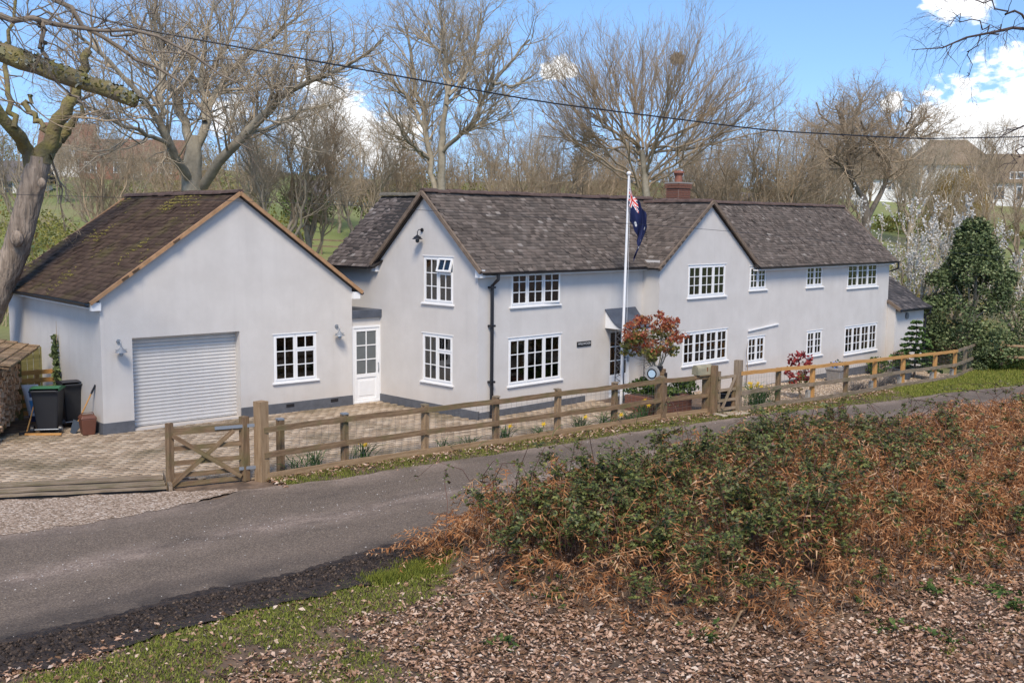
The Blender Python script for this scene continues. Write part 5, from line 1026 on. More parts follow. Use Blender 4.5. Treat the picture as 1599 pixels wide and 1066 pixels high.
# generic bare trees of the wood behind: four prototypes, then copies
def proto(seed, spread, nst, up0, mt, mc, n1, n2, n3, Lk=1.0):
    """unit tree about 10 m high as (trunk mesh, crown mesh)"""
    rs = np.random.RandomState(seed); P, R = [], []
    th = 10*rs.uniform(.32, .42); tr, rr = resample([(0, 0, -.3), (.05, 0, th*.5), (.1*rs.normal(), .1, th)], [.17, .125, .09], 12, .04, rs)
    for k in range(nst):
        a = 2*PI*k/nst + rs.uniform(-.5, .5); h0 = th*rs.uniform(.45, 1.0); e = spread*rs.uniform(.6, 1.1); top = rs.uniform(7.2, 10)
        p0 = np.array([np.interp(h0, [0, th], [0, tr[-1, 0]]), 0, h0]); p3 = np.array([math.cos(a)*e, math.sin(a)*e, top if k else 10]); p1 = p0*.7 + p3*.3 + [math.cos(a)*e*.12, math.sin(a)*e*.12, -.3]; p2 = p0*.35 + p3*.65 + rs.normal(0, .2, 3)
        q, r = resample([p0, p1, p2, p3], [.075, .055, .035, .012], 14, .06, rs); P.append(q); R.append(r)
    lv = grow(rs, np.array(P), np.array(R), [dict(n=n1, L=2.0*Lk, r=(0.0101, 0.0300), rr=.55, k=6, wob=.2, up=up0, ang=.65), dict(n=n2, L=1.1*Lk, r=(0.0065, 0.0135), rr=.6, k=5, wob=.25, up=up0), dict(n=n3, L=.6*Lk, r=(0.0047, 0.0075), rr=.6, k=4, wob=.28, up=up0)])
    V, F = tubes(tr[None], rr[None], 10); to = npmesh('trunk', V, F, mt, smooth=True); V, F = cat_mesh([tubes(p, r, (6, 4, 3, 3)[j]) for j, (p, r) in enumerate(lv)]); co = npmesh('crown', V, F, mc, smooth=True)
    COL.objects.unlink(to); COL.objects.unlink(co); return to, co
PROTO = [proto(41, 3.0, 9, .08, m_bark_ash, m_twig_grey, 120, 900, 3300), proto(42, 2.2, 7, .14, m_bark_ash, m_twig_grey, 100, 800, 3100), proto(43, 3.8, 10, .05, m_bark_dark, m_twig, 130, 1000, 3500, 1.1), proto(44, 1.6, 6, .16, m_bark_ash, m_twig, 90, 700, 2600)]
def place_tree(k, px, Y, top, label, width=1.0, dx=0):
    x = at(px, 340, Y).x; g = TZ(x, Y); h = at(px, top, Y).z - g; s = h/10
    t = thing('bare_tree', label, 'tree', (x, Y, g), random.uniform(0, 6.28), 'bare trees in the wood behind the house')
    for o in PROTO[k]: c = o.copy(); COL.objects.link(c); c.parent = t; c.scale = (s*width, s*width, s)
    return t
BG = [(1, 442, 49, 105, 'slim pale bare tree rising just right of the garage ridge'), (3, 484, 50, 135, 'dark stemmed young bare tree in the gap between garage and cottage'), (1, 560, 57, 165, 'slender bare tree left of the twin stem tree'), (3, 612, 60, 190, 'short bare tree just left of the twin stem tree'),
      (2, 742, 72, 215, 'low twiggy bare tree right of the twin stem tree'), (0, 806, 66, 148, 'rounded bare tree midway between the twin stem tree and the fan shaped tree'), (2, 872, 76, 205, 'low bare tree left of the dark conifer'), (0, 1130, 62, 215, 'bushy bare tree behind the chimney'),
      (2, 1178, 60, 180, 'twiggy bare tree right of the chimney behind the roof ridge'), (1, 1232, 60, 160, 'upright bare tree behind the ridge of the right wing'), (0, 1290, 72, 150, 'pale bare tree behind the left limbs of the crooked oak'), (0, 1425, 86, 178, 'bare tree in front of the long thatched white house'),
      (2, 1590, 60, 195, 'wide bare tree at the right edge in front of the white houses'), (0, 30, 62, 150, 'bare tree seen through the forks of the leaning oak'), (3, 165, 47, 190, 'thin bare tree behind the garage roof slope at the left'), (1, 210, 70, 185, 'bare tree in front of the brick terrace'),
      (0, 385, 62, 150, 'bare tree behind the right limb of the big garage tree'), (1, 530, 76, 200, 'small bare tree in front of the white bungalow'), (3, 1545, 110, 190, 'tall thin bare tree behind the white house roofs'), (2, 1060, 74, 195, 'bare tree behind the right side of the fan shaped tree'), (0, 700, 80, 200, 'bare tree far behind the twin stem tree'), (3, 660, 66, 215, 'thin bare tree behind the left cottage gable'), (2, 940, 82, 215, 'low bare tree right of the dark conifer'), (1, 105, 80, 200, 'bare tree at the left end of the brick terrace')]
BG += [(0, 150, 62, 205, 'bare tree in front of the left half of the brick terrace'), (2, 262, 58, 215, 'low bare tree in front of the right half of the brick terrace'), (1, 405, 70, 175, 'thin bare tree over the right slope of the garage roof'), (0, 590, 72, 185, 'bare tree above the rear wing roof'), (1, 842, 80, 190, 'upright bare tree left of the fan shaped tree'), (2, 905, 70, 225, 'low spreading bare tree in front of the conifer'),
       (0, 1105, 78, 185, 'bare tree between fan shaped tree and chimney top'), (2, 1262, 64, 195, 'twiggy bare tree behind the middle of the right wing roof'), (0, 1340, 84, 165, 'far bare tree behind the crown of the crooked oak'), (3, 270, 76, 200, 'thin bare tree right of the brick terrace'), (1, 1480, 70, 255, 'short bare tree left of the willow')]
random.seed(11)
for b in BG: place_tree(*b, width=random.uniform(.85, 1.25))

rgb_ = random.Random(77)
for k in range(44):
    px = -250 + 2150*((k*.618034) % 1); Yb = rgb_.uniform(56, 104)
    if 430 < px < 600 and Yb < 92 or px > 1440 and px < 1640 and Yb < 112 and rgb_.random() < .7: continue
    where = next(w for lim, w in ((0, 'beyond the left picture edge'), (130, 'left of the brick terrace'), (300, 'behind the garage roof'), (430, 'right of the garage gable'), (600, 'around the white bungalow'), (720, 'behind the left cottage gable'), (850, 'above the left half of the cottage ridge'), (960, 'near the dark conifer'), (1060, 'behind the flag'), (1180, 'above the chimney and second gable'), (1330, 'above the right wing ridge'), (1450, 'by the thatched house'), (1599, 'around the hilltop white house'), (9999, 'beyond the right picture edge')) if px < lim)
    size_ = 'taller' if Yb < 80 else 'distant'
    t_ = place_tree(rgb_.choice([0, 1, 1, 3, 3, 2]), px, Yb, rgb_.uniform(195, 262), size_ + ' bare tree in the woodland belt ' + where, rgb_.uniform(.75, 1.2)); t_['group'] = 'far woodland belt'
# ------------------------------------------------------------------ scrub on the hillside (one twiggy mass)
rs = np.random.RandomState(50); NC = 860; cy = 44 + 75*rs.uniform(0, 1, NC)**1.15; cpx = rs.uniform(-420, 2050, NC); cx = (cpx - 800)/FPX*cy
keepc = ~(((cpx > 415) & (cpx < 610) & (cy < 84)) | ((cpx < 230) & (cy < 80) & (rs.uniform(0, 1, NC) < .4)) | ((cpx > 1380) & (cy < 52) & (rs.uniform(0, 1, NC) < .5)) | ((cx > 8) & (cy < 50)) | ((cpx > 1290) & (cpx < 1640) & (cy > 82)) | ((cpx > 80) & (cpx < 300) & (cy > 66)) | ((cpx > 1760) & (cy < 46)) | ((cpx > 430) & (cpx < 600))); cx, cy = cx[keepc], cy[keepc]; NC = len(cx)
ntw = 25; hgt = np.repeat(rs.uniform(1.3, 3.4, NC)*np.where(cy > 72, .6, 1), ntw); bx = np.repeat(cx, ntw) + rs.normal(0, .8, NC*ntw); by = np.repeat(cy, ntw) + rs.normal(0, .8, NC*ntw); n = len(bx)
D0 = np.stack([rs.normal(0, .35, n), rs.normal(0, .35, n), np.ones(n)], -1); Q = [np.stack([bx, by, T(bx, by)], -1)]; Lq = hgt*rs.uniform(.5, 1.1, n)
for j in range(3): D0 = D0 + rs.normal(0, .25, (n, 3)); D0 /= np.linalg.norm(D0, axis=1, keepdims=True); Q.append(Q[-1] + D0*(Lq/3)[:, None])
P = np.stack(Q, 1); R = np.linspace(.024, .008, 4)[None]*np.ones((n, 1)); lv = grow(rs, P, R, [dict(n=17000, L=1.0, r=(0.0043, 0.0075), rr=.7, k=4, wob=.3, up=.06)])
V, F = cat_mesh([tubes(lv[0][0], lv[0][1], 3), tubes(lv[1][0], lv[1][1], 3)]); o = npmesh('scrub', V, F, M('scrub_bark', (.22, .175, .10), .95, .3, .08, col2=(.38, .31, .19), space='World')); tag(o, 'brown leafless scrub covering the hillside behind the house', 'scrub', kind='stuff')
# early leaves in the scrub
cl = rs.choice(NC, 420); m = 110; lc = np.repeat(np.stack([cx[cl], cy[cl], T(cx[cl], cy[cl]) + rs.uniform(.7, 2.6, 420)], -1), m, 0) + rs.normal(0, 1, (420*m, 3))*[.8, .8, .65]
A = rs.normal(0, .05, lc.shape); B = np.cross(A, rs.normal(0, 1, lc.shape)); B *= .05/(np.linalg.norm(B, axis=1, keepdims=True) + 1e-6); V, F = quads(lc, A, B)
tag(npmesh('scrub_leaves', V, F, MI('scrub_leaf', [(0, (.13, .15, .03)), (.35, (.22, .22, .05)), (.7, (.30, .26, .08)), (1, (.28, .18, .07))], .9, translucent=.3)), 'yellow green new leaves over the hillside scrub', 'leaves', kind='stuff')
def leaf_cloud(rs, n, shape, size, jitter=.5):
    C = shape(rs, n); A = rs.normal(0, 1, C.shape); A /= np.linalg.norm(A, axis=1, keepdims=True); B = np.cross(A, rs.normal(0, 1, C.shape)); B /= np.linalg.norm(B, axis=1, keepdims=True) + 1e-9
    s = size*rs.uniform(.6, 1.3, (len(C), 1)); return quads(C, A*s, B*s*.6)
def ellip(c, r, clumps=40, cr=.28, bottom=-1):
    def f(rs, n):
        d = rs.normal(0, 1, (clumps, 3)); d /= np.linalg.norm(d, axis=1, keepdims=True); d = d*rs.uniform(.35, 1, (clumps, 1))**.5; d[:, 2] = np.maximum(d[:, 2], bottom)
        k = rs.choice(clumps, n); e = rs.normal(0, 1, (n, 3)); e /= np.linalg.norm(e, axis=1, keepdims=True); e *= rs.uniform(.5, 1, (n, 1)); return np.array(c) + (d[k] + e*cr)*np.array(r)
    return f
def leafy(name, label, cat, loc, r, n, size, mat, seed, clumps=40, cr=.28, stems=True, group=None, h0=None, m_stem=None):
    loc = Vector(loc); t = thing(name, label, cat, loc, 0, group); rs = np.random.RandomState(seed); c = (0, 0, h0 if h0 is not None else r[2]*.95)
    V, F = leaf_cloud(rs, n, ellip(c, r, clumps, cr), size); npmesh('foliage', V, F, mat, t)
    if stems:
        k = 14; tip = np.array(c) + rs.normal(0, .45, (k, 3))*np.array(r); b = rs.normal(0, .06, (k, 3))*[1, 1, 0]; P = np.stack([b, b*.6 + tip*.35 + [0, 0, .1], b*.2 + tip*.75, tip], 1); V, F = tubes(P, np.linspace(.03, .008, 4)[None]*np.ones((k, 1)), 5); npmesh('stem', V, F, m_stem or m_twig, t)
    return t
m_leaf_olive = MI('leaf_olive', [(0, (.10, .115, .025)), (.5, (.19, .19, .04)), (1, (.30, .27, .07))], .8, translucent=.3)
m_leaf_dark = MI('leaf_holly', [(0, (.045, .06, .024)), (.45, (.09, .122, .045)), (.8, (.15, .19, .075)), (1, (.26, .28, .13))], .6, .3)
m_leaf_mid = MI('leaf_mid', [(0, (.03, .06, .015)), (.5, (.07, .12, .025)), (1, (.15, .19, .05))], .7, translucent=.25)
m_leaf_yellow = MI('leaf_yellow', [(0, (.14, .16, .03)), (.5, (.26, .25, .06)), (1, (.4, .36, .12))], .8, translucent=.3)
def bush(px, Y, w, h, mat, label, n=1500, size=.07, seed=0, name='bush'):
    x = at(px, 340, Y).x; return leafy(name, label, 'bush', (x, Y, TZ(x, Y) - .1), (w, w, h/2), n, size, mat, seed)
bush(470, 80, 1.5, 2.6, m_leaf_mid, 'round green bush in front of the white bungalow', seed=1); bush(500, 79, 1.3, 2.2, m_leaf_mid, 'second dark green bush right of the bungalow gate', seed=2)
bush(420, 58, 2.0, 5.0, m_leaf_olive, 'yellow green bush behind the right slope of the garage roof', 2600, .06, 3); bush(620, 74, 3.2, 6.6, m_leaf_olive, 'broad olive hedge tree behind the rear wing roof', 3600, .07, 4); bush(745, 66, 3.4, 6.0, m_leaf_olive, 'olive coloured bush behind the left half of the ridge', 3000, .07, 5)
bush(60, 56, 3.0, 4.2, m_leaf_yellow, 'pale yellow green bush behind the leaning oak trunk', 2600, .06, 6); bush(120, 50, 2.2, 3.2, m_leaf_yellow, 'pale green hedge bush left of the garage roof', 2200, .06, 7); bush(20, 48, 2.0, 3.0, m_leaf_olive, 'olive bush at the left edge beyond the log store', 1600, .06, 14)
bush(1415, 95, 3.0, 2.0, m_leaf_olive, 'green hedge below the long thatched house', 2200, .08, 8); bush(1465, 98, 1.6, 1.8, m_leaf_yellow, 'yellow forsythia bush below the white house', 1600, .08, 9); bush(1560, 96, 3.2, 1.6, m_leaf_olive, 'green garden hedge in front of the white house', 2000, .08, 10)
bush(925, 92, 1.9, 7.6, MI('conifer', [(0, (.02, .028, .012)), (1, (.055, .06, .025))], .9), 'dark pointed conifer between the bare trees on the skyline', 4200, .07, 11, 'conifer'); bush(235, 84, 2.4, 2.4, m_leaf_olive, 'olive hedge in front of the brick terrace', 1800, .07, 12); bush(330, 60, 2.6, 3.8, m_leaf_yellow, 'yellow green bush at the foot of the big garage tree', 2000, .06, 13)
# weeping willow before the white house
Yw = 88; xw = at(1492, 300, Yw).x; rs = np.random.RandomState(61); wt = thing('willow_tree', 'golden weeping willow in front of the white hipped roof house', 'tree', (xw, Yw, TZ(xw, Yw)))
n = 700; a = rs.uniform(0, 2*PI, n); r0 = rs.uniform(.2, 2.2, n); top = np.stack([np.cos(a)*r0, np.sin(a)*r0, 6.6 - r0*.6 + rs.normal(0, .5, n)], -1); dz = rs.uniform(2, 5, n)
P = np.stack([top, top + np.stack([np.cos(a)*.4, np.sin(a)*.4, -dz*.25], -1), top + np.stack([np.cos(a)*.6, np.sin(a)*.6, -dz*.6], -1), top + np.stack([np.cos(a)*.65, np.sin(a)*.65, -dz], -1)], 1)
V, F = tubes(P, np.full((n, 4), .012), 3); npmesh('crown', V, F, M('willow_twig', (.30, .21, .07), .9, .3, 2), wt); V, F = tubes(np.array([[(0, 0, 0), (.1, 0, 3), (0, .1, 6.3)]]), np.array([[.25, .2, .08]]), 8); npmesh('trunk', V, F, m_bark_ash, wt)

# ------------------------------------------------------------------ houses on the hill
def far_house(name, label, px, Y, rotz, w, d, h, rh, mw, mr_, wins, hip=0, chim=None, gy=0):
    x = at(px, 340, Y).x; z = TZ(x, Y) - .1 + gy; t = thing(name, label, 'house', (x, Y, z), rotz)
    mb = MB(); mb.box(-w/2, w/2, 0, d, -1.5, h)
    if not hip:
        for s in (-1, 1): mb.poly([(s*w/2, 0, h), (s*w/2, d, h), (s*w/2, d/2, h + rh)])
    mb.build('wall', mw, t); o_ = .35; e = rh*o_/(d/2); mb = MB()
    A, B, C_, D_ = (-w/2 - o_, -o_, h - e), (w/2 + o_, -o_, h - e), (w/2 + o_, d + o_, h - e), (-w/2 - o_, d + o_, h - e); r0, r1 = (-w/2 - o_ + hip, d/2, h + rh), (w/2 + o_ - hip, d/2, h + rh)
    for f in ((A, B, r1, r0), (C_, D_, r0, r1), (B, C_, r1), (D_, A, r0)):
        mb.poly([(p[0], p[1], p[2] + .12) for p in f]); mb.poly(f)
    for a, b in ((A, B), (B, C_), (C_, D_), (D_, A)): mb.poly([a, b, (b[0], b[1], b[2] + .12), (a[0], a[1], a[2] + .12)])
    rfo = mb.build('roof', mr_, t)
    for (x0, x1, z0, z1) in wins:
        wi = MB(); ringbox(wi, x0, x1, z0, z1, .09, -.06, .02); wi.box((x0 + x1)/2 - .04, (x0 + x1)/2 + .04, -.05, .02, z0, z1); wi = wi.build('window', m_white, t); MB().box(x0 + .09, x1 - .09, -.03, -.005, z0 + .09, z1 - .09).build('pane', plain('far_pane', (.05, .06, .07), .15, spec=.6), wi)
    if chim is not None: MB().box(chim - .35, chim + .35, d/2 - .3, d/2 + .3, h + rh - .4, h + rh + 1.0).build('chimney', m_farbrick, rfo)
    return t
m_farbrick = M('far_brick', (.27, .13, .085), .9, .25, 3); m_farwhite = M('far_white', (.80, .79, .76), .8, .06, 1); m_thatch = M('thatch', (.17, .125, .08), .95, .25, 1.5, .4, 20, col2=(.26, .20, .14)); m_farslate = M('far_slate', (.13, .115, .11), .85, .25, 2); m_farred = M('far_red_tile', (.19, .10, .065), .9, .3, 2)
far_house('brick_terrace', 'red brick terrace house with orange tiled roof seen through trees at the left', 205, 96, .12, 8.6, 6, 2.0, 1.6, m_farbrick, m_farred, [(-1.4, -.2, .5, 1.5), (.3, 1.1, -.2, 1.4), (2.4, 3.7, .5, 1.5), (-3.9, -2.8, .5, 1.5)], 0, None, .2)
far_house('gabled_house', 'white gabled house half hidden behind branches left of the brick terrace', 108, 96, .3, 4.0, 6, 2.2, 2.0, m_farwhite, m_farred, [(-.8, .5, .6, 1.7)], 0, None, .8)
far_house('cottage_far', 'small white house at the far left edge among trees', 12, 84, .1, 4.5, 4, 1.8, 1.4, m_farwhite, m_farslate, [(-.8, .6, .6, 1.6)], 0, None, -.6)
far_house('bungalow', 'white bungalow with grey roof in the gap between garage and cottage', 515, 90, -.12, 5.6, 4.5, 1.75, 1.25, m_farwhite, m_farslate, [(-2.0, -.9, .5, 1.45), (.1, .9, .0, 1.5), (1.3, 2.3, .5, 1.45)], 0, None, -1.0)
far_house('slate_house', 'low grey roofed house with orange chimney pot behind the middle of the ridge', 815, 100, .05, 6.6, 5, 1.6, 1.7, m_farwhite, m_farslate, [(-1.8, -.8, .4, 1.3), (.5, 1.5, .4, 1.3)], 0, 1.0, -1.6)
far_house('thatched_house', 'long low white house with thatched roof behind the crooked oak', 1352, 118, .0, 9.6, 6, 2.2, 3.1, m_farwhite, m_thatch, [(-3.4, -2.4, .6, 1.6), (-.6, .6, .6, 1.6), (2.2, 3.2, .6, 1.6)], .9, None, .6)
far_house('white_house', 'two storey white house with hipped thatched roof behind the willow', 1490, 120, -.05, 8.2, 6, 4.0, 2.6, m_farwhite, m_thatch, [(-3.3, -2.2, 2.7, 3.7), (-3.0, -2.5, .3, 2.1), (-1.4, -.9, .3, 2.1), (.6, 2.0, 2.7, 3.6)], 2.4, None, .4)
far_house('white_wing', 'white gabled wing with bay windows at the right edge beyond the willow', 1582, 118, -.1, 7.4, 6, 2.6, 2.9, m_farwhite, m_thatch, [(-2.6, -1.0, .4, 1.9), (.2, 1.4, .4, 1.9), (-.6, .9, 2.7, 3.5)], 1.2, None, .4)
far_house('red_roof_house', 'white house with dark roof half hidden behind the chimney and trees', 1160, 96, .1, 8, 5, 2.2, 1.4, m_farwhite, m_farslate, [(-2.4, -1.4, .6, 1.6), (1.0, 2.2, .6, 1.6)], 0, None, -1.2)
# rail fence in the meadow between garage and cottage
mf = thing('meadow_fence', 'pale rail fence crossing the green meadow behind the garage', 'fence', (at(480, 340, 68).x, 68, 0))
for k in range(6):
    px = 430 + k*36; a, b = at(px, 340, 68 + k*.6), at(px + 36, 340, 68.6 + k*.6); a.z, b.z = TZ(a.x, a.y), TZ(b.x, b.y)
    timber('post', a - up*.1, a + up*1.1, .1, .1, m_wood_grey, mf, .002, up=(1, 0, 0), seed=k)
    for z in (.55, .95): timber('rail', a + up*z, b + up*z, .05, .1, m_wood_grey, mf, .004, seed=k + int(z*10))

# ------------------------------------------------------------------ flagpole and flag
fp = PX(970, 634); Yf = fp.y; ztop = at(975.5, 274, Yf).z
pole = thing('flagpole', 'tall white flagpole standing behind the fence near the front door', 'flagpole', fp)
o = MB().tube([fp, Vector((fp.x + .02, fp.y, 2.0)), Vector((fp.x + .055, fp.y, 4)), Vector((fp.x + .09, fp.y, ztop))], [.04, .037, .034, .028], 12).build('pole', m_white, smooth=False); world(o, pole)
o = MB().lathe([(.01, 0), (.05, .02), (.062, .055), (.05, .09), (.01, .11)], 12).build('finial', m_white, None, Vector((fp.x + .09, fp.y, ztop))); world(o, pole)
o = MB().tube([Vector((fp.x + .1, fp.y - .06, 1.2)), Vector((fp.x + .13, fp.y - .06, ztop - .1))], .004, 4).build('halyard', m_white); world(o, pole)
flz = at(978, 290, Yf).z; NS, NT = 72, 40; Sg, Tg = np.meshgrid(np.linspace(0, 1, NS), np.linspace(0, 1, NT), indexing='ij')
q = (Tg*.92 + Sg*1.12)/2.04; fx = (.40*np.sin(PI*np.clip(q, 0, 1)**.8) + .15*q)*np.clip(Sg*1.6, 0, 1)**.7*(1 - .25*Tg) - .16*np.exp(-((Sg - .12)/.1)**2)*np.exp(-((Tg - .55)/.3)**2)
fy = .07*np.sin(Sg*13 + Tg*2.2)*np.clip(Sg*4, 0, 1) + .03*np.sin(Sg*29 - Tg*5); V = np.stack([fp.x + .085 + .03 + fx + .02*np.sin(Sg*21), fp.y - .0 + fy - .02, flz - Tg*.92 - Sg*1.12], -1)
i = np.arange(NS*NT).reshape(NS, NT); F = np.stack([i[:-1, :-1], i[1:, :-1], i[1:, 1:], i[:-1, 1:]], -1).reshape(-1, 4)
su, tv = (Sg[:-1, :-1] + .5/NS)*2, (Tg[:-1, :-1] + .5/NT); mi = np.zeros(su.shape, int)
cu, cv = su/.62 - .5, (tv/.40 - .5)*.5; can = (su < .62) & (tv < .40); dg1, dg2 = np.abs(cv*2 - cu)/2.24, np.abs(cv*2 + cu)/2.24
mi[can & (np.minimum(dg1, dg2)*2 < .13)] = 2; mi[can & (np.minimum(dg1, dg2)*2 < .055)] = 1
mi[can & ((np.abs(cu) < .085) | (np.abs(cv) < .085))] = 2; mi[can & ((np.abs(cu) < .05) | (np.abs(cv) < .05))] = 1
for a, b, r in ((.5, .78, .06), (1.5, .18, .035), (1.5, .84, .035), (1.27, .45, .035), (1.74, .4, .035), (1.6, .58, .025)): mi[((su - a)**2 + (tv - b)**2*1.0) < r*r] = 2
flag = npmesh('flag', V, F, [m_flagblue, m_flagred, m_flagwhite], smooth=True, midx=mi.ravel()); tag(flag, 'limp dark blue flag with red and white crosses in its corner on the pole', 'flag')

# ------------------------------------------------------------------ garden things in front of the door
def brick_box(t, x0, x1, y0, y1, h):
    rg = random.Random(3); MB().box(x0 + .02, x1 - .02, y0 + .02, y1 - .02, -.3, h - .02).build('core', m_mortar, t)
    nz_ = int(h/.075)
    for j in range(nz_):
        z = j*.075
        for f in range(2):
            L0, L1 = (x0, x1) if f == 0 else (y0, y1); x = L0 - (.11 if j % 2 else 0)
            while x < L1 - .03:
                a, b = max(x, L0) + .005, min(x + .225, L1) - .005
                if b - a > .04:
                    if f == 0: MB().box(a, b, y0 - rg.uniform(0, .004), y0 + .1, z + .005, z + .07).build('brick', m_brick, t)
                    else: MB().box(x0 - rg.uniform(0, .004), x0 + .1, a, b, z + .005, z + .07).build('brick', m_brick, t)
                x += .225
pb = HP(3.9, -2.2); bed = thing('raised_bed', 'red brick raised flower bed by the front door', 'raised bed', (pb.x, pb.y, 0), TH)
brick_box(bed, -.1, 1.35, -.5, .6, .46); MB().box(0., 1.25, -.4, .5, .44, .47).build('soil', plain('soil', (.05, .035, .025), .95), bed)
bp = HP(4.75, -2.15); leafy('bed_plants', 'low leafy green plants spilling over the brick raised bed', 'plant', (bp.x, bp.y, .44), (.95, .62, .24), 2600, .035, m_leaf_mid, 70, 30, .35, False, h0=.16)
def spray(name, n, c, r, size, mat, par, seed, clumps=60, cr=.2): V, F = leaf_cloud(np.random.RandomState(seed), n, ellip(c, r, clumps, cr), size); return npmesh(name, V, F, mat, par)
# photinia standard
ph = PX(1026, 640); cz = at(1018, 532, ph.y).z; t = thing('photinia_tree', 'small red and green leaved tree in front of the porch', 'tree', (ph.x, ph.y, ph.z))
m_red = MI('photinia_red', [(0, (.20, .035, .02)), (.4, (.33, .075, .035)), (.75, (.42, .14, .06)), (1, (.42, .25, .10))], .55, .4, .3); m_pg = MI('photinia_green', [(0, (.07, .09, .02)), (.5, (.16, .17, .04)), (1, (.34, .23, .07))], .5, .4, .25)
cw = (at(1070, 532, ph.y).x - at(962, 532, ph.y).x)/2; off = at(1018, 532, ph.y).x - ph.x
spray('crown', 1900, (off + .05, 0, cz - ph.z + .18), (cw*.93, .8, .55), .034, m_red, t, 71, 70, .17); spray('lower_leaves', 1500, (off - .1, -.05, cz - ph.z - .1), (cw*.85, .75, .5), .034, m_pg, t, 72, 45, .18)
rs = np.random.RandomState(73); lb = [([(0, 0, -.1), (.01, 0, .5), (-.02, 0, cz - ph.z - .85)], [.035, .03, .026])]
for k in range(7): a = 2*PI*k/7; lb.append(([(-.02, 0, cz - ph.z - .85), (off*.4 + .25*math.cos(a), .2*math.sin(a), cz - ph.z - .5), (off + .5*math.cos(a)*cw, .45*math.sin(a), cz - ph.z + rs.uniform(-.15, .2)), (off + .8*math.cos(a)*cw, .6*math.sin(a), cz - ph.z + .3)], [.02, .016, .01, .005]))
P = np.array([resample(a, b, 10)[0] for a, b in lb]); R = np.array([resample(a, b, 10)[1] for a, b in lb]); lv = grow(rs, P[1:], R[1:], [dict(n=80, L=.45, r=(.003, .008), k=5, wob=.2, up=.1)]); V, F = cat_mesh([tubes(P, R, 7), tubes(*lv[1], 4)]); npmesh('trunk', V, F, m_bark_ash, t)
# hose reel on its post
hr = PX(1022, 643); hz = at(1022, 582, hr.y).z; t = thing('hose_reel', 'grey round hose reel on a stand behind the fence', 'hose reel', (hr.x, hr.y, hr.z), -.55)
m_hg = plain('reel_grey', (.30, .30, .29), .5); zc = hz - hr.z
MB().tube([(0, -.2, zc), (0, -.14, zc)], [.19, .2], 22).build('rim', m_hg, t); MB().tube([(0, -.207, zc), (0, -.201, zc)], .135, 20).build('ring', m_black, t); MB().tube([(0, -.213, zc), (0, -.206, zc)], .1, 20).build('disc', plain('reel_blue', (.42, .55, .65), .4), t)
MB().tube([(0, -.14, zc), (0, .12, zc)], [.15, .15], 18).build('drum', m_hg, t); MB().tube([(0, .12, zc), (0, .16, zc)], .19, 20).build('rim', m_hg, t); MB().box(.02, .3, -.05, .1, zc - .12, zc + .02).build('bracket', m_black, t); MB().box(.15, .28, -.06, .06, -.1, zc + .12).build('post', m_wood, t)
MB().box(.1, .22, -.1, 0, zc + .1, zc + .2).build('latch', m_black, t)
# tubs, planters, small plants
def tub(px, py, r, h, mat, label, sq=False, name='plant_tub'):
    p = PX(px, py); t = thing(name, label, 'planter', p + up*.01, .79)
    if sq:
        MB().hull8([(-r*.8, -r*.8, 0), (r*.8, -r*.8, 0), (r*.8, r*.8, 0), (-r*.8, r*.8, 0), (-r, -r, h), (r, -r, h), (r, r, h), (-r, r, h)]).build('pot', mat, t, bevel=.012); mb = MB(); ringbox(mb, 0, 1, 0, 1, .1, 0, 1); MB().box(-r*1.07, r*1.07, -r*1.07, r*1.07, h - .07, h + .001).build('rim', mat, t, bevel=.01)
    else: MB().lathe([(r*.75, 0), (r*.95, h*.9), (r*1.05, h*.92), (r*1.05, h), (r*.9, h), (r*.88, h - .05), (.01, h - .05)], 20).build('pot', mat, t)
    return p, h
m_navy = plain('tub_navy', (.015, .02, .03), .4); m_stone = M('pot_stone', (.24, .225, .21), .9, .2, 6); m_slate = plain('tub_slate', (.06, .07, .085), .5)
tub(1131, 633, .27, .36, m_navy, 'dark glazed tub behind the small garden gate'); p_, h_ = tub(1306, 596, .27, .48, m_stone, 'square grey stone planter under the cottage windows', True); leafy('pansies', 'sparse blue flowers growing in the square stone planter', 'plant', p_ + up*.46, (.2, .2, .14), 130, .028, MI('pansy', [(0, (.04, .07, .02)), (.6, (.08, .12, .03)), (.7, (.1, .16, .5)), (1, (.2, .3, .65))], .8), 80, 14, .4, False)
tub(1409, 592, .36, .4, m_slate, 'wide slate grey tub beneath the little fir tree'); tub(1160, 600, .16, .3, m_navy, 'small dark pot against the cottage wall beside the yellow flowers')
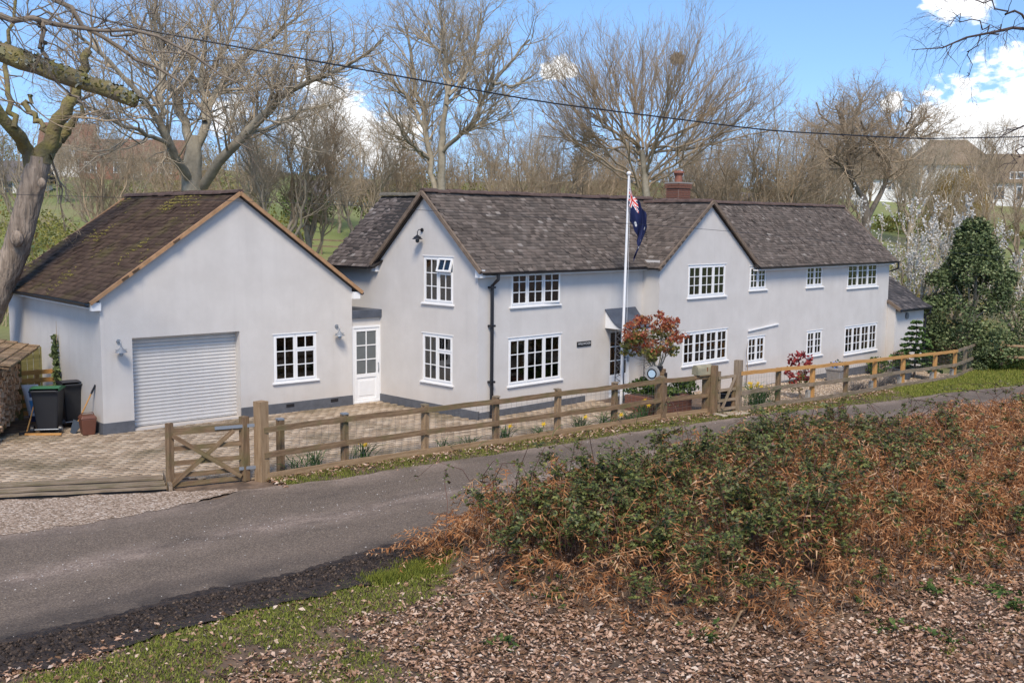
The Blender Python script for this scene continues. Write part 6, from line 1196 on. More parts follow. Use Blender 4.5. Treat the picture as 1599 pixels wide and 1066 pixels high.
def upright(name, label, px, py, h, n, mat, seed, spread=.16, flowers=None, fl_mat=None, cat='flower', w=.008):
    p = PX(px, py); rs = np.random.RandomState(seed); t = thing(name, label, cat, p); b = rs.normal(0, spread*.45, (n, 3))*[1, 1, 0]; d = rs.normal(0, spread*.7, (n, 3))*[1, 1, 0]; hh = h*rs.uniform(.6, 1.1, (n, 1)); z = np.array([0, 0, 1.])
    P = np.stack([b, b + d*.25 + z*hh*.5, b + d*.75 + z*hh*.85, b + d*1.3 + z*hh*.93], 1); V, F = tubes(P, np.array([.8, 1, .8, .2])[None]*w*np.ones((n, 1)), 3); npmesh('leaves', V, F, mat, t)
    for k in range(flowers or 0):
        c = np.array([rs.normal(0, spread*.7), rs.normal(0, spread*.5), h*rs.uniform(.85, 1.1)]); mb = MB(); mb.tube([(c[0]*.3, c[1]*.3, 0), (c[0]*.8, c[1]*.8, c[2]*.7), tuple(c)], .006, 4)
        f = mb.build('stalk', mat, t); mb = MB()
        for j in range(6): a = j*PI/3; mb.poly([tuple(c), tuple(c + [.04*math.cos(a - .4), -.01, .03*math.sin(a - .4)]), tuple(c + [.072*math.cos(a), -.015, .072*math.sin(a)]), tuple(c + [.03*math.cos(a + .4), -.01, .03*math.sin(a + .4)])])
        mb.tube([tuple(c), tuple(c + [0, -.035, -.005])], [.016, .024], 8); mb.build('bloom', fl_mat or m_yel, f)
m_yel = plain('daffodil_yellow', (.72, .48, .02), .6); m_dgreen = MI('daffodil_leaf', [(0, (.03, .07, .02)), (.5, (.06, .12, .035)), (1, (.11, .17, .06))], .6)
for k, (px, py, h, n, f, lab) in enumerate(((462, 737, .34, 22, 0, 'clump of daffodil leaves next to the thick gatepost'), (492, 733, .42, 30, 1, 'tuft of long green leaves with one bud between the first fence posts'), (566, 722, .42, 34, 3, 'clump with yellow daffodils just right of the second fence post'), (694, 706, .3, 20, 0, 'short green leaf tuft right of the third fence post'), (735, 700, .28, 18, 0, 'small leaf tuft midway between third and fourth fence posts'), (790, 690, .36, 26, 2, 'daffodils just right of the fourth fence post'), (845, 685, .3, 18, 1, 'sparse daffodil leaves left of the fifth fence post'),
                                       (908, 674, .34, 34, 1, 'daffodil clump between fifth and sixth fence posts'), (945, 668, .36, 30, 2, 'daffodils just left of the sixth fence post'), (983, 663, .3, 34, 0, 'green leaf clump beside the brick bed behind the fence'), (1006, 655, .42, 36, 6, 'bright group of yellow daffodils in front of the brick bed'), (1185, 636, .62, 110, 7, 'large lush daffodil clump right of the small garden gate'))):
    upright('daffodil_clump', lab, px, py - 2, h, n, m_dgreen, 90 + k, .2 if n < 60 else .34, f, m_yel)
m_lav = MI('lavender', [(0, (.10, .09, .085)), (1, (.22, .20, .185))], .95)
for k, (px, py, lab) in enumerate(((1337, 611, 'grey lavender tuft in the gravel behind the third right fence post'), (1374, 605, 'grey lavender tuft between the new fence posts'), (1392, 599, 'round grey lavender beside the slate tub'))): upright('lavender', lab, px, py, .34, 120, m_lav, 120 + k, .26, 0, None, 'plant', .005)
rsb = PX(1248, 622); t = thing('red_shrub', 'young shrub with crimson leaves in the gravel garden', 'shrub', rsb); spray('foliage', 480, (-.05, 0, .86), (.46, .38, .52), .04, MI('crimson_leaf', [(0, (.16, .012, .015)), (.6, (.32, .03, .03)), (1, (.42, .1, .08))], .5, .4, .3), t, 130, 34, .22); spray('lower_leaves', 190, (.02, 0, .42), (.3, .25, .3), .035, m_pg, t, 131, 14, .25)
V, F = tubes(np.array([[(.02*k, .01*k, 0), (.03*math.sin(k), .02, .4), (.16*math.cos(k*1.3), .12*math.sin(k), 1.0)] for k in range(6)], float), np.array([[.012, .009, .004]]*6), 5); npmesh('stem', V, F, m_twig, t)
sx = HP(19.6, -1.05); leafy('garden_shrub', 'low mixed shrub beside the picket fence and cottage wall', 'shrub', (sx.x, sx.y, TZ(sx.x, sx.y)), (.5, .4, .35), 900, .035, m_leaf_mid, 140)
# climbing stem by the little side window
cv = HP(11.05, -.68); mb = MB().tube([(cv.x, cv.y, TZ(cv.x, cv.y)), (cv.x + .03, cv.y - .02, .4), (cv.x - .02, cv.y - .02, .9), (cv.x + .02, cv.y - .02, 1.25)], [.018, .014, .011, .006], 6); o = mb.build('climber_stem', m_bark_oak); tag(o, 'bare brown climbing stem on the wall left of a small lower window', 'plant')
# little fir
fpn = PX(1428, 590); t = thing('fir_tree', 'little layered fir tree at the end of the cottage', 'tree', fpn); rs = np.random.RandomState(150); Hh = at(1428, 497, fpn.y).z - fpn.z; C_, A_, B_ = [], [], []; bp_ = []
for k in range(9):
    z = .35 + (Hh - .5)*k/8; rad = .95*(1 - k/9.3) + .08; nb = 9
    for j in range(nb):
        a = 2*PI*j/nb + k*.5 + rs.uniform(-.2, .2); rr = rad*rs.uniform(.8, 1.1); bp_.append([(0, 0, z), (math.cos(a)*rr*.5, math.sin(a)*rr*.5, z + .05), (math.cos(a)*rr, math.sin(a)*rr, z - .03)])
        m = int(70*rr) + 14; f = rs.uniform(.12, 1, m); side = rs.uniform(-1, 1, m)*.22*rr*(1.2 - f); C_.append(np.stack([math.cos(a)*rr*f - math.sin(a)*side, math.sin(a)*rr*f + math.cos(a)*side, z + .05*np.sin(f*PI) - .03*f + rs.normal(0, .012, m)], -1))
        A_.append(np.stack([np.cos(a + .5*np.sign(side))*.055, np.sin(a + .5*np.sign(side))*.055, 0*side + .005], -1)); B_.append(np.stack([-math.sin(a)*np.full(m, .026), math.cos(a)*np.full(m, .026), rs.normal(0, .02, m)], -1))
V, F = quads(np.concatenate(C_), np.concatenate(A_), np.concatenate(B_)); npmesh('crown', V, F, MI('fir_needle', [(0, (.03, .06, .02)), (.6, (.07, .13, .035)), (1, (.15, .22, .06))], .7), t); V, F = tubes(np.array(bp_), np.array([[.012, .008, .003]]*len(bp_)), 4); npmesh('branches', V, F, m_twig, t); V, F = tubes(np.array([[(0, 0, -.1), (0, 0, Hh*.5), (0, 0, Hh)]]), np.array([[.045, .03, .006]]), 8); npmesh('trunk', V, F, m_bark_oak, t)
# picket fence beside the fir
pk = HP(LEN - .5, -1.15); t = thing('picket_fence', 'short brown picket fence between cottage corner and fir tree', 'fence', (pk.x, pk.y, TZ(pk.x, pk.y)), TH)
for k in range(9): MB().poly([(k*.16, 0, 0), (k*.16 + .09, 0, 0), (k*.16 + .09, 0, .82), (k*.16 + .045, 0, .9), (k*.16, 0, .82)]).hull8([(k*.16, .002, 0), (k*.16 + .09, .002, 0), (k*.16 + .09, .022, 0), (k*.16, .022, 0), (k*.16, .002, .82), (k*.16 + .09, .002, .82), (k*.16 + .09, .022, .82), (k*.16, .022, .82)]).build('picket', m_wood, t)
for z in (.25, .65): MB().box(-.03, 1.42, .024, .06, z, z + .07).build('rail', m_wood, t)
# holly, blossom tree, log, far rails
hb = PX(1517, 577); hb = Vector((hb.x + .5, hb.y + 1.4, 0)); hb.z = TZ(hb.x, hb.y); t = thing('holly_tree', 'big dense dark green holly at the end of the garden fence', 'tree', hb); rs = np.random.RandomState(160)
Hh = at(1525, 342, hb.y).z - hb.z; nc = 240; zc = rs.uniform(.04, 1, nc); prof = lambda f: 2.95*np.clip(1.06 - f, 0, 1)**.85*np.clip(.5 + f*2.0, 0, 1)*(1 + .16*np.sin(f*23)); a = rs.uniform(0, 2*PI, nc); rr = prof(zc)*rs.uniform(.35, 1, nc)**.5; cc = np.stack([np.cos(a)*rr, np.sin(a)*rr, zc*(Hh - .3) + .2], -1)
k = rs.choice(nc, 30000); e = rs.normal(0, 1, (30000, 3)); e /= np.linalg.norm(e, axis=1, keepdims=True); C = cc[k] + e*rs.uniform(.3, 1, (30000, 1))*.42*(1.15 - .5*zc[k])[:, None]; A = rs.normal(0, 1, C.shape); A[:, 2] *= .5; A /= np.linalg.norm(A, axis=1, keepdims=True); B = np.cross(A, rs.normal(0, 1, C.shape)); B /= np.linalg.norm(B, axis=1, keepdims=True); s = rs.uniform(.025, .05, (30000, 1))
V, F = quads(C, A*s*1.25, B*s*.7); npmesh('crown', V, F, m_leaf_dark, t); lb = np.array([[(0, 0, -.1), (.05*math.sin(j), .05*math.cos(j), Hh*.3), (.7*math.cos(j), .7*math.sin(j), Hh*(.4 + .05*j))] for j in range(6)] + [[(0, 0, -.1), (.1, 0, Hh*.5), (0, 0, Hh*.93)]]); V, F = tubes(lb, np.array([[.1, .07, .02]]*7), 7); npmesh('trunk', V, F, m_bark_ash, t)
hx = PX(1508, 578); leafy('ivy_bush', 'tangled dark ivy bush on the last post of the garden fence', 'bush', (hx.x + .25, hx.y + .1, hx.z), (.75, .6, .6), 3600, .03, m_leaf_dark, 161, 60, .3); hx = PX(1572, 578); leafy('spring_bush', 'bright green leafy clump right of the holly foot', 'bush', (hx.x, hx.y + .5, hx.z), (1.1, .8, .4), 3000, .035, m_leaf_mid, 162, 60, .3)
leafy('pale_bush', 'pale cream flowered bush between the side wing and the holly', 'bush', (hb.x - 2.6, hb.y + 2.8, TZ(hb.x - 2.6, hb.y + 2.8)), (1.3, 1.0, 1.5), 4200, .032, MI('cream_leaf', [(0, (.10, .12, .03)), (.5, (.24, .24, .08)), (1, (.5, .45, .25))], .8, translucent=.2), 163, 70, .25)
def blossom(px, Y, top, label, seed, w=1.0, n3=2600):
    x = at(px, 340, Y).x; g = TZ(x, Y); Hh = at(px, top, Y).z - g; rs = np.random.RandomState(seed); lb = []
    for k in range(9): a = 2*PI*k/9 + rs.uniform(-.3, .3); e = rs.uniform(.9, 1.9)*w; lb.append(([(x, Y, g + Hh*.22), (x + math.cos(a)*e*.55, Y + math.sin(a)*e*.55, g + Hh*.42), (x + math.cos(a)*e, Y + math.sin(a)*e, g + Hh*.7), (x + math.cos(a)*e*1.15, Y + math.sin(a)*e*1.15, g + Hh*rs.uniform(.88, 1.02))], [.08, .05, .025, .01]))
    t, lv = tree_from('blossom_tree', label, ([Vector((x, Y, g - .1)), Vector((x, Y, g + Hh*.12)), Vector((x + .05, Y, g + Hh*.28))], [.16, .13, .1]), lb, [dict(n=110, L=1.2*w, r=(.006, .016), k=6, wob=.12, up=.22, ang=.5), dict(n=380, L=.55*w, r=(.004, .007), k=4, wob=.2, up=.12)], m_moss, m_twig_grey, seed, base=Vector((x, Y, g)))
    P = lv[1][0]; P2 = lv[2][0]; i = rs.choice(len(P), n3); f = rs.uniform(.1, 1, n3)*(P.shape[1] - 1.001); j = f.astype(int); c1 = P[i, j] + (P[i, j + 1] - P[i, j])*(f - j)[:, None]; i = rs.choice(len(P2), n3); f = rs.uniform(0, 1, n3)*(P2.shape[1] - 1.001); j = f.astype(int); c2 = P2[i, j] + (P2[i, j + 1] - P2[i, j])*(f - j)[:, None]
    C = np.concatenate([c1, c2]) + rs.normal(0, .025, (2*n3, 3)); A = rs.normal(0, 1, C.shape); A /= np.linalg.norm(A, axis=1, keepdims=True); B = np.cross(A, rs.normal(0, 1, C.shape)); B /= np.linalg.norm(B, axis=1, keepdims=True); V, F = quads(C, A*.027, B*.027); world(npmesh('blossom', V, F, MI('petal_white', [(0, (.62, .58, .50)), (1, (.82, .80, .76))], .8, translucent=.3)), t)
blossom(1437, 46, 328, 'white blossoming tree behind the end of the cottage', 170, 1.2, 3200); blossom(1500, 50, 350, 'white blossoming tree rising behind the holly', 171, 1.0, 1800); blossom(1605, 46, 400, 'white blossoming tree at the right picture edge', 172, .9, 1200)
lg0, lg1 = at(1455, 540, 42), at(1512, 545, 41); lg0.z = TZ(lg0.x, lg0.y) + 1.15; lg1.z = TZ(lg1.x, lg1.y) + 1.05
rf_ = thing('rail_fence', 'pale round pole rail fence at the right edge behind the holly', 'fence', PX(1585, 585))
a, b = at(1545, 560, 43), at(1720, 560, 41)
for v in (a, b): v.z = TZ(v.x, v.y)
for z in (.55, 1.0): o = MB().tube([a + up*z, (a + b)/2 + up*(z + .02), b + up*z], [.06, .065, .06], 10).build('pole_rail', m_wood_pale); world(o, rf_)
for f in (.12, .4, .7, 1): p = a.lerp(b, f) + Vector((0, .1, 0)); timber('post', p - up*.1, p + up*1.2, .14, .14, m_wood_pale, rf_, .003, up=(1, 0, 0))
# hedge of twigs behind the fence end
rs = np.random.RandomState(180); n = 1500; bx, by = rs.uniform(0, 1, n), rs.normal(0, .35, n); h0, h1 = PX(1445, 575), PX(1600, 590); bxw = h0.x - .5 + (h1.x - h0.x)*bx; byw = h0.y + 3.5 + (h1.y - h0.y + 1)*bx + by; b = np.stack([bxw, byw, T(bxw, byw)], -1); d = rs.normal(0, .25, (n, 3)); d[:, 2] = rs.uniform(.5, 1.5, n); P = np.stack([b, b + d*.5 + rs.normal(0, .06, (n, 3)), b + d], 1); V, F = tubes(P, np.array([[.012, .009, .004]])*np.ones((n, 1)), 3); tag(npmesh('twig_hedge', V, F, m_twig), 'low brown twiggy hedge behind the end of the garden fence', 'hedge')
# ivy on the garage side wall
iv = GP(-.03, 3.0); t = thing('wall_ivy', 'narrow strand of ivy climbing the garage side wall', 'ivy', iv, GT); rs = np.random.RandomState(181); n = 330; z = rs.uniform(.1, 1, n)**.8*2.05; C = np.stack([-.03 - rs.uniform(0, .09, n), rs.normal(0, .07, n)*(1.05 - z/2.2)*(1.2 + np.sin(z*7)) - .12*np.sin(z*1.2), z], -1); A = rs.normal(0, .028, C.shape); B = rs.normal(0, .028, C.shape); V, F = quads(C, A, B); npmesh('leaves', V, F, m_leaf_dark, t); V, F = tubes(np.array([[(-.02, 0, 0), (-.03, -.05, .8), (-.03, -.1, 1.6), (-.03, -.14, 2.1), (-.06, -.24, 2.42)]]), np.array([[.014, .012, .01, .008, .004]]), 5); npmesh('stem', V, F, m_twig, t)

# ------------------------------------------------------------------ overhead cable and telephone wire
pts = [(-420, -190, 24), (60, -10, 22), (160, 35, 22), (500, 97, 23), (850, 160, 25), (1200, 204, 27), (1430, 217, 29), (1599, 214, 31), (1900, 200, 34)]
P = np.array([at(*p) for p in pts]); Q, _ = resample(P, [1]*len(P), 60); V, F = tubes(Q[None], np.full((1, 60), .017), 6); tag(npmesh('overhead_cable', V, F, m_black, smooth=True), 'black overhead cable sagging across the whole sky', 'cable')
P = np.array([at(*p) for p in ((-100, 300, 21), (500, 318, 22), (880, 342, 23), (1040, 353, 24.5), (1150, 362, 26), (1500, 396, 30), (1800, 420, 34))]); Q, _ = resample(P, [1]*len(P), 50); V, F = tubes(Q[None], np.full((1, 50), .0045), 4); tag(npmesh('telephone_wire', V, F, m_black), 'thin dark wire passing in front of flag and second gable', 'wire')

# ------------------------------------------------------------------ verge grass and leaves beside the road
def lawn(name, X, Yv, rs, h, mat, label, lean=.4, w=.006):
    n = len(X); b = np.stack([X, Yv, T(X, Yv) + .01], -1); a = rs.uniform(0, 2*PI, n); hh = h*rs.uniform(.4, 1.2, n); d = np.stack([np.cos(a), np.sin(a), 0*a], -1); s = np.stack([-np.sin(a), np.cos(a), 0*a], -1)*w; tip = b + d*(hh*lean*rs.uniform(.2, 1.6, n))[:, None] + np.array([0, 0, 1.])*hh[:, None]
    V = np.stack([b - s, b + s, tip], 1).reshape(-1, 3); tag(npmesh(name, V, np.arange(3*n).reshape(n, 3), mat), label, 'grass', kind='stuff')
m_grass = MI('grass_blade', [(0, (.09, .115, .018)), (.4, (.165, .195, .03)), (.8, (.26, .27, .05)), (1, (.36, .32, .12))], .8, translucent=.3)
m_grass_y = MI('verge_grass', [(0, (.11, .14, .025)), (.5, (.21, .24, .04)), (.85, (.32, .32, .06)), (1, (.44, .37, .13))], .8, translucent=.3)
fe = np.array(far_edge); fl_ = np.array([tuple(p[:2]) for p in FENCE])
rs = np.random.RandomState(200); n = 70000; t = rs.uniform(0, 1, n); fi = np.interp(t, np.linspace(0, 1, len(fl_)), fl_[:, 0]); fj = np.interp(t, np.linspace(0, 1, len(fl_)), fl_[:, 1])
# a point on the road edge nearest in direction
fd = np.array([.62, -.78]); rx = np.interp(fi + .5, fe[:, 0], fe[:, 0]); ry = np.interp(fi + .55, fe[:, 0], fe[:, 1]); rx = fi + .55; w = rs.beta(1.1, 1.3, n)*1.05 + .02; X = fi*(1 - w) + rx*w; Yv = fj*(1 - w) + ry*w
mk = fbm(X, Yv, 2.2, 5) + .35 > rs.uniform(-.4, .6, n); lawn('verge_grass', X[mk], Yv[mk], rs, .06, m_grass, 'short grass along the foot of the wooden fence', .6)
n = 60000; X = rs.uniform(12.5, 26, n); e_far = np.interp(X, fe[:, 0], fe[:, 1]); Yv = e_far + rs.uniform(0, 7, n)**1.0; fline = np.interp(X, fl_[10:, 0], fl_[10:, 1]); mk = (Yv < np.where(X < fl_[-1, 0], fline, 60)) ; lawn('verge_lawn', X[mk], Yv[mk], rs, .08, m_grass_y, 'bright yellow green verge at the bend of the lane', .6, .012)
def litter(name, X, Yv, rs, size, mat, label, dz=.012):
    n = len(X); C = np.stack([X, Yv, T(X, Yv) + dz + rs.uniform(0, .03, n)], -1); a = rs.uniform(0, 2*PI, n); s = size*np.clip(np.exp(rs.normal(-.12, .42, n)), .35, 2.2)[:, None]
    nrm = rs.normal(0, .42, (n, 3)); nrm[:, 2] = 1; nrm /= np.linalg.norm(nrm, axis=1, keepdims=True); A = np.stack([np.cos(a), np.sin(a), 0*a], -1); A -= (A*nrm).sum(1, keepdims=True)*nrm; A /= np.linalg.norm(A, axis=1, keepdims=True); B = np.cross(nrm, A); cu = rs.uniform(.1, 1.15, (n, 1))
    # a curled leaf: midrib with two halves bent up, pointed tip
    V = np.stack([C - A*s, C + B*s*.5 + nrm*s*cu*.5 - A*s*.15, C + A*s*.95 + nrm*s*cu*.3, C - B*s*.5 + nrm*s*cu*.5 - A*s*.1, C + A*s*.35 - nrm*s*.04], 1).reshape(-1, 3)
    F = (np.array([[0, 4, 1], [1, 4, 2], [2, 4, 3], [3, 4, 0]])[None] + (np.arange(n)*5)[:, None, None]).reshape(-1, 3); tag(npmesh(name, V, F, mat), label, 'leaves', kind='stuff')
m_litter = MI('dead_leaf', [(0, (.09, .046, .022)), (.22, (.21, .115, .06)), (.5, (.38, .225, .145)), (.76, (.50, .33, .23)), (.94, (.60, .45, .34)), (1, (.66, .55, .45))], .8, .3, .12, patch=((.17, .10, .055), 1.1, .58, .95))
n = 5200; t = rs.uniform(0, .75, n); X = np.interp(t, np.linspace(0, 1, len(fl_)), fl_[:, 0]) + .12; Yv = np.interp(t, np.linspace(0, 1, len(fl_)), fl_[:, 1]) - .1; w = np.abs(rs.normal(0, .28, n)); X = X + w*.6; Yv = Yv - w*.75; litter('verge_leaves', X, Yv, rs, .03, m_litter, 'dead leaves along the foot of the wooden fence', .02)
# loose stones on the lane and apron
n = 1500; X = rs.uniform(-10, 12, n); e0 = np.interp(X, fe[:, 0], fe[:, 1]); e1_ = np.interp(X, EDGE_X, EDGE_Y); w = np.clip(np.where(rs.uniform(0, 1, n) < .6, rs.normal(.5, .07, n), rs.uniform(.02, .98, n)), .02, .98); Yv = e0*(1 - w) + e1_*w; s = rs.uniform(.006, .016, (n, 1)); C = np.stack([X, Yv, T(X, Yv) + .034], -1); ex_ = np.array([[1, 0, 0]])*s; ey_ = np.array([[0, 1., 0]])*s; V = np.stack([C + ex_, C + ey_, C - ex_, C - ey_, C + np.array([[0, 0, .8]])*s], 1).reshape(-1, 3); F = (np.array([[0, 1, 4], [1, 2, 4], [2, 3, 4], [3, 0, 4]])[None] + (np.arange(n)*5)[:, None, None]).reshape(-1, 3); tag(npmesh('loose_stones', V, F, MI('chip', [(0, (.2, .17, .15)), (1, (.5, .46, .42))], .9)), 'pale loose stone chips along the middle of the lane', 'gravel', kind='stuff')

# ------------------------------------------------------------------ woodland floor in the foreground
rs = np.random.RandomState(210); n = 430000; Yv = rs.uniform(8.2, 22, n); X = rs.uniform(-9, 12.5, n); e = edge_dist(X, Yv); inview = (np.abs(X/Yv) < .53); mo = mound(X, Yv)
grassy = fbm(X, Yv, 1.0, 12)*.55 + .75*np.exp(-(((X + 3.0 - (Yv - 11)*.55)/2.0)**2)) + 1.05*np.exp(-(((X - 5.0)/1.5)**2 + ((Yv - 12.2)/1.5)**2)) - .75*ss((X + 1.6)/2.0) - .2 + .55*np.exp(-((e - 1.55)/.6)**2)*(X < -1)
mk = inview & (e > .35 + .35*np.abs(fbm(X, Yv, 3, 2)) + .3*ss(-X/2)) & (rs.uniform(0, 1, n) < np.clip(1.0 - .9*ss((grassy - .12)*2.6), .1, 1)*np.clip((e - .3)/.6, .08, 1)*(1 - .5*mo)*(.72 + .35*fbm(X, Yv, 1.6, 19))); litter('leaf_litter', X[mk], Yv[mk], rs, .0265, m_litter, 'thick carpet of dead brown oak leaves on the woodland bank')
n = 520000; Yv = rs.uniform(9.6, 17.5, n); X = rs.uniform(-6, 8.5, n); e = edge_dist(X, Yv)
grassy = fbm(X, Yv, 1.0, 12)*.55 + .75*np.exp(-(((X + 3.0 - (Yv - 11)*.55)/2.0)**2)) + 1.05*np.exp(-(((X - 5.0)/1.5)**2 + ((Yv - 12.2)/1.5)**2)) - .75*ss((X + 1.6)/2.0) - .2 + .3*fbm(X, Yv, 5, 14) + .55*np.exp(-((e - 1.55)/.6)**2)*(X < -1)
mk = (np.abs(X/Yv) < .53) & (e > .5 + .3*fbm(X, Yv, 2.5, 15)) & (mound(X, Yv) < .25) & ((.55*ss((grassy - .12 + .35*fbm(X, Yv, 3.4, 16))*1.8) > rs.uniform(0, 1, n))); lawn('bank_grass', X[mk], Yv[mk], rs, .038, m_grass, 'patches of short mossy grass on the bank in front', .9, .008)
# moss knob at the edge of the lane
kp = PX(600, 905); Xk = np.concatenate([rs.normal(kp.x, .14, 2600), rs.normal(kp.x + .45, .22, 3600)]); Yk = np.concatenate([rs.normal(kp.y, .14, 2600), rs.normal(kp.y + .5, .25, 3600)]); lawn('moss_cushion', Xk, Yk, rs, .08, MI('moss_blade', [(0, (.05, .07, .01)), (.5, (.12, .14, .02)), (1, (.2, .2, .03))], .9), 'yellow green moss cushions at the edge of the lane', .6, .008)

def in_thicket(n, rs, lo=.06):
    X = rs.uniform(-2, 15, n); Yv = rs.uniform(11.7, 28, n); m = mound(X, Yv); k = (m > lo) & (X/Yv < .56); X, Yv, m = X[k], Yv[k], m[k]
    return X, Yv, m*(1 - .62*ss((X - 4.2)/4.0))*(1 - .28*(1 - ss((X - 1.8)/2.6)))*(.88 + .42*fbm(X, Yv, 1.5, 44))      # hummocks, lower towards the bend
green = lambda X, Yv: 1.0*fbm(X, Yv, .8, 30) + .7*fbm(X, Yv, 2.6, 31) + .95*np.exp(-(((X - 3.1 - .35*(Yv - 16))/2.5)**2)) - .4*ss((X - 6.5)/3) - .2 - .75*(1 - ss((Yv - np.interp(X, FRONT_X, FRONT_Y) - .2)/1.3))      # where bramble rules over bracken
# bracken: collapsed rust fronds
m_bracken = MI('bracken', [(0, (.16, .06, .024)), (.3, (.31, .125, .045)), (.6, (.44, .20, .08)), (.85, (.54, .30, .145)), (1, (.62, .43, .27))], .85, .25, .25)
X, Yv, m = in_thicket(15500, rs, .03); ok = (green(X, Yv) < rs.uniform(-.35, .75, len(X))) | (rs.uniform(0, 1, len(X)) < .22); X, Yv, m = X[ok], Yv[ok], m[ok]; n = len(X); Ht = (.25 + .68*m)*rs.uniform(.5, 1.25, n); a = rs.uniform(0, 2*PI, n); dh = np.stack([np.cos(a), np.sin(a), 0*a], -1); b = np.stack([X, Yv, T(X, Yv)], -1); z = np.array([0, 0, 1.]); Lh = rs.uniform(.35, .9, n)[:, None]
P = np.stack([b, b + z*Ht[:, None]*.7 + dh*Lh*.12, b + z*Ht[:, None]*1.05 + dh*Lh*.4, b + z*Ht[:, None]*rs.uniform(.75, 1.05, (n, 1)) + dh*Lh*.72, b + z*Ht[:, None]*rs.uniform(.35, .85, (n, 1)) + dh*Lh], 1); P[:, 1:] += rs.normal(0, .04, P[:, 1:].shape)
V1, F1 = tubes(P, np.array([[.005, .0045, .004, .003, .0015]])*np.ones((n, 1)), 3); npn = 20; fr_ = np.tile(np.linspace(.3, 1, npn), n); ii = np.repeat(np.arange(n), npn); tt = fr_*3.999; j = np.minimum(tt.astype(int), 3); c = P[ii, j] + (P[ii, j + 1] - P[ii, j])*(tt - j)[:, None]; dr = P[ii, j + 1] - P[ii, j]; dr /= np.linalg.norm(dr, axis=1, keepdims=True)
sd = np.cross(dr, z + rs.normal(0, .35, dr.shape)); sd /= np.linalg.norm(sd, axis=1, keepdims=True); sgn = np.where(np.arange(len(ii)) % 2, 1., -1.)[:, None]; ln = (.13*(1.25 - fr_)*rs.uniform(.5, 1.2, len(ii)))[:, None] + .02; drp = np.array([0, 0, -1.])*rs.uniform(.1, .9, (len(ii), 1)); tip = c + (sd*sgn + dr*.35 + drp*.6)*ln; ww = dr*.012
V2 = np.stack([c - ww, c + ww, tip], 1).reshape(-1, 3); F1t = np.concatenate([F1[:, [0, 1, 2]], F1[:, [0, 2, 3]]]); V, F = cat_mesh([(V1, F1t), (V2, np.arange(len(V2)).reshape(-1, 3))]); tag(npmesh('bracken', V, F, m_bracken), 'rust brown dead bracken fronds on the bank beside the lane', 'bracken', kind='stuff')
# loose straw-like stalks
X, Yv, m = in_thicket(5200, rs, .04); n = len(X); b = np.stack([X, Yv, T(X, Yv)], -1); d = rs.normal(0, .3, (n, 3)); d[:, 2] = np.abs(rs.normal(.4, .22, n))*(.35 + .75*m); P = np.stack([b, b + d*.5 + rs.normal(0, .05, (n, 3)), b + d + rs.normal(0, .08, (n, 3))*[1, 1, .6]], 1); V, F = tubes(P, np.array([[.004, .003, .0015]])*np.ones((n, 1)), 3); tag(npmesh('bracken_stalks', V, F, m_bracken), 'broken orange bracken stalks among the brambles', 'bracken', kind='stuff')
# brambles: arching canes with leaves
X, Yv, m = in_thicket(4200, rs, .15); ok = green(X, Yv) > rs.uniform(-.45, .55, len(X)); X, Yv, m = X[ok], Yv[ok], m[ok]; n = len(X); b = np.stack([X, Yv, T(X, Yv)], -1); a = rs.uniform(0, 2*PI, n); dh = np.stack([np.cos(a), np.sin(a), 0*a], -1); Ht = ((.30 + .72*m)*rs.uniform(.6, 1.2, n))[:, None]; Lh = rs.uniform(.3, 1.1, n)[:, None]
P = np.stack([b, b + z*Ht*.55 + dh*Lh*.08, b + z*Ht*.95 + dh*Lh*.3, b + z*Ht*1.02 + dh*Lh*.6, b + z*Ht*.85 + dh*Lh*.9], 1); P[:, 1:] += rs.normal(0, .045, P[:, 1:].shape); V, F = tubes(P, np.array([[.006, .0055, .005, .004, .002]])*np.ones((n, 1)), 3)
tag(npmesh('bramble_canes', V, F, M('cane', (.05, .028, .022), .8, .3, 3, col2=(.14, .07, .05))), 'dark arching bramble canes on the bank', 'bramble', kind='stuff')
lv = grow(rs, P, np.full(P.shape[:2], .004), [dict(n=4200, L=.28, r=(.002, .003), k=4, wob=.25, up=.1, t0=.3)]); V, F = tubes(*lv[1], 3); tag(npmesh('bramble_twigs', V, F, M('cane_twig', (.06, .05, .025), .8, .3, 3)), 'thin side shoots on the brambles', 'bramble', kind='stuff')
def on_lines(P, n, rs, t0=.25): i = rs.choice(len(P), n); f = (t0 + (1 - t0)*rs.uniform(0, 1, n))*(P.shape[1] - 1.001); j = f.astype(int); return P[i, j] + (P[i, j + 1] - P[i, j])*(f - j)[:, None]
def leaflets(C, rs, size):
    n = len(C); C = np.repeat(C, 3, 0) + 0; a0 = np.repeat(rs.uniform(0, 2*PI, n), 3) + np.tile([-1.1, 0, 1.1], n); nr = np.repeat(rs.normal(0, .45, (n, 3)) + [0, 0, .9], 3, 0); nr /= np.linalg.norm(nr, axis=1, keepdims=True); A = np.stack([np.cos(a0), np.sin(a0), 0*a0], -1); A -= (A*nr).sum(1, keepdims=True)*nr; A /= np.linalg.norm(A, axis=1, keepdims=True); B = np.cross(nr, A); s = np.repeat(size*rs.uniform(.6, 1.3, n), 3)[:, None]
    V = np.stack([C, C + A*s*.9 + B*s*.55 + nr*s*.12, C + A*s*1.9 - nr*s*.15, C + A*s*.9 - B*s*.55 + nr*s*.12], 1).reshape(-1, 3); return V, np.arange(len(V)).reshape(-1, 4)
C = np.concatenate([on_lines(P, 15000, rs) + rs.normal(0, .035, (15000, 3)), on_lines(lv[1][0], 19000, rs) + rs.normal(0, .025, (19000, 3))]); V, F = leaflets(C, rs, .028)
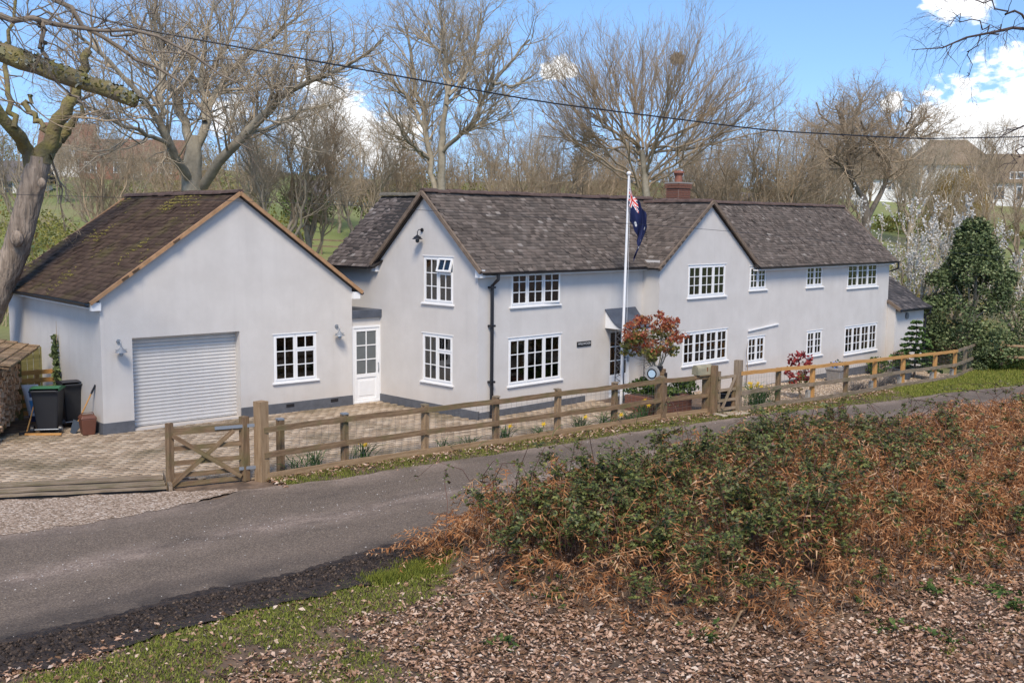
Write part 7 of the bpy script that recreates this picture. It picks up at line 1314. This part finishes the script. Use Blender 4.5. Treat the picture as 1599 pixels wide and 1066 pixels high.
m_bram = MI('bramble_leaf', [(0, (.04, .05, .016)), (.35, (.085, .105, .028)), (.65, (.15, .17, .042)), (.85, (.25, .255, .07)), (.94, (.19, .085, .045)), (1, (.15, .05, .035))], .5, .4, .25); tag(npmesh('bramble_leaves', V, F, m_bram), 'green and purple tinged bramble leaves on the bank', 'bramble', kind='stuff')
# clods in the mud
n = 5200; w = rs.uniform(0, 1, n); X = rs.uniform(-7.5, .5, n); Yv = np.interp(X, EDGE_X, EDGE_Y) - .06 - w*.95; s = rs.uniform(.008, .032, (n, 1)); C = np.stack([X, Yv, T(X, Yv) + .05], -1); an = rs.uniform(0, PI, n); ex_ = np.stack([np.cos(an), np.sin(an), 0*an], -1)*s*1.3; ey_ = np.stack([-np.sin(an), np.cos(an), 0*an], -1)*s; ez_ = np.array([[0, 0, 1.]])*s*.8
V = np.stack([C + ex_, C + ey_, C - ex_, C - ey_, C + ez_, C - ez_], 1).reshape(-1, 3); F = (np.array([[0, 1, 4], [1, 2, 4], [2, 3, 4], [3, 0, 4], [1, 0, 5], [2, 1, 5], [3, 2, 5], [0, 3, 5]])[None] + (np.arange(n)*6)[:, None, None]).reshape(-1, 3); tag(npmesh('mud_clods', V, F, MI('clod', [(0, (.015, .011, .009)), (.7, (.05, .035, .026)), (1, (.12, .085, .06))], .8)), 'dark crumbled soil clods at the muddy edge of the lane', 'mud', kind='stuff')
# long canes standing clear of the mound
X, Yv, m = in_thicket(420, rs, .35); n = len(X); b = np.stack([X, Yv, T(X, Yv) + .25], -1); a = rs.uniform(0, 2*PI, n); dh = np.stack([np.cos(a), np.sin(a), 0*a], -1); Ht = ((.5 + .75*m)*rs.uniform(.8, 1.2, n))[:, None]; Lh = rs.uniform(.3, 1.6, n)[:, None]
P = np.stack([b, b + z*Ht*.6 + dh*Lh*.1, b + z*Ht*.95 + dh*Lh*.3, b + z*Ht*.98 + dh*Lh*.62, b + z*Ht*.72 + dh*Lh], 1) + rs.normal(0, .03, (n, 5, 3)); V, F = tubes(P, np.array([[.006, .0055, .005, .004, .002]])*np.ones((n, 1)), 4); tag(npmesh('bramble_shoots', V, F, M('shoot', (.07, .035, .03), .7, .3, 3, col2=(.17, .09, .06))), 'long arching bramble shoots standing above the mound', 'bramble', kind='stuff')
C = on_lines(P, 1500, rs, .45) + rs.normal(0, .02, (1500, 3)); V, F = leaflets(C, rs, .027); tag(npmesh('shoot_leaves', V, F, m_bram), 'leaves on the long bramble shoots', 'bramble', kind='stuff')
# foxglove-like green rosettes on the leaf litter, right of centre
rosettes = [(1100, 905), (1135, 885), (1180, 890), (1300, 880), (1345, 868), (1420, 850), (1475, 870), (1510, 915), (1560, 930), (1590, 955), (1460, 930), (1385, 985), (1480, 1000), (1340, 940), (820, 900), (1500, 850), (1555, 860), (1110, 1000), (870, 935), (780, 1010)]
C = np.concatenate([np.array(PX(*p))[None] + rs.normal(0, .12, (26, 3))*[1, 1, 0] + [0, 0, .06] for p in rosettes]); C[:, 2] = T(C[:, 0], C[:, 1]) + rs.uniform(.02, .12, len(C)); V, F = leaflets(C, rs, .034); tag(npmesh('ground_ivy', V, F, m_leaf_mid), 'low bright green leaf rosettes between the dead leaves', 'leaves', kind='stuff')
# sticks
for k, (p, q, r, lab) in enumerate((((720, 932), (810, 970), .012, 'dark curved fallen branch on the leaves left of the brambles'), ((1135, 1000), (1170, 955), .016, 'short snapped orange brown stick lying on the leaves'), ((1165, 960), (1172, 938), .009, 'thin pale stick standing out of the leaves'), ((745, 765), (800, 758), .006, 'thin dark bramble cane arching over the lane'), ((1140, 735), (1215, 690), .022, 'pale dead branch lying across the brambles'))):
    a, b = PX(*p), PX(*q)
    if k == 3: a = PX(746, 800); pts = [a, a + up*.42 + Vector((.03, 0, 0)), a + Vector((.28, 0, .5)), a + Vector((.75, .1, .42)), a + Vector((1.2, .2, .25))]
    elif k == 4: a, b = at(1155, 742, 15.5), at(1222, 690, 17.2); pts = [a, (a + b)/2 + up*.03, b]
    else: pts = [a + up*.03, (a*.6 + b*.4) + up*.16 + Vector((.08, .12, 0)), b + up*.05]
    o = MB().tube(pts, [r] + [r*.85]*(len(pts) - 2) + [r*.5], 7).build('fallen_branch' if k != 3 else 'bramble_cane', m_wood_pale if k in (1, 4) else m_bark_dark, smooth=True); tag(o, lab, 'branch')
